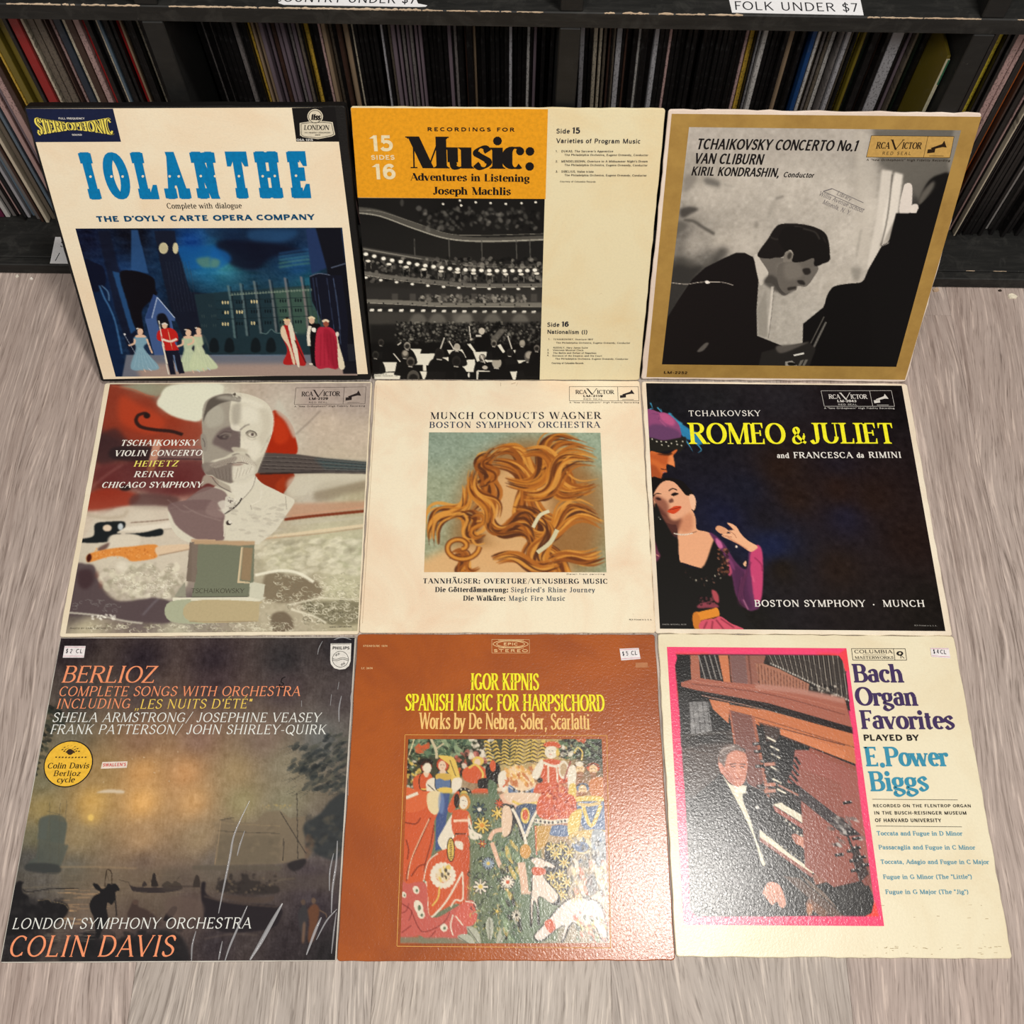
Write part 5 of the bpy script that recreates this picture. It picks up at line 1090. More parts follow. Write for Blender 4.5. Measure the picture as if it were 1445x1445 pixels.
P.line('1060 480 1120 540 1130 600', 10, (120, 30, 64), .7, 2); P.line('1040 640 1060 700', 8, (240, 120, 150), .6, 2); P.line('960 850 1005 940', 8, (220, 150, 180), .8, 2); P.poly('720 310 760 340 780 390 750 400 720 350', (210, 110, 160), .9, 2); P.line('820 520 850 600 835 640', 22, (196, 80, 110), .9, 3); P.ell(860, 540, 12, 60, (150, 70, 120), .5, 4, -25)
P.poly('715 230 740 200 790 215 825 240 810 270 760 270', (222, 160, 120)); P.poly('820 180 850 180 900 210 940 270 1000 330 1085 380 1070 410 1020 428 930 370 850 330 770 290 800 270 850 265 800 240 870 235', (236, 178, 138), 1, 1)
for q in ('780 288 860 300', '825 240 880 275 900 310', '835 200 880 240'): P.line(q, 5, (130, 70, 50), .7, 1)
P.line('820 300 900 350 1000 410', 10, (170, 100, 74), .6, 4); P.ell(900, 385, 9, 12, (240, 220, 200)); P.poly('960 540 985 510 985 560', (230, 180, 140))
P.dabs('740 400 830 640', 60, [(120, 70, 50), (60, 34, 28), (170, 110, 84), (40, 26, 24)], 10, 1.5, .8, None, 1, 3); P.dabs('430 590 760 730', 90, [(120, 84, 70), (50, 40, 36), (230, 220, 196), (70, 44, 40)], 5, 1.6, .8, None, 0, 4, inside='420 580 560 660 700 640 800 560 800 650 640 740 480 670')
P.poly('680 770 720 780 745 830 740 880 700 850', (190, 80, 90), .9, 3); P.poly('560 900 640 870 720 890 740 920 640 925 560 925', (150, 66, 80), .9, 3); P.dabs('560 830 700 900', 30, [(24, 16, 18), (120, 60, 66)], 8, 1.6, .8, None, 1, 5)
P.poly('520 970 560 960 600 985 590 1100 560 1118 525 1100 510 1020', (200, 120, 44)); P.poly('560 965 680 935 730 925 750 990 700 1015 590 1040 575 1000', (222, 138, 48)); P.line('580 1040 660 1020 745 1000', 6, (90, 44, 20))
P.poly('590 1040 700 1020 760 1000 850 1060 960 1120 600 1120', (208, 84, 104), 1, 1)
for q in ('690 1040 680 1118', '720 1030 790 1118', '760 1020 880 1100', '640 1045 610 1110'): P.line(q, 9, (96, 24, 40), .8, 2)
P.poly('175 330 205 420 225 470 185 520 180 440', (130, 60, 90), .8, 4); P.line('185 455 215 470', 8, (220, 150, 130), .9, 1); P.ell(214, 128, 4, 4, (230, 226, 214)); P.ell(227, 142, 4, 4, (230, 226, 214))
V(0, 0, 1); P.done()
V(895, 530, 6.283); c.text(T_LAT, 'TCHAIKOVSKY', '476 366', '1116 364', 50, (238, 234, 226))
c.text(T_ROM, 'ROMEO', '484 611', '1345 611', 186, (246, 240, 40), 'title_lettering', label='yellow title lettering'); c.text(T_ROM, '&', '1402 611', '1530 608', 150, (246, 240, 40), 'title_lettering', label='yellow ampersand')
V(1120, 530, 6.283); c.text(T_ROM, 'JULIET', '150 606', '905 606', 182, (246, 240, 40), 'title_lettering', label='yellow title lettering')
V(0, 0, 1); F3 = Font(.18, .09, .07, .06, track=.12); WHT = (238, 234, 226)
m = c.begin(); c.text(F3, 'and', '1096 647', '1113 647', 7.5, 0, merge=m); c.text(F3, 'FRANCESCA', '1119.5 647', '1203 646.8', 8.5, 0, merge=m); c.text(F3, 'da', '1209 646.5', '1219 646.5', 7.5, 0, merge=m); c.text(F3, 'RIMINI', '1226 646.5', '1272 646.5', 8.5, 0, merge=m)
c.text(F3, 'BOSTON SYMPHONY', '1064 856', '1221 856', 9.5, 0, merge=m); c.text(F3, 'MUNCH', '1246 856', '1305 856', 9.5, 0, merge=m); c.text(F3, '*', '1230 857', '1236 857', 9.5, 0, merge=m); c.end(m, WHT)
rca_logo(c, '1158 552.3 1257.5 552 1262 574 1162.5 574', .69, '', (214, 210, 204), 'LM-2043')
m = c.begin(); c.text(T_TINY, 'PHOTO: MITCHELL BLISS', '933 882', '967 882', 1.8, 0, merge=m); c.text(T_TINY, 'RCA Printed in U. S. A.', '1290 883', '1322 883.5', 1.8, 0, merge=m); c.end(m, (150, 146, 140), 'small_print')

# ================================================================== 6: harbour at dusk, in torn shrink film
m6 = card('dark_edge_card', (206, 200, 190), (120, 110, 100), .4)
c = make_cover(6, 'record_sleeve', 'dark harbour-at-dusk sleeve with orange italic lettering and round yellow sticker', 'record', m6, t=.0028, group='records laid out for sale', wear=.0003)
V = c.view; V(0, 0, 1)
P = Canvas(c, '87 902 502 899 472.5 1355 3 1357.5', .00095)
P.base('''100 910 38 29 34 200 930 42 33 40 300 930 48 38 44 400 930 48 44 46 490 910 34 31 36 110 980 66 60 60 200 980 79 66 64 300 960 66 52 55 400 970 72 60 62 480 980 75 66 66 100 1040 114 106 88 200 1040 141 109 85 280 1040 136 106 90 370 1040 125 106 93 450 1040 104 104 101 60 1100 120 114 88 140 1090 159 130 85 200 1090 202 153 96 260 1090 196 147 98 330 1090 159 137 101 400 1080 136 127 106 60 1140 151 132 85 130 1130 204 163 93 200 1130 223 171 103 270 1130 202 158 106 340 1130 151 140 103 400 1130 136 130 106 50 1180 114 109 85 110 1180 149 130 96 200 1180 172 140 103 280 1180 151 130 101 350 1190 117 106 93 430 1190 99 91 88 40 1210 80 78 75 100 1225 104 99 88 200 1220 114 96 83 300 1220 109 99 90 60 1240 96 91 85 150 1250 122 106 90 250 1250 101 86 80 340 1250 72 63 62 430 1240 70 60 65 40 1290 38 35 39 120 1290 115 98 87 180 1290 85 69 64 260 1280 80 65 62 340 1290 55 47 48 440 1290 50 42 48 30 1330 31 29 32 120 1320 61 53 55 200 1330 45 40 43 300 1330 52 44 48 400 1330 48 40 43 460 1340 34 30 32''')
P.noise(4, 7); P.noise(5, 1.4); P.noise(3, 2, aniso=(.6, 5))
V(0, 885, 5.667)
TR = [(34, 38, 34), (50, 54, 46), (22, 24, 22), (70, 72, 58)]
P.dabs('250 640 520 1360', 300, TR, 14, 1.8, .75, 20, 1, 21, inside='400 640 520 660 560 760 420 860 400 1000 330 1080 290 1200 250 1160 330 900')
P.dabs('300 640 760 800', 60, TR[:2], 12, 2, .35, 10, 2, 22)
V(250, 885, 5.667)
P.dabs('860 860 1400 1360', 420, [(44, 50, 52), (62, 66, 64), (34, 38, 40), (86, 86, 76)], 15, 2.2, .6, -30, 1, 23, inside='1150 870 1350 830 1380 1360 1020 1290 1040 1180 860 1140 900 1080 1050 1000 900 960 920 930 1120 960')
for k in range(60):
    r_ = random.Random(k); x, y = r_.uniform(900, 1340), r_.uniform(900, 1340); P.line([x, y, x-40, y+18, x-90, y+r_.uniform(20, 70)], 5, (40, 44, 44), .5, 1, True, 1)
V(0, 1120, 5.667)
P.ell(735, 195, 24, 26, (246, 212, 116), 1, 4); P.ell(735, 195, 80, 60, (214, 172, 96), .5, 26)
P.sharp('340 190 405 172 470 180 480 232 335 215', (112, 108, 90), .7, 2); P.poly('330 205 480 175 545 240 525 400 555 420 520 520 495 580 470 640 240 600 250 540 300 500 320 330', (78, 84, 78), .75, 5); P.sharp('335 210 400 195 380 370 305 370', (86, 92, 86), .7, 2); P.sharp('410 210 545 235 522 400 400 390', (84, 90, 82), .7, 2); P.poly('240 560 470 570 475 640 230 620', (52, 54, 54), .8, 4)
for q in ('408 70 410 560', '490 80 478 560', '545 60 530 240', '330 200 318 560', '390 145 510 175'): P.line(q, 3, (84, 80, 66), .7)
P.line('490 590 760 588 1100 600', 8, (180, 150, 110), .6, 3); P.sharp('490 600 1445 600 1445 1000 560 1000', (104, 92, 74), .35, 20)
for k in range(70):
    r_ = random.Random(k+50); x, y = r_.uniform(480, 860), r_.uniform(740, 1060); P.line([x-40, y, x+r_.uniform(20, 90), y], 4, r_.choice([(214, 170, 120), (176, 140, 104), (120, 100, 84)]), .55, 1, False)
for k in range(50):
    r_ = random.Random(k+150); x, y = r_.uniform(150, 1445), r_.uniform(620, 800); P.line([x-60, y, x+r_.uniform(20, 120), y], 3, r_.choice([(130, 116, 92), (96, 88, 74)]), .4, 1, False)
DKN = (26, 24, 26)
P.poly('95 740 130 735 150 705 175 700 205 712 190 730 195 790 240 820 250 870 300 890 330 850 400 850 430 870 470 860 540 880 560 920 540 970 500 1010 400 1060 200 1110 40 1130 30 1000', DKN, 1, 2); P.line('195 760 220 785 300 780 420 762 640 760', 5, DKN)
P.dabs('60 850 540 1000', 50, [(44, 42, 42), (30, 28, 30)], 16, 1.6, .6, None, 3, 24); P.line('310 855 400 848 420 870', 5, (150, 130, 100), .6, 1); P.line('440 865 530 885 555 925', 5, (170, 148, 112), .6, 1)
P.poly('750 720 790 725 820 760 850 750 870 720 900 725 930 720 965 770 930 790 925 850 900 890 870 870 860 920 870 1000 820 1100 800 1150 775 1140 760 1000 735 940 725 880 760 820 810 790 770 760', DKN, 1, 1); P.line('845 745 860 620 880 610 900 640 900 720', 6, (50, 38, 28)); P.line('925 790 940 980', 8, DKN); P.line('860 640 880 700', 4, (60, 48, 34), .8)
P.poly('1035 710 1060 740 1150 750 1300 750 1445 740 1445 770 1280 795 1100 785 1060 770', (52, 44, 44)); P.line('955 690 1040 712', 4, (70, 60, 50)); P.poly('1140 740 1160 700 1180 735', (54, 46, 44)); P.poly('1215 740 1225 650 1245 640 1255 690 1270 740', (44, 38, 36)); P.poly('1300 745 1340 700 1380 720 1400 700 1445 720 1445 745', (56, 48, 44)); P.line('1380 750 1440 660', 4, (60, 50, 44))
P.poly('1035 990 1050 900 1080 850 1110 860 1110 900 1180 930 1240 970 1240 1000', (64, 50, 46), .95, 2); P.poly('1310 1010 1340 950 1380 905 1415 900 1420 930 1390 980 1370 1020', (34, 28, 30)); P.line('1200 960 1230 930 1255 940 1240 975', 6, (90, 74, 60)); P.ell(1088, 870, 22, 20, (84, 66, 58))
P.poly('560 1445 540 1210 620 1150 760 1140 900 1180 1100 1140 1445 1130 1445 1445', (26, 24, 27), .85, 12); P.dabs('60 1080 1445 1340', 90, [(40, 36, 38), (20, 19, 21)], 26, 2.2, .5, 0, 5, 25)
for k in range(30):
    r_ = random.Random(k+350); x, y = r_.uniform(380, 760), r_.uniform(1080, 1180); P.line([x-30, y, x+50, y], 4, (120, 112, 100), .5, 1, False)
V(240, 1120, 5.667)
WL = (108, 92, 76)
P.sharp('355 575 400 215 480 185 520 230 680 235 760 150 880 135 960 200 1080 180 1080 520 900 560', (122, 108, 88), .8, 5); P.sharp('380 330 880 340 870 560 370 560', (104, 94, 78), .6, 6); P.dabs('370 240 900 560', 60, [(134, 118, 96), (96, 86, 72), (112, 100, 84)], 16, 1.8, .35, None, 2, 61); P.line('400 215 510 195', 5, (74, 66, 56)); P.line('390 300 560 310 880 320', 5, (70, 64, 56), .8); P.line('405 230 520 245 880 262', 5, (150, 130, 100), .6); P.line('405 220 385 400 360 570', 8, (160, 136, 106), .7, 1); P.sharp('180 575 900 575 880 620 180 610', (92, 84, 72), .7, 4)
P.poly('1400 0 1280 60 1200 160 1070 250 1080 350 1120 440 1200 500 1340 520 1400 300', (48, 52, 54), .9, 8); P.poly('1090 330 1150 380 1130 470 1080 520', (120, 92, 70), .7, 6); P.dabs('1080 180 1380 500', 80, [(70, 72, 70), (40, 42, 44), (90, 84, 72)], 18, 1.5, .4, None, 3, 26)
for q in ('1015 0 1020 520', '880 145 1085 480', '910 360 900 540', '950 560 1010 640'): P.line(q, 5, (42, 38, 36), .9)
P.poly('940 560 1080 520 1060 590 980 620', (40, 36, 38), .9, 3); P.line('780 740 880 690 1000 680', 8, (130, 116, 92), .6, 3); P.dabs('740 90 960 130', 20, [(170, 150, 100)], 8, .8, .7, 80, 1, 27)
P.sharp('-60 600 380 590 900 640 1340 640 1340 780 -60 780', (88, 78, 66), .4, 22)
P.poly('380 720 440 680 470 690 480 640 500 650 500 700 560 700 580 650 620 645 640 690 720 700 740 730 860 740 840 800 500 800 380 780', (50, 44, 42), .9, 4); P.dabs('380 640 860 800', 60, [(84, 72, 62), (40, 34, 34), (120, 104, 84)], 10, 1.4, .6, None, 1, 28)
P.poly('185 740 210 655 235 670 240 740', (56, 48, 44)); P.line('-10 740 240 745', 8, (60, 50, 46))
P.poly('250 730 285 710 290 800 400 850 600 880 870 900 880 1000 800 1080 500 1110 380 1090 290 1020 260 920', (36, 30, 34), 1, 2); P.line('275 820 420 860 600 885 860 905', 7, (110, 92, 78), .7, 2); P.poly('400 810 700 830 830 820 780 870 560 870', (80, 66, 58), .7, 5); P.poly('-10 830 240 850 250 990 -10 980', (96, 80, 72), .7, 8); P.line('270 1160 500 1120 700 1130', 8, (110, 96, 84), .5, 3)
P.poly('1020 960 1050 900 1080 890 1100 960 1080 1100 1060 1180 1040 1100', (54, 52, 54), .9, 3); P.ell(1062, 868, 18, 24, (86, 70, 60)); P.poly('1100 930 1150 880 1190 920 1180 1010 1150 1160 1100 1180 1110 1020', (104, 66, 44), .9, 3); P.ell(1145, 855, 18, 24, (100, 80, 66)); P.line('1190 930 1240 960 1250 990', 8, (100, 80, 66)); P.poly('1060 1040 1080 1040 1070 1180 1050 1180', (120, 92, 74), .8, 2)
V(0, 885, 5.667); P.poly('780 1330 860 1305 990 1310 990 1335 900 1330', (214, 196, 170), .95, 2)
P.dabs('600 900 1445 1360', 14, [(220, 200, 170)], 4, 1.2, .9, None, 0, 29)
V(0, 0, 1); P.done(mat=PMW)
OR = (244, 152, 108)
V(0, 885, 5.667)
c.text(Font(.13, .055, .055, .03, slant=.12, track=.0), 'BERLIOZ', '490 449', '1240 449', 135, OR, 'title_lettering', label='orange italic title')
V(0, 0, 1)
m = c.begin(); c.text(T_OPT, 'COMPLETE SONGS WITH ORCHESTRA', '83 983.5', '424 982.5', 14, 0, merge=m); c.text(T_OPT, 'INCLUDING', '79.5 1001', '184 1000.5', 14, 0, merge=m); c.text(T_OPT, 'COLIN DAVIS', '12 1350.5', '245 1350', 30, 0, merge=m); c.end(m, OR, label='orange lettering')
m = c.begin(); c.text(T_OPT, ',,', '191 1002', '197 1002', 13, 0, merge=m); c.text(T_OPT, "LES NUITS D'ÉTÉ\"", '197.5 1001', '355 1000', 13.5, 0, merge=m); c.end(m, (240, 206, 92), label='yellow lettering')
m = c.begin(); c.text(T_OPT, 'SHEILA ARMSTRONG/ JOSEPHINE VEASEY', '74 1020', '453 1019.5', 13.5, 0, merge=m); c.text(T_OPT, 'FRANK PATTERSON/ JOHN SHIRLEY-QUIRK', '71 1037', '460.5 1036.5', 13.5, 0, merge=m); c.text(T_OPT, 'LONDON SYMPHONY ORCHESTRA', '18 1311.5', '354 1310.5', 15.5, 0, merge=m); c.end(m, (232, 234, 228), label='white lettering')
V(0, 885, 5.667); t = np.linspace(0, 6.283, 33)[:-1]
E5 = np.c_[553+205*np.cos(t)-20*np.sin(t), 1100-192*np.sin(t)*-1-22*np.cos(t)]
E5 = np.array([(553+196*math.cos(a)*1.0-28*math.sin(a), 1100+188*math.sin(a)-0*math.cos(a)) for a in t])
c.shape(E5.ravel(), (24, 22, 24), 'round_sticker_rim', z=ZP+.00012)
E6 = (E5-E5.mean(0))*.955+E5.mean(0); c.shape(E6.ravel(), (240, 190, 62), 'round_sticker', z=ZP+.0003, label='round yellow sticker')
m = c.begin(); F4 = Font(.17, .08, .06, .05, slant=.1, track=.04)
c.text(F4, 'Colin Davis', '385 1138', '716 1136', 46, 0, merge=m, z=ZT+.0003); c.text(F4, 'Berlioz', '432 1198', '648 1197', 44, 0, merge=m, z=ZT+.0003); c.text(F4, 'cycle', '460 1250', '600 1248', 46, 0, merge=m, z=ZT+.0003); c.end(m, (34, 26, 20), 'sticker_lettering')
m = c.begin()
for k in range(22):
    a = 3.3+k*.14; x, y = 570+math.cos(a)*(30+k % 3*20), 1010+math.sin(a)*(20+k % 3*18); tt = np.linspace(0, 6.28, 7)[:-1]; c.shape(np.c_[x+9*np.cos(tt), y+5*np.sin(tt+a)].ravel(), 0, '', merge=m, z=ZT+.0003+k*1e-5)
tt = np.linspace(0, 6.28, 11)[:-1]; c.shape(np.c_[568+26*np.cos(tt), 1005+24*np.sin(tt)].ravel(), 0, '', merge=m, z=ZT+.0006)
for x in range(450, 690, 26): c.rule((x, 1052-abs(x-570)*.04), (x+14, 1046), .0012, m, z=ZT+.0003)
c.end(m, (60, 44, 30), 'sticker_ornament')['kind'] = 'stuff'
def price(c, quad, t1, x1, t2, x2, h=6.0, z0=.0003):
    q = nums(quad).reshape(-1, 2)
    P0 = c.uv(quad); vs_ = [(p[0], p[1], z0+.0001) for p in P0]+[(p[0], p[1], z0+.0005) for p in P0]
    o = fix_normals(meshobj('price_sticker', vs_, [(3, 2, 1, 0), (4, 5, 6, 7), (0, 1, 5, 4), (1, 2, 6, 5), (2, 3, 7, 6), (3, 0, 4, 7)], ink((238, 232, 232)), c.root, label='white handwritten price sticker'))
    m = c.begin(); z = z0+.0006
    L = lambda u, v: (q[0]*(1-u)*(1-v)+q[1]*u*(1-v)+q[2]*u*v+q[3]*(1-u)*v)
    m2 = c.begin(); c.rule(L(.02, .1), L(.98, .1), .0004, m2, z=z); c.rule(L(.02, .88), L(.98, .88), .0004, m2, z=z); k = c.end(m2, (206, 110, 140), 'sticker_line')
    c.text(Font(.13, .13, track=.1), t1, L(x1, .62), L(x1+.30, .62), h, 0, merge=m, z=z); c.text(Font(.14, .14, track=.1), t2, L(x2, .62), L(x2+.32, .62), h, 0, merge=m, z=z)
    k2 = c.end(m, (44, 44, 54), 'handwriting')
    for kk in (k, k2): kk.parent = o
V(0, 0, 1)
price(c, '92.5 912.5 122 912.5 119.5 929 89.8 929', '$ 2', .1, 'CL', .58)
V(0, 885, 5.667)
c.shape('825 1084 1026 1078 1020 1130 812 1138', (232, 218, 204), 'store_sticker', z=ZP+.0003); c.text(Font(.2, .18, track=.1), "SWALLEN'S", '828 1122', '1012 1116', 26, (210, 96, 92), 'sticker_lettering', z=ZT+.0003)
V(250, 885, 5.667)
c.shape('1234 130 1400 128 1394 270 1380 310 1350 334 1305 340 1262 328 1236 296 1230 262', (228, 224, 216), 'maker_shield', z=ZP+.0002)
m = c.begin(); c.text(Font(.26, .22, track=.08), 'PHILIPS', '1248 178', '1384 178', 24, 0, merge=m)
for q in range(24):
    a, b = q*math.pi/12, (q+1)*math.pi/12; c.rule((1312+64*math.cos(a), 256+64*math.sin(a)), (1312+64*math.cos(b), 256+64*math.sin(b)), .0005, m)
for y in (250, 262):
    for q in range(8): c.rule((1250+q*15.5, y+7*math.sin(q*.9)), (1250+(q+1)*15.5, y+7*math.sin((q+1)*.9)), .0005, m)
for x, y in ((1280, 222), (1298, 214), (1324, 300), (1340, 290)): c.rule((x-12, y), (x+12, y), .0005, m); c.rule((x, y-12), (x, y+12), .0005, m)
c.rule((1240, 136), (1392, 134), .0005, m); c.end(m, (50, 48, 48), 'maker_mark')
m = c.begin(); zz = [(872, 400), (845, 410), (835, 440), (858, 455), (840, 475), (822, 460), (830, 495), (865, 492)]
for a, b in zip(zz[:-1], zz[1:]): c.rule(a, b, .0009, m, z=ZT+.0001)
c.end(m, (20, 16, 18), 'marker_scribble')
# creases of the clear film: raised narrow folds of plastic; pale colour stands in for their glints
film = NT('clear_film_fold'); film.fin(rgba((232, 232, 236)), .12, .8); film.b.inputs['Alpha'].default_value = .42
def fold(c, pts, w, h=.0016, name='film_crease', mat=None):
    P_ = catmull(c.uv(pts), n=5); n = len(P_); T = np.gradient(P_, axis=0); T /= np.linalg.norm(T, axis=1)[:, None]; N = np.c_[-T[:, 1], T[:, 0]]
    vs_ = []; fs = []
    for i in range(n):
        k = math.sin(math.pi*(i+.3)/(n-.4+.01)); ww = w*.55*(.25+.75*k); hh = h*k
        for sgn, z in ((-1, .0006), (-.35, .0006+hh*.8), (0, .0006+hh), (.35, .0006+hh*.8), (1, .0006)): q = P_[i]+N[i]*ww/2*sgn; vs_.append((q[0], q[1], z))
    for i in range(n-1):
        for j in range(4): fs.append((i*5+j, i*5+j+1, i*5+j+6, i*5+j+5))
    return meshobj(name, vs_, fs, mat or film.m, c.root, smooth=True)
V(240, 1120, 5.667)
for q, w in (('640 60 520 320 480 520 430 760 390 960', .004), ('620 900 540 1080 480 1220 440 1340', .004), ('900 880 820 1020 720 1200 640 1330', .007), ('1210 990 1160 1100 1090 1290', .005), ('1335 925 1250 1020 1170 1170', .003), ('1340 380 1330 560 1300 760 1290 960', .004), ('1310 480 1280 620 1275 780', .003), ('210 1100 180 1220 175 1340', .003), ('1330 950 1310 1100 1290 1280', .003), ('600 300 560 420 540 500', .003), ('420 1180 400 1280 390 1330', .003)): fold(c, q, w)
V(250, 885, 5.667)
for q, w in (('1170 110 1140 170 1130 220', .002), ('1320 550 1300 650 1300 760', .003), ('1000 590 1000 640', .002), ('1240 540 1230 630', .002), ('1260 100 1330 80 1400 100', .0025), ('1410 500 1395 560 1400 640 1390 760', .003), ('1300 440 1290 500', .002), ('1375 1080 1370 1350', .002)): fold(c, q, w)
V(0, 0, 1)

# ================================================================== 7: tapestry sleeve
rust = card('rust_brown_print', (172, 88, 34), (136, 66, 36), .75, rough=.21, spec=.5, glossy_bump=.25)
c = make_cover(7, 'record_sleeve', 'rust brown glossy sleeve with yellow ornate lettering above a tapestry picture', 'record', rust, t=.0028, group='records laid out for sale')
V = c.view; V(0, 0, 1)
m = c.begin(); c.frame('572.5 1037 858 1037 861.5 1337 559.5 1337', .0005, m); c.end(m, (234, 178, 92), 'picture_border')
P = Canvas(c, '577 1042.5 853 1042.5 857.5 1332 564.5 1331.5')
P.base('580 1050 60 66 50 650 1050 70 76 56 720 1070 190 170 110 780 1060 190 160 100 840 1060 60 66 52 590 1120 190 90 60 640 1120 170 150 120 700 1120 150 110 80 790 1130 180 80 60 840 1120 170 130 90 590 1200 200 90 50 650 1200 180 100 60 710 1200 110 120 90 760 1180 190 160 110 830 1180 150 140 110 600 1290 190 90 60 660 1280 190 90 60 720 1280 90 104 80 770 1290 150 146 124 830 1290 190 170 150')
P.noise(8, 2)
GRN, YEL, ORG, WHT_, BLKs, BLU, SK, PK = (92, 110, 82), (222, 188, 92), (206, 92, 52), (228, 216, 194), (36, 30, 26), (96, 116, 150), (226, 196, 166), (196, 96, 84)
V(490, 885, 6.02)
P.sharp('520 945 1445 945 1445 1100 520 1445', (60, 64, 46), .9, 2)
P.dabs('520 940 1060 1100', 170, [(104, 126, 96), (74, 96, 74), (140, 156, 120), (44, 52, 40)], 16, 2.4, .9, None, .5, 31)
for k in range(60):
    r_ = random.Random(k+900); x, y = r_.uniform(560, 1060), r_.uniform(950, 1110); a = r_.uniform(0, 6.3); P.line([x, y, x+20*math.cos(a), y+20*math.sin(a), x+40*math.cos(a+.4), y+40*math.sin(a+.4)], 5, (176, 186, 140), .8, 0, True, 2)
P.dabs('600 1000 700 1060', 12, [ORG], 16, 1.6, .9, None, .5, 32); P.line('720 950 760 1040 770 1120', 24, (200, 186, 150)); P.line('760 1040 830 990', 14, (200, 186, 150)); P.line('580 950 520 1130', 10, (222, 206, 160))
P.dabs('1060 940 1240 1160', 60, [WHT_, BLKs, WHT_], 15, 1.4, .95, None, .5, 33); P.dabs('520 1100 620 1445', 90, [WHT_, YEL, BLKs, GRN], 13, 1.6, .9, None, .5, 34)
def fern(x, y, dx, dy, n, L, col=YEL):
    for k in range(n):
        f = k/n; px_, py_ = x+dx*f, y+dy*f
        for s_ in (-1, 1):
            P.line([px_, py_, px_+s_*L*.5, py_-L*.32, px_+s_*L*(1-.3*f), py_-L*.1], 26, BLKs, .9, 0, True, 2); P.line([px_, py_-4, px_+s_*L*.5, py_-L*.34-4, px_+s_*L*(.95-.3*f), py_-L*.12-4], 17, col, .95, 0, True, 2)
V(490, 885, 6.02)
for a in ((1260, 1160, -40, -190, 6, 80), (1390, 1180, 0, -230, 8, 90), (1500, 1160, 30, -210, 7, 90), (1620, 1150, 20, -190, 6, 80), (1700, 1050, 0, -80, 3, 60)): fern(*a)
P.dabs('930 1070 1180 1240', 46, [ORG, PK, WHT_, BLKs], 18, 1.5, .9, None, .5, 35)
def woman(x, y, s, hair, dress, veil=None, face=SK):
    if veil: P.poly([x-40*s, y-10*s, x-10*s, y-60*s, x+40*s, y-55*s, x+75*s, y+20*s, x+100*s, y+140*s, x+60*s, y+130*s, x+30*s, y+60*s], veil, 1, 0)
    P.ell(x, y-5*s, 52*s, 58*s, BLKs, .9); P.ell(x, y-8*s, 48*s, 52*s, hair); P.ell(x-4*s, y+2*s, 30*s, 40*s, face); P.line([x-16*s, y-4*s, x-8*s, y-6*s], 4*s, BLKs); P.line([x+2*s, y-6*s, x+10*s, y-4*s], 4*s, BLKs); P.line([x-8*s, y+18*s, x+2*s, y+18*s], 4*s, ORG)
    P.poly([x-26*s, y+40*s, x+26*s, y+40*s, x+60*s, y+90*s, x+55*s, y+190*s, x-50*s, y+190*s, x-62*s, y+90*s], BLKs, 1); P.poly([x-24*s, y+44*s, x+24*s, y+44*s, x+54*s, y+92*s, x+50*s, y+186*s, x-46*s, y+186*s, x-56*s, y+92*s], dress, 1)
    P.poly([x-24*s, y+40*s, x+24*s, y+40*s, x+10*s, y+80*s, x-10*s, y+80*s], face); P.line([x-46*s, y+186*s, x+50*s, y+186*s], 8*s, YEL)
P.poly('570 1290 700 1250 720 1445 600 1445', ORG); woman(680, 1195, 1.0, (150, 60, 40), (206, 92, 52)); P.ell(670, 1150, 70, 30, BLKs, .8); P.ell(690, 1200, 34, 44, WHT_); P.poly('680 1320 760 1290 790 1445 700 1445', WHT_); P.line('690 1340 780 1420', 6, BLKs)
woman(820, 1180, 1.1, (190, 80, 50), BLU, YEL); P.poly('780 1100 850 1095 920 1120 960 1250 960 1290 900 1290 880 1180', YEL); P.line('880 1130 930 1270', 6, BLKs, .7); P.poly('770 1250 880 1250 880 1300 770 1300', (206, 168, 80)); P.poly('760 1310 800 1290 880 1340 780 1350', BLU); P.poly('900 1300 980 1290 960 1400 900 1445', WHT_); P.poly('790 1370 890 1370 890 1420 800 1420', YEL)
P.poly('990 1220 1050 1180 1120 1170 1190 1220 1180 1300 1100 1330 1000 1300', ORG); P.ell(1120, 1140, 50, 40, YEL); P.ell(1115, 1150, 26, 30, SK); P.line('1040 1200 1100 1170 1160 1240 1150 1300', 18, YEL); P.poly('1190 1180 1300 1170 1290 1330 1200 1300', BLKs); P.poly('1120 1300 1200 1290 1200 1380 1130 1380', BLKs); P.poly('1080 1380 1220 1380 1200 1445 1070 1445', ORG); P.ell(1245, 1180, 26, 50, ORG); P.poly('1210 1300 1280 1340 1270 1445 1210 1445', GRN)
P.ell(1000, 1420, 66, 56, BLKs); P.ell(1000, 1425, 34, 34, YEL)
for k in range(9): P.ell(1000+52*math.cos(k*.7), 1420+44*math.sin(k*.7), 7, 7, WHT_)
# horse, in pale coat with harness
P.poly('1300 1240 1380 1210 1440 1230 1480 1290 1445 1380 1330 1400 1290 1330', WHT_); P.line('1330 1360 1420 1260', 12, ORG); P.line('1340 1300 1440 1320', 8, ORG); P.ell(1300, 1380, 22, 18, SK)
V(710, 885, 6.02)
P.poly('30 1240 100 1180 200 1200 270 1300 280 1445 0 1445 60 1340', (232, 200, 160)); P.dabs('30 1180 280 1340', 70, [(222, 160, 80), (190, 110, 60), (236, 200, 130)], 12, 1.9, .9, 60, .5, 36); P.poly('60 1340 160 1400 290 1350 300 1400 160 1440 60 1420', BLU); P.line('50 1350 160 1405 300 1345', 7, WHT_)
for k in range(5): P.ell(100+k*44, 1400+((k-2)**2)*-4, 8, 12, BLKs)
P.poly('300 1330 480 1330 560 1400 620 1445 290 1445', ORG); P.dabs('310 1340 580 1445', 40, [PK, (236, 170, 120), (150, 50, 30)], 9, 1.6, .8, None, .5, 37)
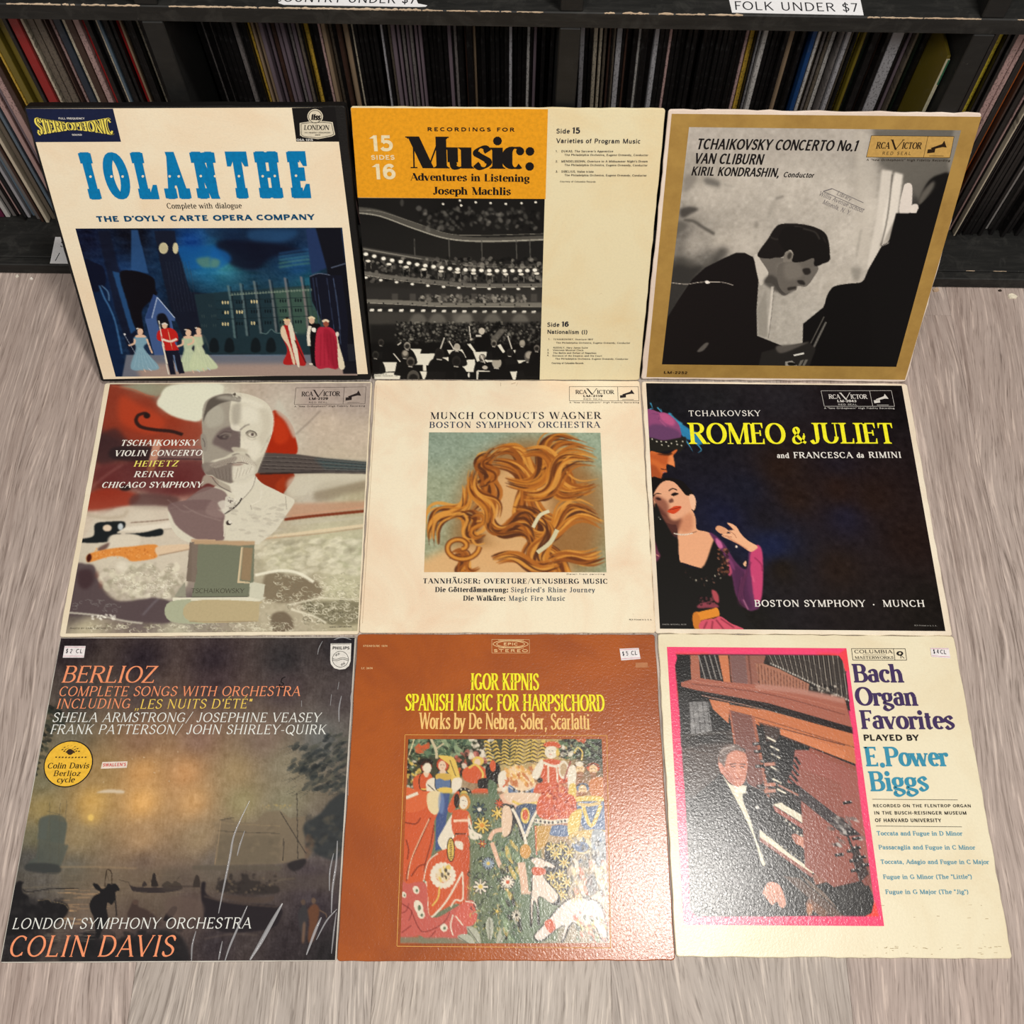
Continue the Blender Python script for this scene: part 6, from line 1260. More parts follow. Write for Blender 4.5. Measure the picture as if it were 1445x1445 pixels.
P.poly('330 1140 400 1120 480 1130 560 1180 560 1300 480 1330 340 1330 330 1220', ORG); P.line('350 1150 440 1180 520 1160', 22, WHT_); P.line('390 1170 390 1320', 14, WHT_); P.line('460 1180 470 1320', 14, WHT_); P.ell(520, 1210, 46, 80, WHT_); P.ell(520, 1210, 30, 60, (190, 160, 120)); P.ell(415, 1060, 54, 56, WHT_); P.line('390 1050 402 1048', 5, BLKs); P.line('420 1050 430 1048', 5, BLKs); P.line('400 1080 420 1080', 5, ORG); P.poly('350 1000 380 975 460 975 510 1020 500 1040 440 1010 370 1015', ORG); P.poly('460 1040 500 1030 490 1080 460 1090', YEL); P.poly('250 1250 330 1120 350 1180 300 1290', WHT_); P.ell(320, 1300, 24, 22, BLKs); P.line('520 1310 600 1080', 12, (150, 60, 50))
P.dabs('500 945 865 1110', 190, [(70, 90, 66), (110, 130, 96), BLKs, BLKs], 14, 2, .9, None, .5, 38); P.dabs('630 945 700 975', 10, [ORG], 14, 1.3, 1, None, 0, 39); P.dabs('500 1020 600 1090', 24, [WHT_, BLKs], 16, 1.5, .95, None, 0, 40); P.line('610 1070 640 1020 680 1060 670 1130', 14, YEL)
for k in range(40):
    r_ = random.Random(k+400); x, y = r_.uniform(520, 860), r_.uniform(950, 1100); a = r_.uniform(0, 6.3); P.line([x, y, x+22*math.cos(a), y+22*math.sin(a), x+40*math.cos(a+.6), y+40*math.sin(a+.6)], 4, (190, 196, 160), .8)
for x, y, h in ((660, 1210, (150, 110, 70)), (770, 1210, ORG), (680, 1380, BLU)):
    P.ell(x, y-20, 56, 40, h); P.ell(x, y, 36, 46, (226, 190, 140)); P.line([x-18, y-6, x-6, y-8], 5, BLKs); P.line([x+6, y-8, x+18, y-6], 5, BLKs); P.poly([x-26, y+20, x+26, y+20, x+20, y+60, x, y+70, x-20, y+60], (150, 90, 50), .8); P.line([x-50, y-30, x, y-50, x+52, y-24], 10, BLKs, .8)
P.ell(655, 1160, 34, 20, WHT_); P.poly('560 1200 620 1180 620 1320 560 1380', WHT_); P.line('780 1290 800 1370', 22, YEL); P.poly('740 1300 860 1280 865 1440 760 1440', (200, 120, 60)); P.poly('570 1340 620 1330 620 1445 560 1445', YEL); P.poly('600 1445 760 1430 850 1445 850 1500 600 1500', YEL)
V(470, 1120, 5.78)
P.sharp('700 0 1700 0 1700 1225 700 1225', (102, 120, 92), .9, 6); P.sharp('850 0 960 0 900 450 840 470', (70, 86, 130))
P.poly('590 60 700 20 880 0 860 160 830 240 830 380 790 560 740 720 600 740 570 500', ORG); P.poly('590 -40 700 -20 840 0 760 120 600 150', (214, 104, 60)); P.line('600 40 700 0', 26, WHT_); P.poly('780 0 880 -10 870 140 830 175 780 120', (226, 206, 160))
for q in ('800 200 700 420 620 600 600 720', '590 240 680 250 720 200', '830 260 800 420 760 560 740 700', '600 380 620 460 610 540', '640 680 700 600 760 580'): P.line(q, 10, (120, 46, 26), .85, 1)
P.line('790 210 650 520 610 700', 8, (236, 206, 170), .9); P.poly('940 130 1000 0 1040 0 990 150', ORG); P.ell(890, 80, 26, 90, (120, 140, 180), .7, 3)
P.poly('860 380 900 300 970 180 1000 160 990 330 1010 420 930 480 880 440', WHT_); P.poly('985 150 1110 150 1130 330 990 335', ORG); P.line('990 225 1110 220', 20, (236, 200, 170)); P.poly('1110 170 1150 300 1220 340 1200 370 1120 360', WHT_); P.ell(1075, 70, 52, 70, (196, 140, 70)); P.ell(1070, 75, 36, 54, WHT_); P.line('1060 60 1075 58', 5, BLKs); P.line('1084 62 1092 62', 5, BLKs); P.line('1070 102 1084 102', 5, ORG); P.ell(1015, 60, 24, 60, BLKs, .9); P.line('1000 330 1090 330', 9, BLKs)
P.poly('860 480 950 440 1000 350 1090 340 1120 420 1110 640 1080 900 1000 900 880 960 790 1000 740 900 760 720 730 700 780 560', ORG); P.poly('1000 360 1110 360 1110 860 1040 900 1040 500', (196, 84, 48), .6, 6)
P.ell(965, 460, 34, 100, BLKs); P.ell(965, 460, 26, 92, YEL)
for k in range(9): P.line([975, 385+k*18, 955, 395+k*18], 6, BLKs)
P.poly('1000 390 1060 400 1060 460 1010 440', WHT_)
for k in range(18):
    a = k*.35; P.ell(900+82*math.cos(a), 670+84*math.sin(a), 26, 20, WHT_, 1, 0, math.degrees(a))
P.ell(900, 665, 58, 60, (222, 200, 160)); P.dabs('850 600 950 740', 30, [YEL, BLKs, WHT_], 10, 1.8, .9, 80, 0, 41); P.line('870 760 860 850 810 920', 12, YEL)
P.line('1060 640 940 860 820 1000 780 990 770 860 760 720', 14, WHT_, 1, 0); P.line('1060 650 1060 860 1000 870 960 930', 12, WHT_); P.line('860 490 780 560 740 720', 8, WHT_)
P.poly('560 760 620 740 760 740 780 980 860 1010 1000 930 1120 870 1170 920 1170 1040 1100 1100 1090 1180 1000 1220 900 1180 780 1200 700 1160 550 1170', PK); P.poly('1000 980 1100 870 1170 940 1160 1060 1080 1080 1010 1040', (208, 100, 84)); P.line('980 990 960 1080 980 1160', 10, WHT_); P.line('1000 1000 1060 1075', 10, WHT_); P.line('1080 880 1160 900 1175 980', 8, WHT_)
for x, y, rx, ry in ((580, 830, 20, 26), (680, 790, 26, 34), (700, 930, 36, 60), (720, 990, 30, 36), (905, 1095, 30, 34)): P.ell(x, y, rx, ry, WHT_, 1, 0, -20); P.ell(x+6, y+6, rx*.35, ry*.4, GRN, 1)
for q in ('560 900 640 960 620 1040', '640 960 700 1100 760 1130 900 1060 960 960', '560 1140 640 1080', '780 1190 840 1120', '620 900 600 960 560 980'): P.line(q, 8, (130, 50, 44), .8, 1)
P.sharp('545 1175 1100 1180 1080 1225 543 1225', (130, 124, 100), .9, 4)
# plants and beasts of the meadow
r_ = random.Random(77)
for k in range(300):
    x, y = r_.uniform(1120, 1560), r_.uniform(180, 1215)
    a = r_.uniform(-2.6, -.5); L = r_.uniform(24, 60); P.line([x, y, x+L*.6*math.cos(a), y+L*.6*math.sin(a), x+L*math.cos(a+.5), y+L*math.sin(a+.5)], 9, r_.choice([(44, 52, 40), (60, 76, 56), (140, 156, 116), (206, 180, 100), (34, 36, 32)]), .8, 0, True, 2)
def flower(x, y, r, n, col, mid):
    for k in range(n): a = k*2*math.pi/n; P.line([x, y, x+r*math.cos(a), y+r*math.sin(a)], r*.38, BLKs, 1, 0, False); 
    for k in range(n): a = k*2*math.pi/n; P.line([x, y, x+r*.94*math.cos(a), y+r*.94*math.sin(a)], r*.24, col, 1, 0, False)
    P.ell(x, y, r*.28, r*.28, mid)
for a in ((1220, 260, 70, 9, YEL, (214, 140, 50)), (1350, 160, 60, 7, YEL, YEL), (1365, 80, 40, 8, ORG, ORG), (1222, 410, 34, 6, ORG, YEL), (1270, 570, 52, 12, (150, 164, 176), YEL), (1205, 760, 64, 8, WHT_, YEL), (1420, 730, 60, 10, WHT_, YEL), (1200, 130, 60, 7, (60, 80, 84), WHT_), (1340, 960, 44, 5, (150, 150, 90), YEL)): flower(*a)
for x, y, a in ((1280, 1140, -1.6), (1200, 1180, -2.4), (1340, 1190, -.9), (1400, 1100, -.5), (1160, 1200, -2.9)): P.line([x, y+60, x+60*math.cos(a), y+60*math.sin(a), x+150*math.cos(a), y+150*math.sin(a)*.9], 60, (176, 176, 156), 1, 0, True, 2); P.line([x, y+60, x+140*math.cos(a), y+140*math.sin(a)*.9], 6, (90, 90, 76))
P.line('1280 380 1320 310 1420 290', 34, (226, 180, 150)); P.line('1300 400 1340 520 1370 600', 34, (226, 180, 150)); P.line('1370 600 1445 640', 26, (222, 190, 130))
V(710, 1120, 5.78)
P.poly('0 0 320 0 320 60 260 130 60 120 0 60', (226, 180, 150)); P.poly('0 100 60 90 100 110 180 330 320 60 300 130 240 260 190 380 150 360 110 240 60 340 0 330', BLKs); P.poly('20 0 300 0 240 90 80 90', SK); P.line('80 60 160 90 290 70', 20, YEL); P.poly('110 110 290 100 200 310 170 320', (70, 84, 110)); P.ell(185, 178, 38, 66, YEL); P.ell(185, 172, 24, 44, ORG)
P.line('80 120 130 220 180 360 190 420', 24, WHT_); P.line('300 110 240 220 190 350', 24, WHT_); P.poly('0 120 60 110 80 200 60 320 0 340', SK)
P.poly('320 0 540 0 600 60 600 200 300 190', ORG); P.dabs('320 0 590 190', 60, [PK, (232, 160, 110), (150, 50, 30)], 9, 1.7, .8, None, .5, 42); P.line('260 220 400 230 540 215', 36, WHT_)
for x in (275, 310, 345, 376, 408, 450, 478, 508): P.ell(x, 226+8*math.sin(x*.02), 9, 11, BLKs)
P.poly('400 262 530 262 545 340 390 335', BLU); P.sharp('260 260 400 265 350 420 270 480', (196, 150, 70)); P.line('268 260 275 500', 10, ORG)
P.poly('600 90 650 60 780 60 850 80 850 280 780 290 660 280', BLU); P.line('650 80 720 260 800 90', 30, YEL); P.line('610 80 700 90 800 70', 26, (214, 180, 110)); P.poly('530 240 560 160 640 120 640 200 600 330 540 340', YEL); P.poly('560 320 700 290 850 300 850 380 560 380', (206, 170, 90)); P.ell(640, 420, 90, 70, (206, 186, 140)); P.ell(640, 430, 60, 44, BLU); P.poly('730 300 860 340 850 560 740 560', (150, 156, 160)); P.dabs('560 360 860 600', 60, [BLKs, WHT_, BLU, (120, 110, 100)], 12, 2, .8, 75, 1, 43)
P.poly('340 500 360 400 430 410 480 390 540 430 560 560 520 620 540 760 480 860 380 840 360 700', BLKs); 
for x, y in ((400, 440), (480, 430), (540, 480), (500, 560), (430, 490), (400, 680), (470, 660), (520, 720), (450, 760), (480, 820), (400, 760)): flower(x, y, 50, 7, (226, 200, 110), (190, 150, 60))
P.dabs('0 400 150 1200', 120, [(140, 160, 120), (222, 186, 96), BLKs, GRN, (90, 110, 84)], 16, 2.4, .9, 70, .5, 44); flower(40, 720, 56, 12, WHT_, ORG); flower(110, 990, 44, 10, WHT_, BLKs)
P.line('150 560 170 700 180 820', 60, (224, 184, 156)); P.line('150 800 230 810', 26, (224, 184, 156)); P.ell(185, 470, 46, 60, (206, 150, 70)); P.sharp('120 820 460 820 440 1200 160 1200', (110, 126, 98), .8, 8)
DG = (226, 208, 190)
P.poly('220 520 260 520 330 530 430 590 400 610 340 600 340 680 420 770 460 830 460 900 400 900 330 850 290 860 300 1050 280 1060 270 900 250 900 240 1050 220 1080 220 900 230 760 230 680 260 590', BLKs, 1, 0); P.poly('232 545 265 522 330 536 424 588 400 602 335 596 332 680 410 775 450 835 400 890 325 845 282 850 292 1040 275 900 245 880 232 1060 228 900 240 760 240 680 262 590', DG, 1, 0); P.poly('245 600 340 610 340 655 250 660', ORG); P.ell(345, 545, 7, 7, BLKs)
P.poly('250 1150 330 1060 440 930 540 850 680 840 780 880 830 980 850 1180 800 1190 740 1080 640 1080 560 1060 500 1190 470 1200 500 1080 430 1110 340 1190 270 1200', BLKs, .9); P.poly('260 1150 340 1065 450 935 545 860 680 850 770 890 820 985 838 1170 800 1170 740 1070 640 1070 550 1050 490 1180 480 1180 500 1070 430 1100 330 1180 280 1190', (228, 214, 202)); P.poly('335 1050 395 1020 425 1090 380 1130', ORG)
P.dabs('560 560 860 860', 110, [(226, 196, 130), (220, 120, 90), WHT_, (90, 90, 84), (236, 210, 190)], 15, 2.2, .75, 75, 1, 45); P.ell(722, 740, 44, 90, (90, 92, 92), .8, 3); P.dabs('860 880 560 1190', 10, [PK], 14, 2, .6, 80, 1, 46); P.dabs('580 1000 850 1190', 50, [(130, 150, 120), (236, 210, 130), (220, 130, 110), (90, 96, 84)], 12, 2, .8, 70, .5, 47)
PT = paint_mat('printed_tapestry_gloss', rough=.21, spec=.5, bump=.25, bscale=400, bdist=.0006, dist=.6)
V(0, 0, 1); P.done(mat=PT)
YG = (246, 236, 50)
V(490, 885, 6.02)
c.text(T_NOUV, 'IGOR KIPNIS', '1060 530', '1640 530', 143, YG, 'title_lettering', rough=.3); c.text(T_NOUV, 'SPANISH MUSIC FOR HARPSICHORD', '500 708', '2198 708', 143, YG, 'title_lettering', rough=.3); c.text(Font(.115, .07, .03, .045, track=.02), 'Works by De Nebra, Soler, Scarlatti', '620 865', '2070 865', 140, (244, 200, 124), 'title_lettering', rough=.3)
m = c.begin(); c.text(T_TINY, 'STEREO/BC 1374', '142 164', '350 164', 16, 0, merge=m); c.text(T_TINY, 'LC 3974', '125 355', '222 355', 16, 0, merge=m); c.frame('1242 98 1562 98 1562 214 1242 214', .0003, m)
for rr in (1, .8):
    for q in range(20):
        a, b = q*math.pi/10, (q+1)*math.pi/10; c.rule((1402+150*rr*math.cos(a), 137+32*rr*math.sin(a)), (1402+150*rr*math.cos(b), 137+32*rr*math.sin(b)), .0006, m)
for q in range(22): c.rule((1300+q*10, 100), (1300+q*10, 106), .0006, m); c.rule((1300+q*10, 168), (1300+q*10, 175), .0006, m)
c.text(T_SB, 'EPIC', '1340 149', '1465 149', 24, 0, merge=m); c.text(Font(.2, .18, track=.12), 'STEREO', '1256 206', '1550 206', 24, 0, merge=m); c.end(m, (244, 206, 150), 'maker_mark')
V(710, 885, 6.02); c.shape('1138 294 1240 292 1242 334 1138 336', (186, 124, 84), 'tape_residue', z=ZP)
V(0, 0, 1); price(c, '876.5 914.3 903.5 913 906 928.5 878.8 930.8', '$ 5', .1, 'CL', .56)

# ================================================================== 8: organ record
m8 = card('pale_cream_card', (236, 226, 196), (214, 186, 140), .4, rough=.28, spec=.45, glossy_bump=.16)
c = make_cover(8, 'record_sleeve', 'cream sleeve with a pink-bordered photo of an organist, purple and blue type', 'record', m8, t=.0028, group='records laid out for sale', wear=.0006)
V = c.view; V(0, 0, 1)
P = Canvas(c, '938 914 1191 914.5 1247.5 1306.5 965 1305')
P.a[:] = (242, 66, 112)
V(920, 885, 5.558)
P.a[:, :] = (244, 70, 116)
# dark photo ground with rounded corners (corner flashes are a brighter red)
V(0, 0, 1)
for q in ('952 924 1000 924 952 990', '1150 924 1180 924 1190 960', '965 1260 965 1296 1000 1296', '1232 1260 1232 1294 1200 1294'): P.sharp(q, (244, 72, 44), .9, 3)
P.poly('960 924.6 1100 925 1170 925.5 1180 928 1186 936 1188 945 1209 1110 1229 1255 1231 1275 1228 1288 1220 1292 1150 1292 1000 1292.5 985 1292 976 1286 973 1275 966 1130 957 1000 951 940 951.5 931 954 926.5', (34, 32, 32), 1, .3)
V(920, 885, 5.558)
P.dabs('200 820 900 1330', 200, [(60, 54, 52), (44, 40, 40), (80, 70, 64)], 24, 2.6, .35, 20, 5, 51)
P.sharp('280 590 430 590 465 820 340 845 300 840', (130, 128, 128)); 
for x in (305, 345, 385, 420): P.line([x, 585, x+32, 845], 6, (60, 58, 58))
for y in (670, 760): P.line([280, y, 460, y-2], 5, (60, 58, 58))
P.dabs('290 600 440 830', 30, [(170, 168, 166), (110, 108, 108)], 18, 1.5, .5, None, 3, 52); P.sharp('200 520 280 520 300 845 220 850', (52, 50, 50)); P.line('200 860 560 830', 18, (84, 78, 74), .7, 3); P.sharp('220 950 580 905 640 930 1000 1334 250 1334', (98, 82, 76), .6, 14); P.line('230 960 520 1010', 8, (130, 110, 100), .5, 2)
W1, W2, W3 = (172, 106, 84), (146, 90, 76), (204, 124, 84)
P.sharp('290 226 350 226 545 430 300 415', W1); P.sharp('355 226 520 226 545 430 370 405', (40, 36, 36))
for x in (355, 400, 440, 480): P.line([x, 226, x+55, 415], 9, (150, 144, 138))
P.sharp('510 226 585 226 610 455 555 450', W3); P.sharp('585 226 890 226 880 480 620 455', (150, 98, 84)); P.sharp('600 226 720 226 740 455 625 445', (126, 92, 88)); P.line('745 226 770 460', 12, (110, 66, 56)); P.line('590 230 612 450', 7, (40, 26, 24))
P.sharp('880 226 1500 226 1620 720 1400 560 820 440', (44, 38, 36))
for k in range(34):
    x = 890+k*19; P.line([x, 226, x+40, 300+k*9], 7, (160, 150, 138) if k % 2 else (84, 76, 70), .9); P.ell(x+30, 290+k*9, 4, 9, (232, 226, 214), .9)
P.sharp('800 290 860 290 980 330 1220 450 1210 520 830 460', (170, 116, 94))
for k in range(16): P.line([820+k*25, 292+k*10, 832+k*24, 465+k*3], 5, (90, 52, 44))
P.dabs('1210 460 1445 560', 40, [(200, 190, 176), (30, 28, 28), (110, 100, 90)], 9, 1.4, .9, None, 0, 53)
P.sharp('218 440 320 410 900 465 1500 570 1560 800 1445 760 900 600 340 500 220 470', (168, 100, 82)); P.line('800 470 1100 500 1500 580', 46, (186, 132, 116), .9, 8); P.line('300 450 900 530 1500 690', 7, (110, 60, 50), .8, 1); P.line('300 430 900 505 1500 650', 5, (206, 140, 116), .6, 1)
P.sharp('380 520 900 600 1560 790 1580 850 1445 825 900 640 380 545', (36, 26, 26)); P.line('380 540 900 660 1560 850', 7, (210, 160, 140), .8)
P.sharp('440 570 600 600 590 760 470 650', W3); P.sharp('590 610 900 660 1600 850 1620 1090 1000 850 590 670', (200, 118, 76)); P.line('600 660 900 740 1620 960', 7, (110, 60, 40), .8); P.line('990 810 1500 1010', 60, (212, 128, 84), .9); P.line('820 750 1500 930', 6, (70, 36, 30)); P.line('1000 860 1445 1030', 8, (60, 30, 28))
P.sharp('600 655 780 700 870 1200 780 1334 740 1240 720 960 635 920', (126, 80, 72)); P.line('600 660 640 920', 14, (176, 104, 80)); P.line('780 700 850 1060 900 1334', 24, (164, 98, 76)); P.sharp('850 765 990 800 1000 920 860 900', (70, 56, 52)); P.sharp('830 760 860 765 900 1000 880 1000', (28, 24, 24))
P.sharp('1110 965 1240 970 1620 1110 1760 2200 1400 1320 1050 1220', (158, 92, 82)); P.sharp('990 850 1110 960 1090 1120 1040 1230 940 1230 900 1000', (34, 32, 34)); P.line('1220 965 1600 1120', 40, (150, 84, 70))
for k in range(5): P.line([1110-k*12, 1020+k*42, 1150-k*6, 1080+k*44], 20, (28, 24, 26))
for y, x in ((920, 780), (980, 790), (1055, 840), (1095, 800), (1140, 870), (1250, 810), (1305, 820)): P.line([x, y, x+150, y-10], 24, (24, 22, 24)); P.ell(x+20, y-4, 12, 8, (206, 200, 196), .8); P.ell(x+90, y-10, 8, 8, (180, 174, 170), .7)
for k, (x, y) in enumerate(((890, 865), (915, 935), (925, 995), (920, 1095), (935, 1190), (970, 1270))): P.line([x, y, x+70, y+36], 14, (236, 228, 206))
for y in (1080, 1240, 1290): P.line([870, y, 960, y-6], 26, (190, 130, 110))
P.line('980 1240 1445 1480', 16, (206, 140, 120), .8); P.line('940 950 1000 1220', 30, (60, 58, 60), .7, 3)
# the organist
P.poly('270 1445 330 1330 480 1200 540 1150 640 1260 700 1200 760 1240 900 1334 960 1600 1000 1900 1100 2150 1180 2200 1190 2260 500 2260 300 2260 290 1900', (30, 28, 30), 1, 1)
P.dabs('270 1350 900 2250', 170, [(58, 56, 58), (44, 42, 44), (84, 82, 84)], 22, 3, .45, 8, 2, 54)
P.poly('545 1165 600 1230 660 1250 700 1240 740 1260 700 1334 760 1500 800 1640 860 1800 880 1860 850 1850 790 1650 700 1450 620 1300', (226, 218, 194)); P.poly('635 1280 660 1255 690 1265 735 1245 735 1305 690 1300 650 1310', (240, 234, 214)); P.poly('740 1240 790 1280 760 1334 730 1310', (24, 22, 24))
P.poly('520 1080 510 1030 540 980 600 930 650 930 710 970 740 1050 735 1130 720 1210 680 1250 640 1245 590 1210 550 1160 530 1140', (206, 136, 114)); P.poly('515 1050 520 980 560 935 620 920 680 935 720 990 700 980 640 970 590 1000 570 1050 560 1100 540 1080', (120, 104, 98), 1, 2); P.line('530 990 560 960 640 940', 14, (190, 178, 170), .8, 3); P.poly('510 1070 540 1075 550 1130 530 1135', (214, 140, 118)); P.line('600 1080 650 1072', 8, (90, 60, 54)); P.line('680 1075 725 1078', 8, (90, 60, 54)); P.line('610 1095 645 1095', 7, (60, 40, 40)); P.line('685 1098 715 1098', 7, (60, 40, 40)); P.poly('655 1090 670 1090 690 1140 680 1150 655 1145', (224, 156, 132), .9, 2); P.line('650 1190 700 1192', 6, (150, 76, 70)); P.poly('560 1120 620 1180 640 1240 590 1210', (170, 100, 84), .6, 6); P.poly('590 1000 700 990 700 1040 600 1050', (222, 156, 132), .6, 8)
V(930, 1120, 5.558)
P.sharp('880 85 950 70 1445 360 1430 400 1380 400', (228, 220, 196)); P.sharp('880 90 1370 400 1400 440 1380 450 900 140', (164, 92, 80)); P.sharp('1050 20 1150 20 1445 220 1445 270 1040 50', (44, 36, 38)); P.sharp('960 75 1445 320 1445 372 1300 290', (40, 36, 36))
for k in range(12): P.line([985+k*38, 84+k*22, 962+k*38, 104+k*22], 9, (232, 226, 204)); P.line([965+k*38, 74+k*22, 1000+k*38, 98+k*22], 15, (20, 20, 22))
c_txt = [(1160, 85), (1330, 170)]; P.line('1160 85 1330 170', 12, (190, 170, 90), .7)
P.sharp('780 280 830 320 1200 600 1290 580 1190 625 780 350', (226, 218, 194)); P.sharp('780 340 1190 625 1190 660 780 370', (150, 88, 74)); P.sharp('800 290 1030 440 1300 570 1210 610 1000 460', (36, 32, 34))
for k in range(13): P.line([830+k*34, 320+k*21, 855+k*36, 330+k*22], 14, (22, 22, 24)); P.line([858+k*35, 345+k*21, 840+k*35, 358+k*21], 6, (232, 226, 204))
P.sharp('1180 440 1390 470 1300 510 1230 460', (226, 218, 196)); 
for k in range(5): P.line([1250+k*30, 430+k*14, 1290+k*28, 450+k*12], 14, (24, 22, 24))
for k in range(8): P.ell(985+k*30, 210+k*30, 9, 12, (220, 214, 196), .9)
P.sharp('1300 510 1560 470 1800 700 1380 750 1350 690', (134, 78, 68)); P.sharp('1190 640 1300 560 1340 680 1215 715', (150, 96, 78)); P.sharp('960 640 1090 660 1445 960 1330 960 1100 760', (96, 76, 66)); P.sharp('1090 620 1445 900 1445 950 1170 720', (124, 104, 90), .9); P.line('1150 840 1300 955', 60, (120, 84, 66)); P.ell(1170, 905, 26, 50, (190, 130, 96), .9, 2)
P.poly('1030 330 1060 315 1110 340 1160 330 1210 345 1250 400 1255 440 1230 450 1200 465 1150 455 1100 410 1060 390', (206, 140, 116)); P.poly('1030 330 1060 315 1080 340 1070 390 1045 370', (150, 90, 76), .6, 4)
for q in ('1150 350 1200 380 1230 440', '1180 345 1230 380 1250 420', '1130 380 1170 420 1190 455'): P.line(q, 5, (130, 76, 62), .8)
P.poly('805 770 840 700 880 690 930 710 960 760 985 850 970 890 940 885 920 850 900 850 880 870 850 840 815 790', (210, 146, 122)); P.line('880 780 920 850', 5, (130, 80, 66), .7); P.line('920 770 950 870', 5, (130, 80, 66), .7); P.line('850 790 885 860', 5, (130, 80, 66), .7)
P.ell(760, 108, 16, 14, (226, 222, 214)); P.line('600 -40 680 160 730 340 755 440', 0, (0, 0, 0), 0)
V(1180, 1120, 5.453)
P.sharp('-300 -200 20 -80 60 300 160 600 0 740 -250 560', (150, 88, 76)); P.sharp('-300 -60 100 250 180 320 60 330 -300 40', (60, 52, 54)); P.dabs('-60 180 200 400', 40, [(210, 204, 196), (24, 22, 24), (120, 110, 106)], 12, 2, .8, 30, 1, 55); P.sharp('140 380 240 620 170 680 110 500', (60, 46, 44)); P.sharp('-120 740 180 670 250 760 280 880 230 940 60 950', (44, 42, 42)); P.dabs('0 720 260 930', 60, [(66, 64, 62), (40, 38, 38)], 16, 1.8, .5, None, 2, 56)
for x, y in ((60, 70), (90, 300), (130, 345), (0, 470), (90, 440), (130, 420), (170, 490), (110, 515), (200, 550), (120, 590)): P.line([x-20, y+5, x+46, y-5], 22, (22, 20, 22)); P.ell(x, y-6, 7, 7, (214, 208, 204)); P.ell(x+40, y-8, 6, 6, (200, 194, 190))
V(0, 0, 1)
# pink border again over anything that ran past the photo's edge
m_ = P.m('938 905 1191 905 1188.5 925.4 952 924.8'); 
P.sharp('1189 925 1195 914 1260 1310 1232 1300 1231 1270 1209 1110', (244, 70, 116)); P.sharp('1180 924 1192 916 1196 946 1190 948 1187 934 1183 928', (244, 70, 80)); P.sharp('1232 1270 1240 1300 1180 1298 1180 1293 1218 1293 1228 1288', (244, 70, 60)); P.sharp('936 900 952 924 954 930 951 940 966 1130 973 1280 978 1288 984 1293 970 1308 960 1300', (244, 70, 116)); P.sharp('975 1292.6 1240 1292.6 1250 1310 960 1310', (244, 70, 116))
PMB = paint_mat('printed_gloss_photo', rough=.21, spec=.5, bump=.25, bscale=400, bdist=.0006, dist=.6)
P.done(mat=PMB, label='pink-bordered photo of an organist')
V(1170, 885, 5.2545)
PU, TE = (66, 48, 92), (58, 146, 176)
m = c.begin(); c.text(T_SLAB, 'Bach', '176 412', '550 412', 138, 0, merge=m); c.text(T_SLAB, 'Organ', '196 585', '655 585', 140, 0, merge=m); c.text(T_SLAB, 'Favorites', '232 758', '928 760', 140, 0, merge=m); c.end(m, PU, 'title_lettering', label='purple title lettering')
m = c.begin(); c.text(T_SLAB, 'E.Power', '268 1035', '885 1035', 145, 0, merge=m); c.text(T_SLAB, 'Biggs', '300 1220', '735 1218', 148, 0, merge=m); c.end(m, TE, 'title_lettering', label='blue title lettering')
c.text(Font(.27, .21, track=.08), 'PLAYED BY', '248 845', '662 845', 46, BLK)
m = c.begin(); c.frame('155 160 556 160 567 245 166 245', .0005, m); c.rule((468, 160), (480, 245), .0005, m); FC = Font(.2, .08, .07, .06, track=.06); c.text(FC, 'COLUMBIA', '178 195', '462 195', 26, 0, merge=m); c.text(FC, 'MASTERWORKS', '182 236', '470 236', 20, 0, merge=m); c.rule((240, 206), (415, 206), .0003, m)
t = np.linspace(0, 6.283, 15)[:-1]; c.shape(np.c_[516+26*np.cos(t), 195+17*np.sin(t)].ravel(), 0, '', merge=m, z=ZT); c.rule((520, 205), (550, 232), .0006, m); c.rule((520, 205), (525, 232), .0006, m); c.end(m, BLK, 'maker_mark')
c.shape(np.c_[516+10*np.cos(t), 195+8*np.sin(t)].ravel(), (226, 214, 184), 'maker_mark_eye', z=ZT+.0001)
V(1180, 1120, 5.453)
m = c.begin(); c.text(T_SQ, 'RECORDED ON THE FLENTROP ORGAN', '276 108', '1034 110', 24, 0, merge=m); c.text(T_SQ, 'IN THE BUSCH-REISINGER MUSEUM', '284 164', '1000 166', 26, 0, merge=m); c.text(T_SQ, 'OF HARVARD UNIVERSITY', '292 222', '803 224', 28, 0, merge=m); c.rule((268, 46), (930, 52), .0004, m); c.rule((297, 252), (962, 260), .0004, m); c.end(m, BLK)
m = c.begin()
for t_, a, b in (('Toccata and Fugue in D Minor', '305 325', '968 328'), ('Passacaglia and Fugue in C Minor', '320 432', '1068 436'), ('Toccata, Adagio and Fugue in C Major', '335 544', '1175 548'), ('Fugue in G Minor (The "Little")', '355 660', '1042 662'), ('Fugue in G Major (The "Jig")', '373 775', '1015 778')): c.text(T_SLABS, t_, a, b, 34, 0, merge=m)
c.end(m, (90, 156, 180), label='blue track list')
m = c.begin(); rr = random.Random(4)
for k in range(40):
    x, y = rr.uniform(100, 1280), rr.choice([1185, 1190, 1230, 865, 960])+rr.gauss(0, 8); c.rule((x, y), (x+rr.uniform(6, 30), y+rr.uniform(-3, 3)), rr.uniform(.0002, .0005), m, z=ZP-.0001)
c.end(m, (170, 148, 110), 'scuffs')['kind'] = 'stuff'
V(0, 0, 1); price(c, '1311.5 914.2 1337.5 914.4 1340 929 1313 927', '$ 4', .12, 'CL', .5)

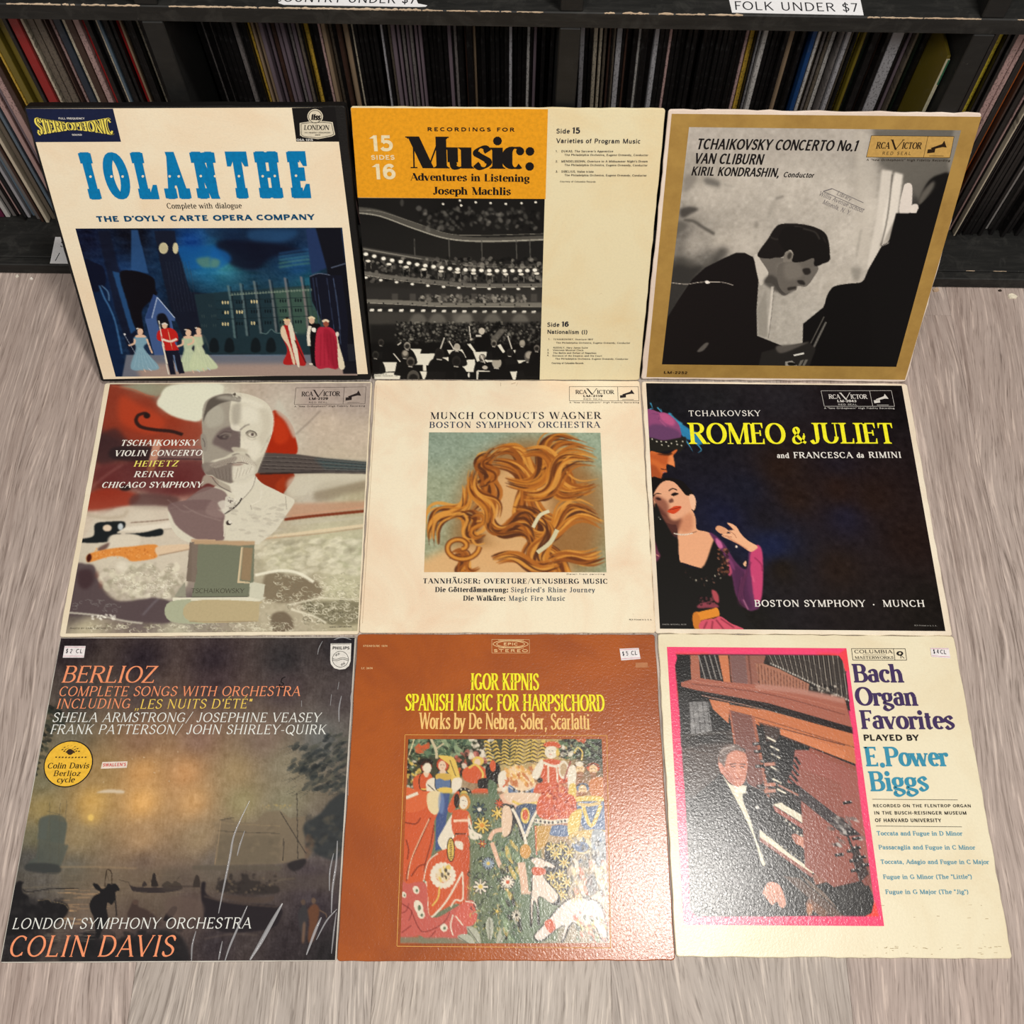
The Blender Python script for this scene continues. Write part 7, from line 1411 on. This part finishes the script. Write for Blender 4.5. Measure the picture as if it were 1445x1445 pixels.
# ------------------------------------------------------------------ paper signs, worn edge, crumbs
def flat_text(fnt, txt, a, b, cap, z, col, parent, name='lettering', label=None):
    A = np.array(a); B = np.array(b); L = np.linalg.norm(B-A); ex = (B-A)/L; ey = np.array([-ex[1], ex[0]])
    V_, F_, dz = text_geo(fnt, txt, L/cap); Pp = A+V_[:, :1]*cap*ex+V_[:, 1:]*cap*ey
    Pp = Pp-np.array(parent.location[:2])
    o = meshobj(name, [(p[0], p[1], z-parent.location[2]+q*.6) for p, q in zip(Pp, dz)], F_, ink(col), parent, label=label)
    Cover.fixup(None, o); return o
PAPER = card('sign_paper', (232, 232, 234), (205, 200, 196), .4, spots=False)
def sheet(name, pts, z, t=.0004, **k):
    cx = sum(p[0] for p in pts)/len(pts); cy = sum(p[1] for p in pts)/len(pts)
    root = empty(name, (cx, cy, z), **k); n = len(pts)
    vs_ = [(x-cx, y-cy, 0) for x, y in pts]+[(x-cx, y-cy, t) for x, y in pts]
    fix_normals(meshobj('paper', vs_, [tuple(range(n))[::-1], tuple(range(n, 2*n))]+[(i, (i+1) % n, n+(i+1) % n, n+i) for i in range(n)], PAPER, root)); return root
zt = .39265
s1 = sheet('paper_sign', [(.1961, .4638), (.3160, .4630), (.3155, .4935), (.1935, .4940)], zt, label='white paper sign FOLK UNDER $7 taped on the shelf board', cat='sign', group='paper price signs')
flat_text(Font(.11, .10, track=.08), 'FOLK UNDER $7', (.1985, .4672), (.3118, .4670), .0112, zt+.0005, (40, 40, 44), s1)
s2 = sheet('paper_sign', [(-.2170, .4668), (-.2120, .4648), (-.105, .4647), (-.0885, .4648), (-.083, .4652), (-.0815, .4668), (-.090, .4690), (-.098, .4925), (-.2195, .4930)], zt, label='white paper sign COUNTRY UNDER $7 with torn corner', cat='sign', group='paper price signs')
flat_text(Font(.11, .10, track=.08), 'COUNTRY UNDER $7', (-.2215, .4684), (-.0925, .4686), .0112, zt+.0005, (40, 40, 44), s2)
s3 = sheet('paper_sign', [(-.5690, .4612), (-.470, .4616), (-.4735, .5040), (-.5705, .5020)], .02065, label='white paper price sign on the base board behind the box set', cat='sign', group='paper price signs')
flat_text(Font(.10, .10, track=.1), 'SOUL $5', (-.5625, .4865), (-.487, .487), .010, .02110, (30, 30, 34), s3); flat_text(Font(.10, .10, track=.5), '/ 10 FOR $40', (-.5635, .4662), (-.478, .4665), .0105, .02110, (30, 30, 34), s3)
chipm = card('raw_chipboard', (206, 184, 158), (150, 120, 92), .6)
rr = random.Random(12)
def chips(name, x0, x1, y, z, n, wmax, parent_off):
    vs_, fs = [], []
    for k in range(n):
        x = x0+(x1-x0)*(k+rr.random())/n; L = rr.uniform(.004, .014); w_ = wmax*rr.uniform(.2, 1)
        b = len(vs_); m = 5
        top = [(x+L*i/m, y+w_*rr.uniform(.3, 1)*math.sin(math.pi*(i+.4)/(m+.8))) for i in range(m+1)]
        for px_, py_ in top: vs_ += [(px_, y-.00015, z-.0008*rr.random()-.0002), (px_, y-.00012, z+.00025), (px_, py_, z+.00028)]
        for i in range(m): fs += [(b+i*3, b+i*3+3, b+i*3+4, b+i*3+1), (b+i*3+1, b+i*3+4, b+i*3+5, b+i*3+2)]
    o = meshobj(name, vs_, fs, chipm, shelf); o.matrix_parent_inverse = Matrix.Translation((-.05, -YF, 0)); o['kind'] = 'stuff'; return fix_normals(o)
chips('worn_edge', -.62, -.347, YF, .3925, 40, .0022, 0); chips('worn_edge', -.318, -.083, YF, .3925, 42, .0024, 0); chips('worn_edge', -.083, .02, YF, .3925, 16, .0012, 0)
chips('worn_edge', .075, .20, YF, .3925, 16, .0028, 0); chips('worn_edge', .315, .42, YF, .3925, 22, .0014, 0); chips('worn_edge', .45, .66, YF, .3925, 20, .0008, 0)
chips('worn_edge', .5, .66, YF+.0105, .0205, 5, .0004, 0)
for x, y, s_, lab, cc in ((-.6169, .4565, .004, 'pale paint flake on the floor, second from the corner', (226, 218, 204)), (-.5987, .453, .003, 'small white crumb on the floor before the base board', (236, 230, 220)), (.6224, .4493, .008, 'curled cream flake on the floor by the gold sleeve side', (232, 222, 200)), (.5289, .4570, .007, 'beige torn card scrap at the gold sleeve edge', (196, 168, 140)), (.6084, .4570, .003, 'dark crumb on the floor before the base board', (60, 50, 44))):
    pts = [(s_*math.cos(a)*rr.uniform(.4, 1), s_*math.sin(a)*rr.uniform(.3, .7)) for a in np.linspace(0, 6.283, 9)[:-1]]
    vs_ = [(a, b, 0) for a, b in pts]+[(a*.9, b*.9, .0006+.001*abs(math.sin(i))) for i, (a, b) in enumerate(pts)]
    o = meshobj('paint_flake', vs_, [tuple(range(8))[::-1], tuple(range(8, 16))]+[(i, (i+1) % 8, 8+(i+1) % 8, 8+i) for i in range(8)], ink(cc), None); fix_normals(o); o.location = (x, y, .0001); setp(o, label=lab, cat='flake', group='flakes on the floor')

# ------------------------------------------------------------------ records standing in the bays
def spine_mat(name, col, marks):
    t = NT('spine_'+name); v = t.coords(); c_ = rgba(col)
    n = t.noise(v, 130, 4, .7); c2 = t.mix(t.ramp(n, [(.55, BL), (.72, (.5,)*3)]), c_, rgba(tuple(min(255, x*.5+60) for x in col)))
    if marks:
        vm = t.coords((500, 1, 420)); n2 = t.noise(vm, 1.0, 1, .5); sx_ = t.add('ShaderNodeSeparateXYZ'); t.link(t.coords(), sx_.inputs[0])
        z1 = t.ramp(sx_.outputs[2], [(.175, BL), (.18, WH), (.285, WH), (.29, BL)])
        mk = t.mix(1.0, t.ramp(n2, [(.55, BL), (.60, (.5,)*3)]), z1, 'MULTIPLY'); c2 = t.mix(mk, c2, rgba((40, 34, 34)))
    t.bump(t.noise(v, 600, 2), .2, .0005); return t.fin(c2, .4, .4)
SC = dict(black=(22, 20, 20), grey=(112, 106, 104), white=(196, 192, 188), cream=(206, 194, 172), tan=(150, 128, 104), red=(150, 30, 30), yellow=(212, 192, 52), mustard=(196, 160, 60), olive=(112, 98, 30), navy=(34, 46, 60), blue=(30, 66, 118), taupe=(104, 94, 82), brown=(66, 46, 38), plum=(96, 34, 62), pink=(182, 150, 146), silver=(168, 166, 170), green=(30, 44, 34), orange=(206, 110, 44), mauve=(112, 98, 106), bluegrey=(92, 108, 122))
SM = {k: spine_mat(k, v, k in ('cream', 'yellow', 'white', 'grey', 'silver', 'mustard', 'pink', 'taupe')) for k, v in SC.items()}
NM = dict(bluegrey='blue-grey', taupe='grey-brown')
X83 = lambda p: .000734*p-.538
B1 = [(-166, -158, 'bluegrey'), (-155, -150, 'white'), (-148, -139, 'plum'), (-137, -129, 'white'), (-126, -119, 'grey'), (-116, -111, 'pink'), (-109, -104, 'pink'), (-100, -94, 'silver'), (-92, -84, 'bluegrey'), (-83, -76, 'grey'), (-74, -69, 'brown'), (-66, -60, 'cream'), (-58, -50, 'taupe'), (-48, -42, 'bluegrey'), (-40, -32, 'pink'), (-30, -22, 'mauve'), (-20, -10, 'pink'), (-9, 0, 'brown'), (1, 5, 'yellow'), (5, 9, 'mustard'), (9, 20, 'olive'), (20, 30, 'olive'), (31, 34, 'silver'), (41, 55, 'red'), (55, 60, 'cream'), (60, 71, 'taupe'), (72, 83, 'taupe'), (83, 88, 'pink'), (88, 91, 'brown'), (91, 96, 'pink'), (96, 100, 'brown'), (100, 111, 'navy'), (111, 118, 'cream'), (118, 129, 'brown'), (129, 138, 'pink'), (138, 143, 'red'), (158, 162, 'cream'), (162, 167, 'bluegrey'), (185, 190, 'red'), (190, 194, 'tan'), (209, 213, 'cream')]
B2 = [(271, 275, 'bluegrey'), (283, 291, 'brown'), (300, 303, 'grey'), (312, 315, 'grey'), (345, 352, 'grey'), (365, 369, 'mustard'), (370, 374, 'tan'), (375, 380, 'tan'), (382, 388, 'mauve'), (389, 394, 'mauve'), (395, 401, 'brown'), (402, 408, 'mauve'), (410, 416, 'mauve'), (418, 423, 'grey'), (424, 430, 'mauve'), (432, 437, 'taupe'), (440, 447, 'mustard'), (462, 466, 'pink'), (467, 473, 'tan'), (474, 479, 'taupe'), (487, 493, 'brown'), (494, 502, 'tan'), (506, 510, 'cream'), (548, 551, 'silver'), (556, 561, 'taupe'), (562, 568, 'mauve'), (569, 574, 'mauve'), (575, 580, 'grey'), (581, 586, 'mauve'), (587, 592, 'grey'), (593, 598, 'mauve'), (599, 604, 'mauve'), (637, 643, 'mauve'), (646, 651, 'grey'), (660, 664, 'brown'), (673, 677, 'tan'), (723, 728, 'silver'), (748, 753, 'white'), (757, 762, 'mauve')]
B3 = [(821, 828, 'silver'), (840, 846, 'cream'), (848, 853, 'cream'), (854, 859, 'taupe'), (861, 864, 'brown'), (867, 871, 'taupe'), (872, 880, 'silver'), (884, 887, 'brown'), (902, 906, 'white'), (923, 930, 'silver'), (943, 948, 'pink'), (1050, 1055, 'pink'), (1056, 1063, 'mustard'), (1066, 1071, 'silver'), (1072, 1079, 'white'), (1107, 1116, 'tan'), (1136, 1143, 'blue'), (1144, 1149, 'white'), (1151, 1156, 'taupe'), (1157, 1162, 'grey'), (1163, 1168, 'taupe'), (1169, 1175, 'white'), (1177, 1182, 'grey'), (1183, 1189, 'silver'), (1192, 1196, 'taupe'), (1201, 1207, 'yellow'), (1207, 1212, 'olive'), (1215, 1222, 'green'), (1232, 1239, 'brown'), (1246, 1262, 'silver'), (1266, 1270, 'brown'), (1271, 1276, 'mauve'), (1277, 1281, 'taupe'), (1283, 1293, 'green')]
B4 = [(1352, 1358, 'brown'), (1394, 1405, 'yellow'), (1417, 1427, 'pink'), (1428, 1435, 'pink'), (1447, 1455, 'orange'), (1456, 1461, 'brown'), (1477, 1480, 'pink'), (1483, 1486, 'cream'), (1489, 1492, 'pink'), (1496, 1499, 'pink'), (1540, 1547, 'white')]
BAYS = [('bay at the left edge', B1, -.680, -.3475, 0, 'lp spines beside the box set'), ('bay under the COUNTRY sign', B2, -.3240, .0390, 1.8, 'lp spines under the country sign'), ('bay under the FOLK sign', B3, .0625, .4165, 1.8, 'lp spines under the folk sign'), ('bay at the right edge', B4, .4460, .640, 1.4, 'lp spines beside the gold sleeve')]
protos = {}
R5 = random.Random(41); nrec = 0
ORD = ['first', 'second', 'third', 'fourth', 'fifth', 'sixth', 'seventh', 'eighth', 'ninth', 'tenth', 'eleventh', 'twelfth']
def rec(xa, xb, colr, bay, lean, count, grp):
    """one sleeve on edge: spine forward"""
    wd = xb-xa-.0002; key = (colr, max(1.5, math.floor(wd*1000*2)/2))
    h = .3145*R5.uniform(.992, 1.0)
    y = R5.uniform(.524, .538); z = .0207
    if key not in protos:
        w2 = key[1]/1000; v, f = box_geo(-w2/2, w2/2, 0, .314, 0, .314, min(.0006, w2*.25))
        me = bpy.data.meshes.new('record'); me.from_pydata(v, [], f); me.materials.append(SM[colr]); me.update(); protos[key] = me
        import bmesh as _b
        bm = _b.new(); bm.from_mesh(me); _b.ops.recalc_face_normals(bm, faces=bm.faces); bm.to_mesh(me); bm.free()
    o = bpy.data.objects.new('record', protos[key]); COL.objects.link(o)
    xm = (xa+xb)/2+.27*math.tan(math.radians(lean))
    o.location = (xm, y, z+abs(math.sin(math.radians(lean)))*key[1]/2000); o.rotation_euler = (0, -math.radians(lean), 0); o.scale = (1, 1, h/.314)
    nm = NM.get(colr, colr)
    if colr == 'black': lab = 'black record spine, %s' % bay
    else:
        count[colr] = count.get(colr, 0)+1; k = count[colr]
        lab = '%s %s record spine from the left, %s' % (ORD[k-1] if k <= 12 else '%dth' % k, nm, bay)
    setp(o, lab, 'record', grp); return o
for bay, spec, x0, x1, lean0, grp in BAYS:
    cnt = {}; x = x0; sp = [(X83(a), X83(b), q) for a, b, q in spec]
    def lean_at(xx): return lean0*(1-(xx-x0)/(x1-x0))
    for a, b, q in sp+[(x1, None, None)]:
        if b is not None and b < x+.0015: continue
        gap = a-x
        if gap > .0022:
            n_ = max(1, int(round(gap/.0050))); st = gap/n_
            for k in range(n_):
                rec(x+k*st, x+(k+1)*st, R5.choice(['black']*9+(['brown'] if False else ['black'])), bay, lean_at(x+k*st), cnt, grp); nrec += 1
            x = a
        if b is not None and b <= x1+.001:
            rec(max(x, a), b, q, bay, lean_at(a), cnt, grp); nrec += 1; x = b
print('records', nrec)
# the sleeve pulled forward beside the upright
o = bx('pulled_record', -.0016, .0016, 0, .3145, 0, .3145, SM['olive'], None, b=.0006)
o.name = 'record'; o.location = (.4196, .4795, .0207); setp(o, 'olive record sleeve pulled forward beside the upright, FOLK sign bay', 'record', 'lp spines under the folk sign')
edge = meshobj('spine_edge', *box_geo(-.0016, .0016, -.0006, .0002, .004, .311), ink((214, 208, 180)), o); fix_normals(edge)
for z0, z1, cc in ((.10, .16, (30, 40, 90)), (.16, .20, (190, 60, 40)), (.2, .24, (230, 170, 90)), (.28, .31, (60, 120, 90))):
    fix_normals(meshobj('spine_print', *box_geo(.0002, .0018, -.0010, .0001, z0, z1), ink(cc), o))
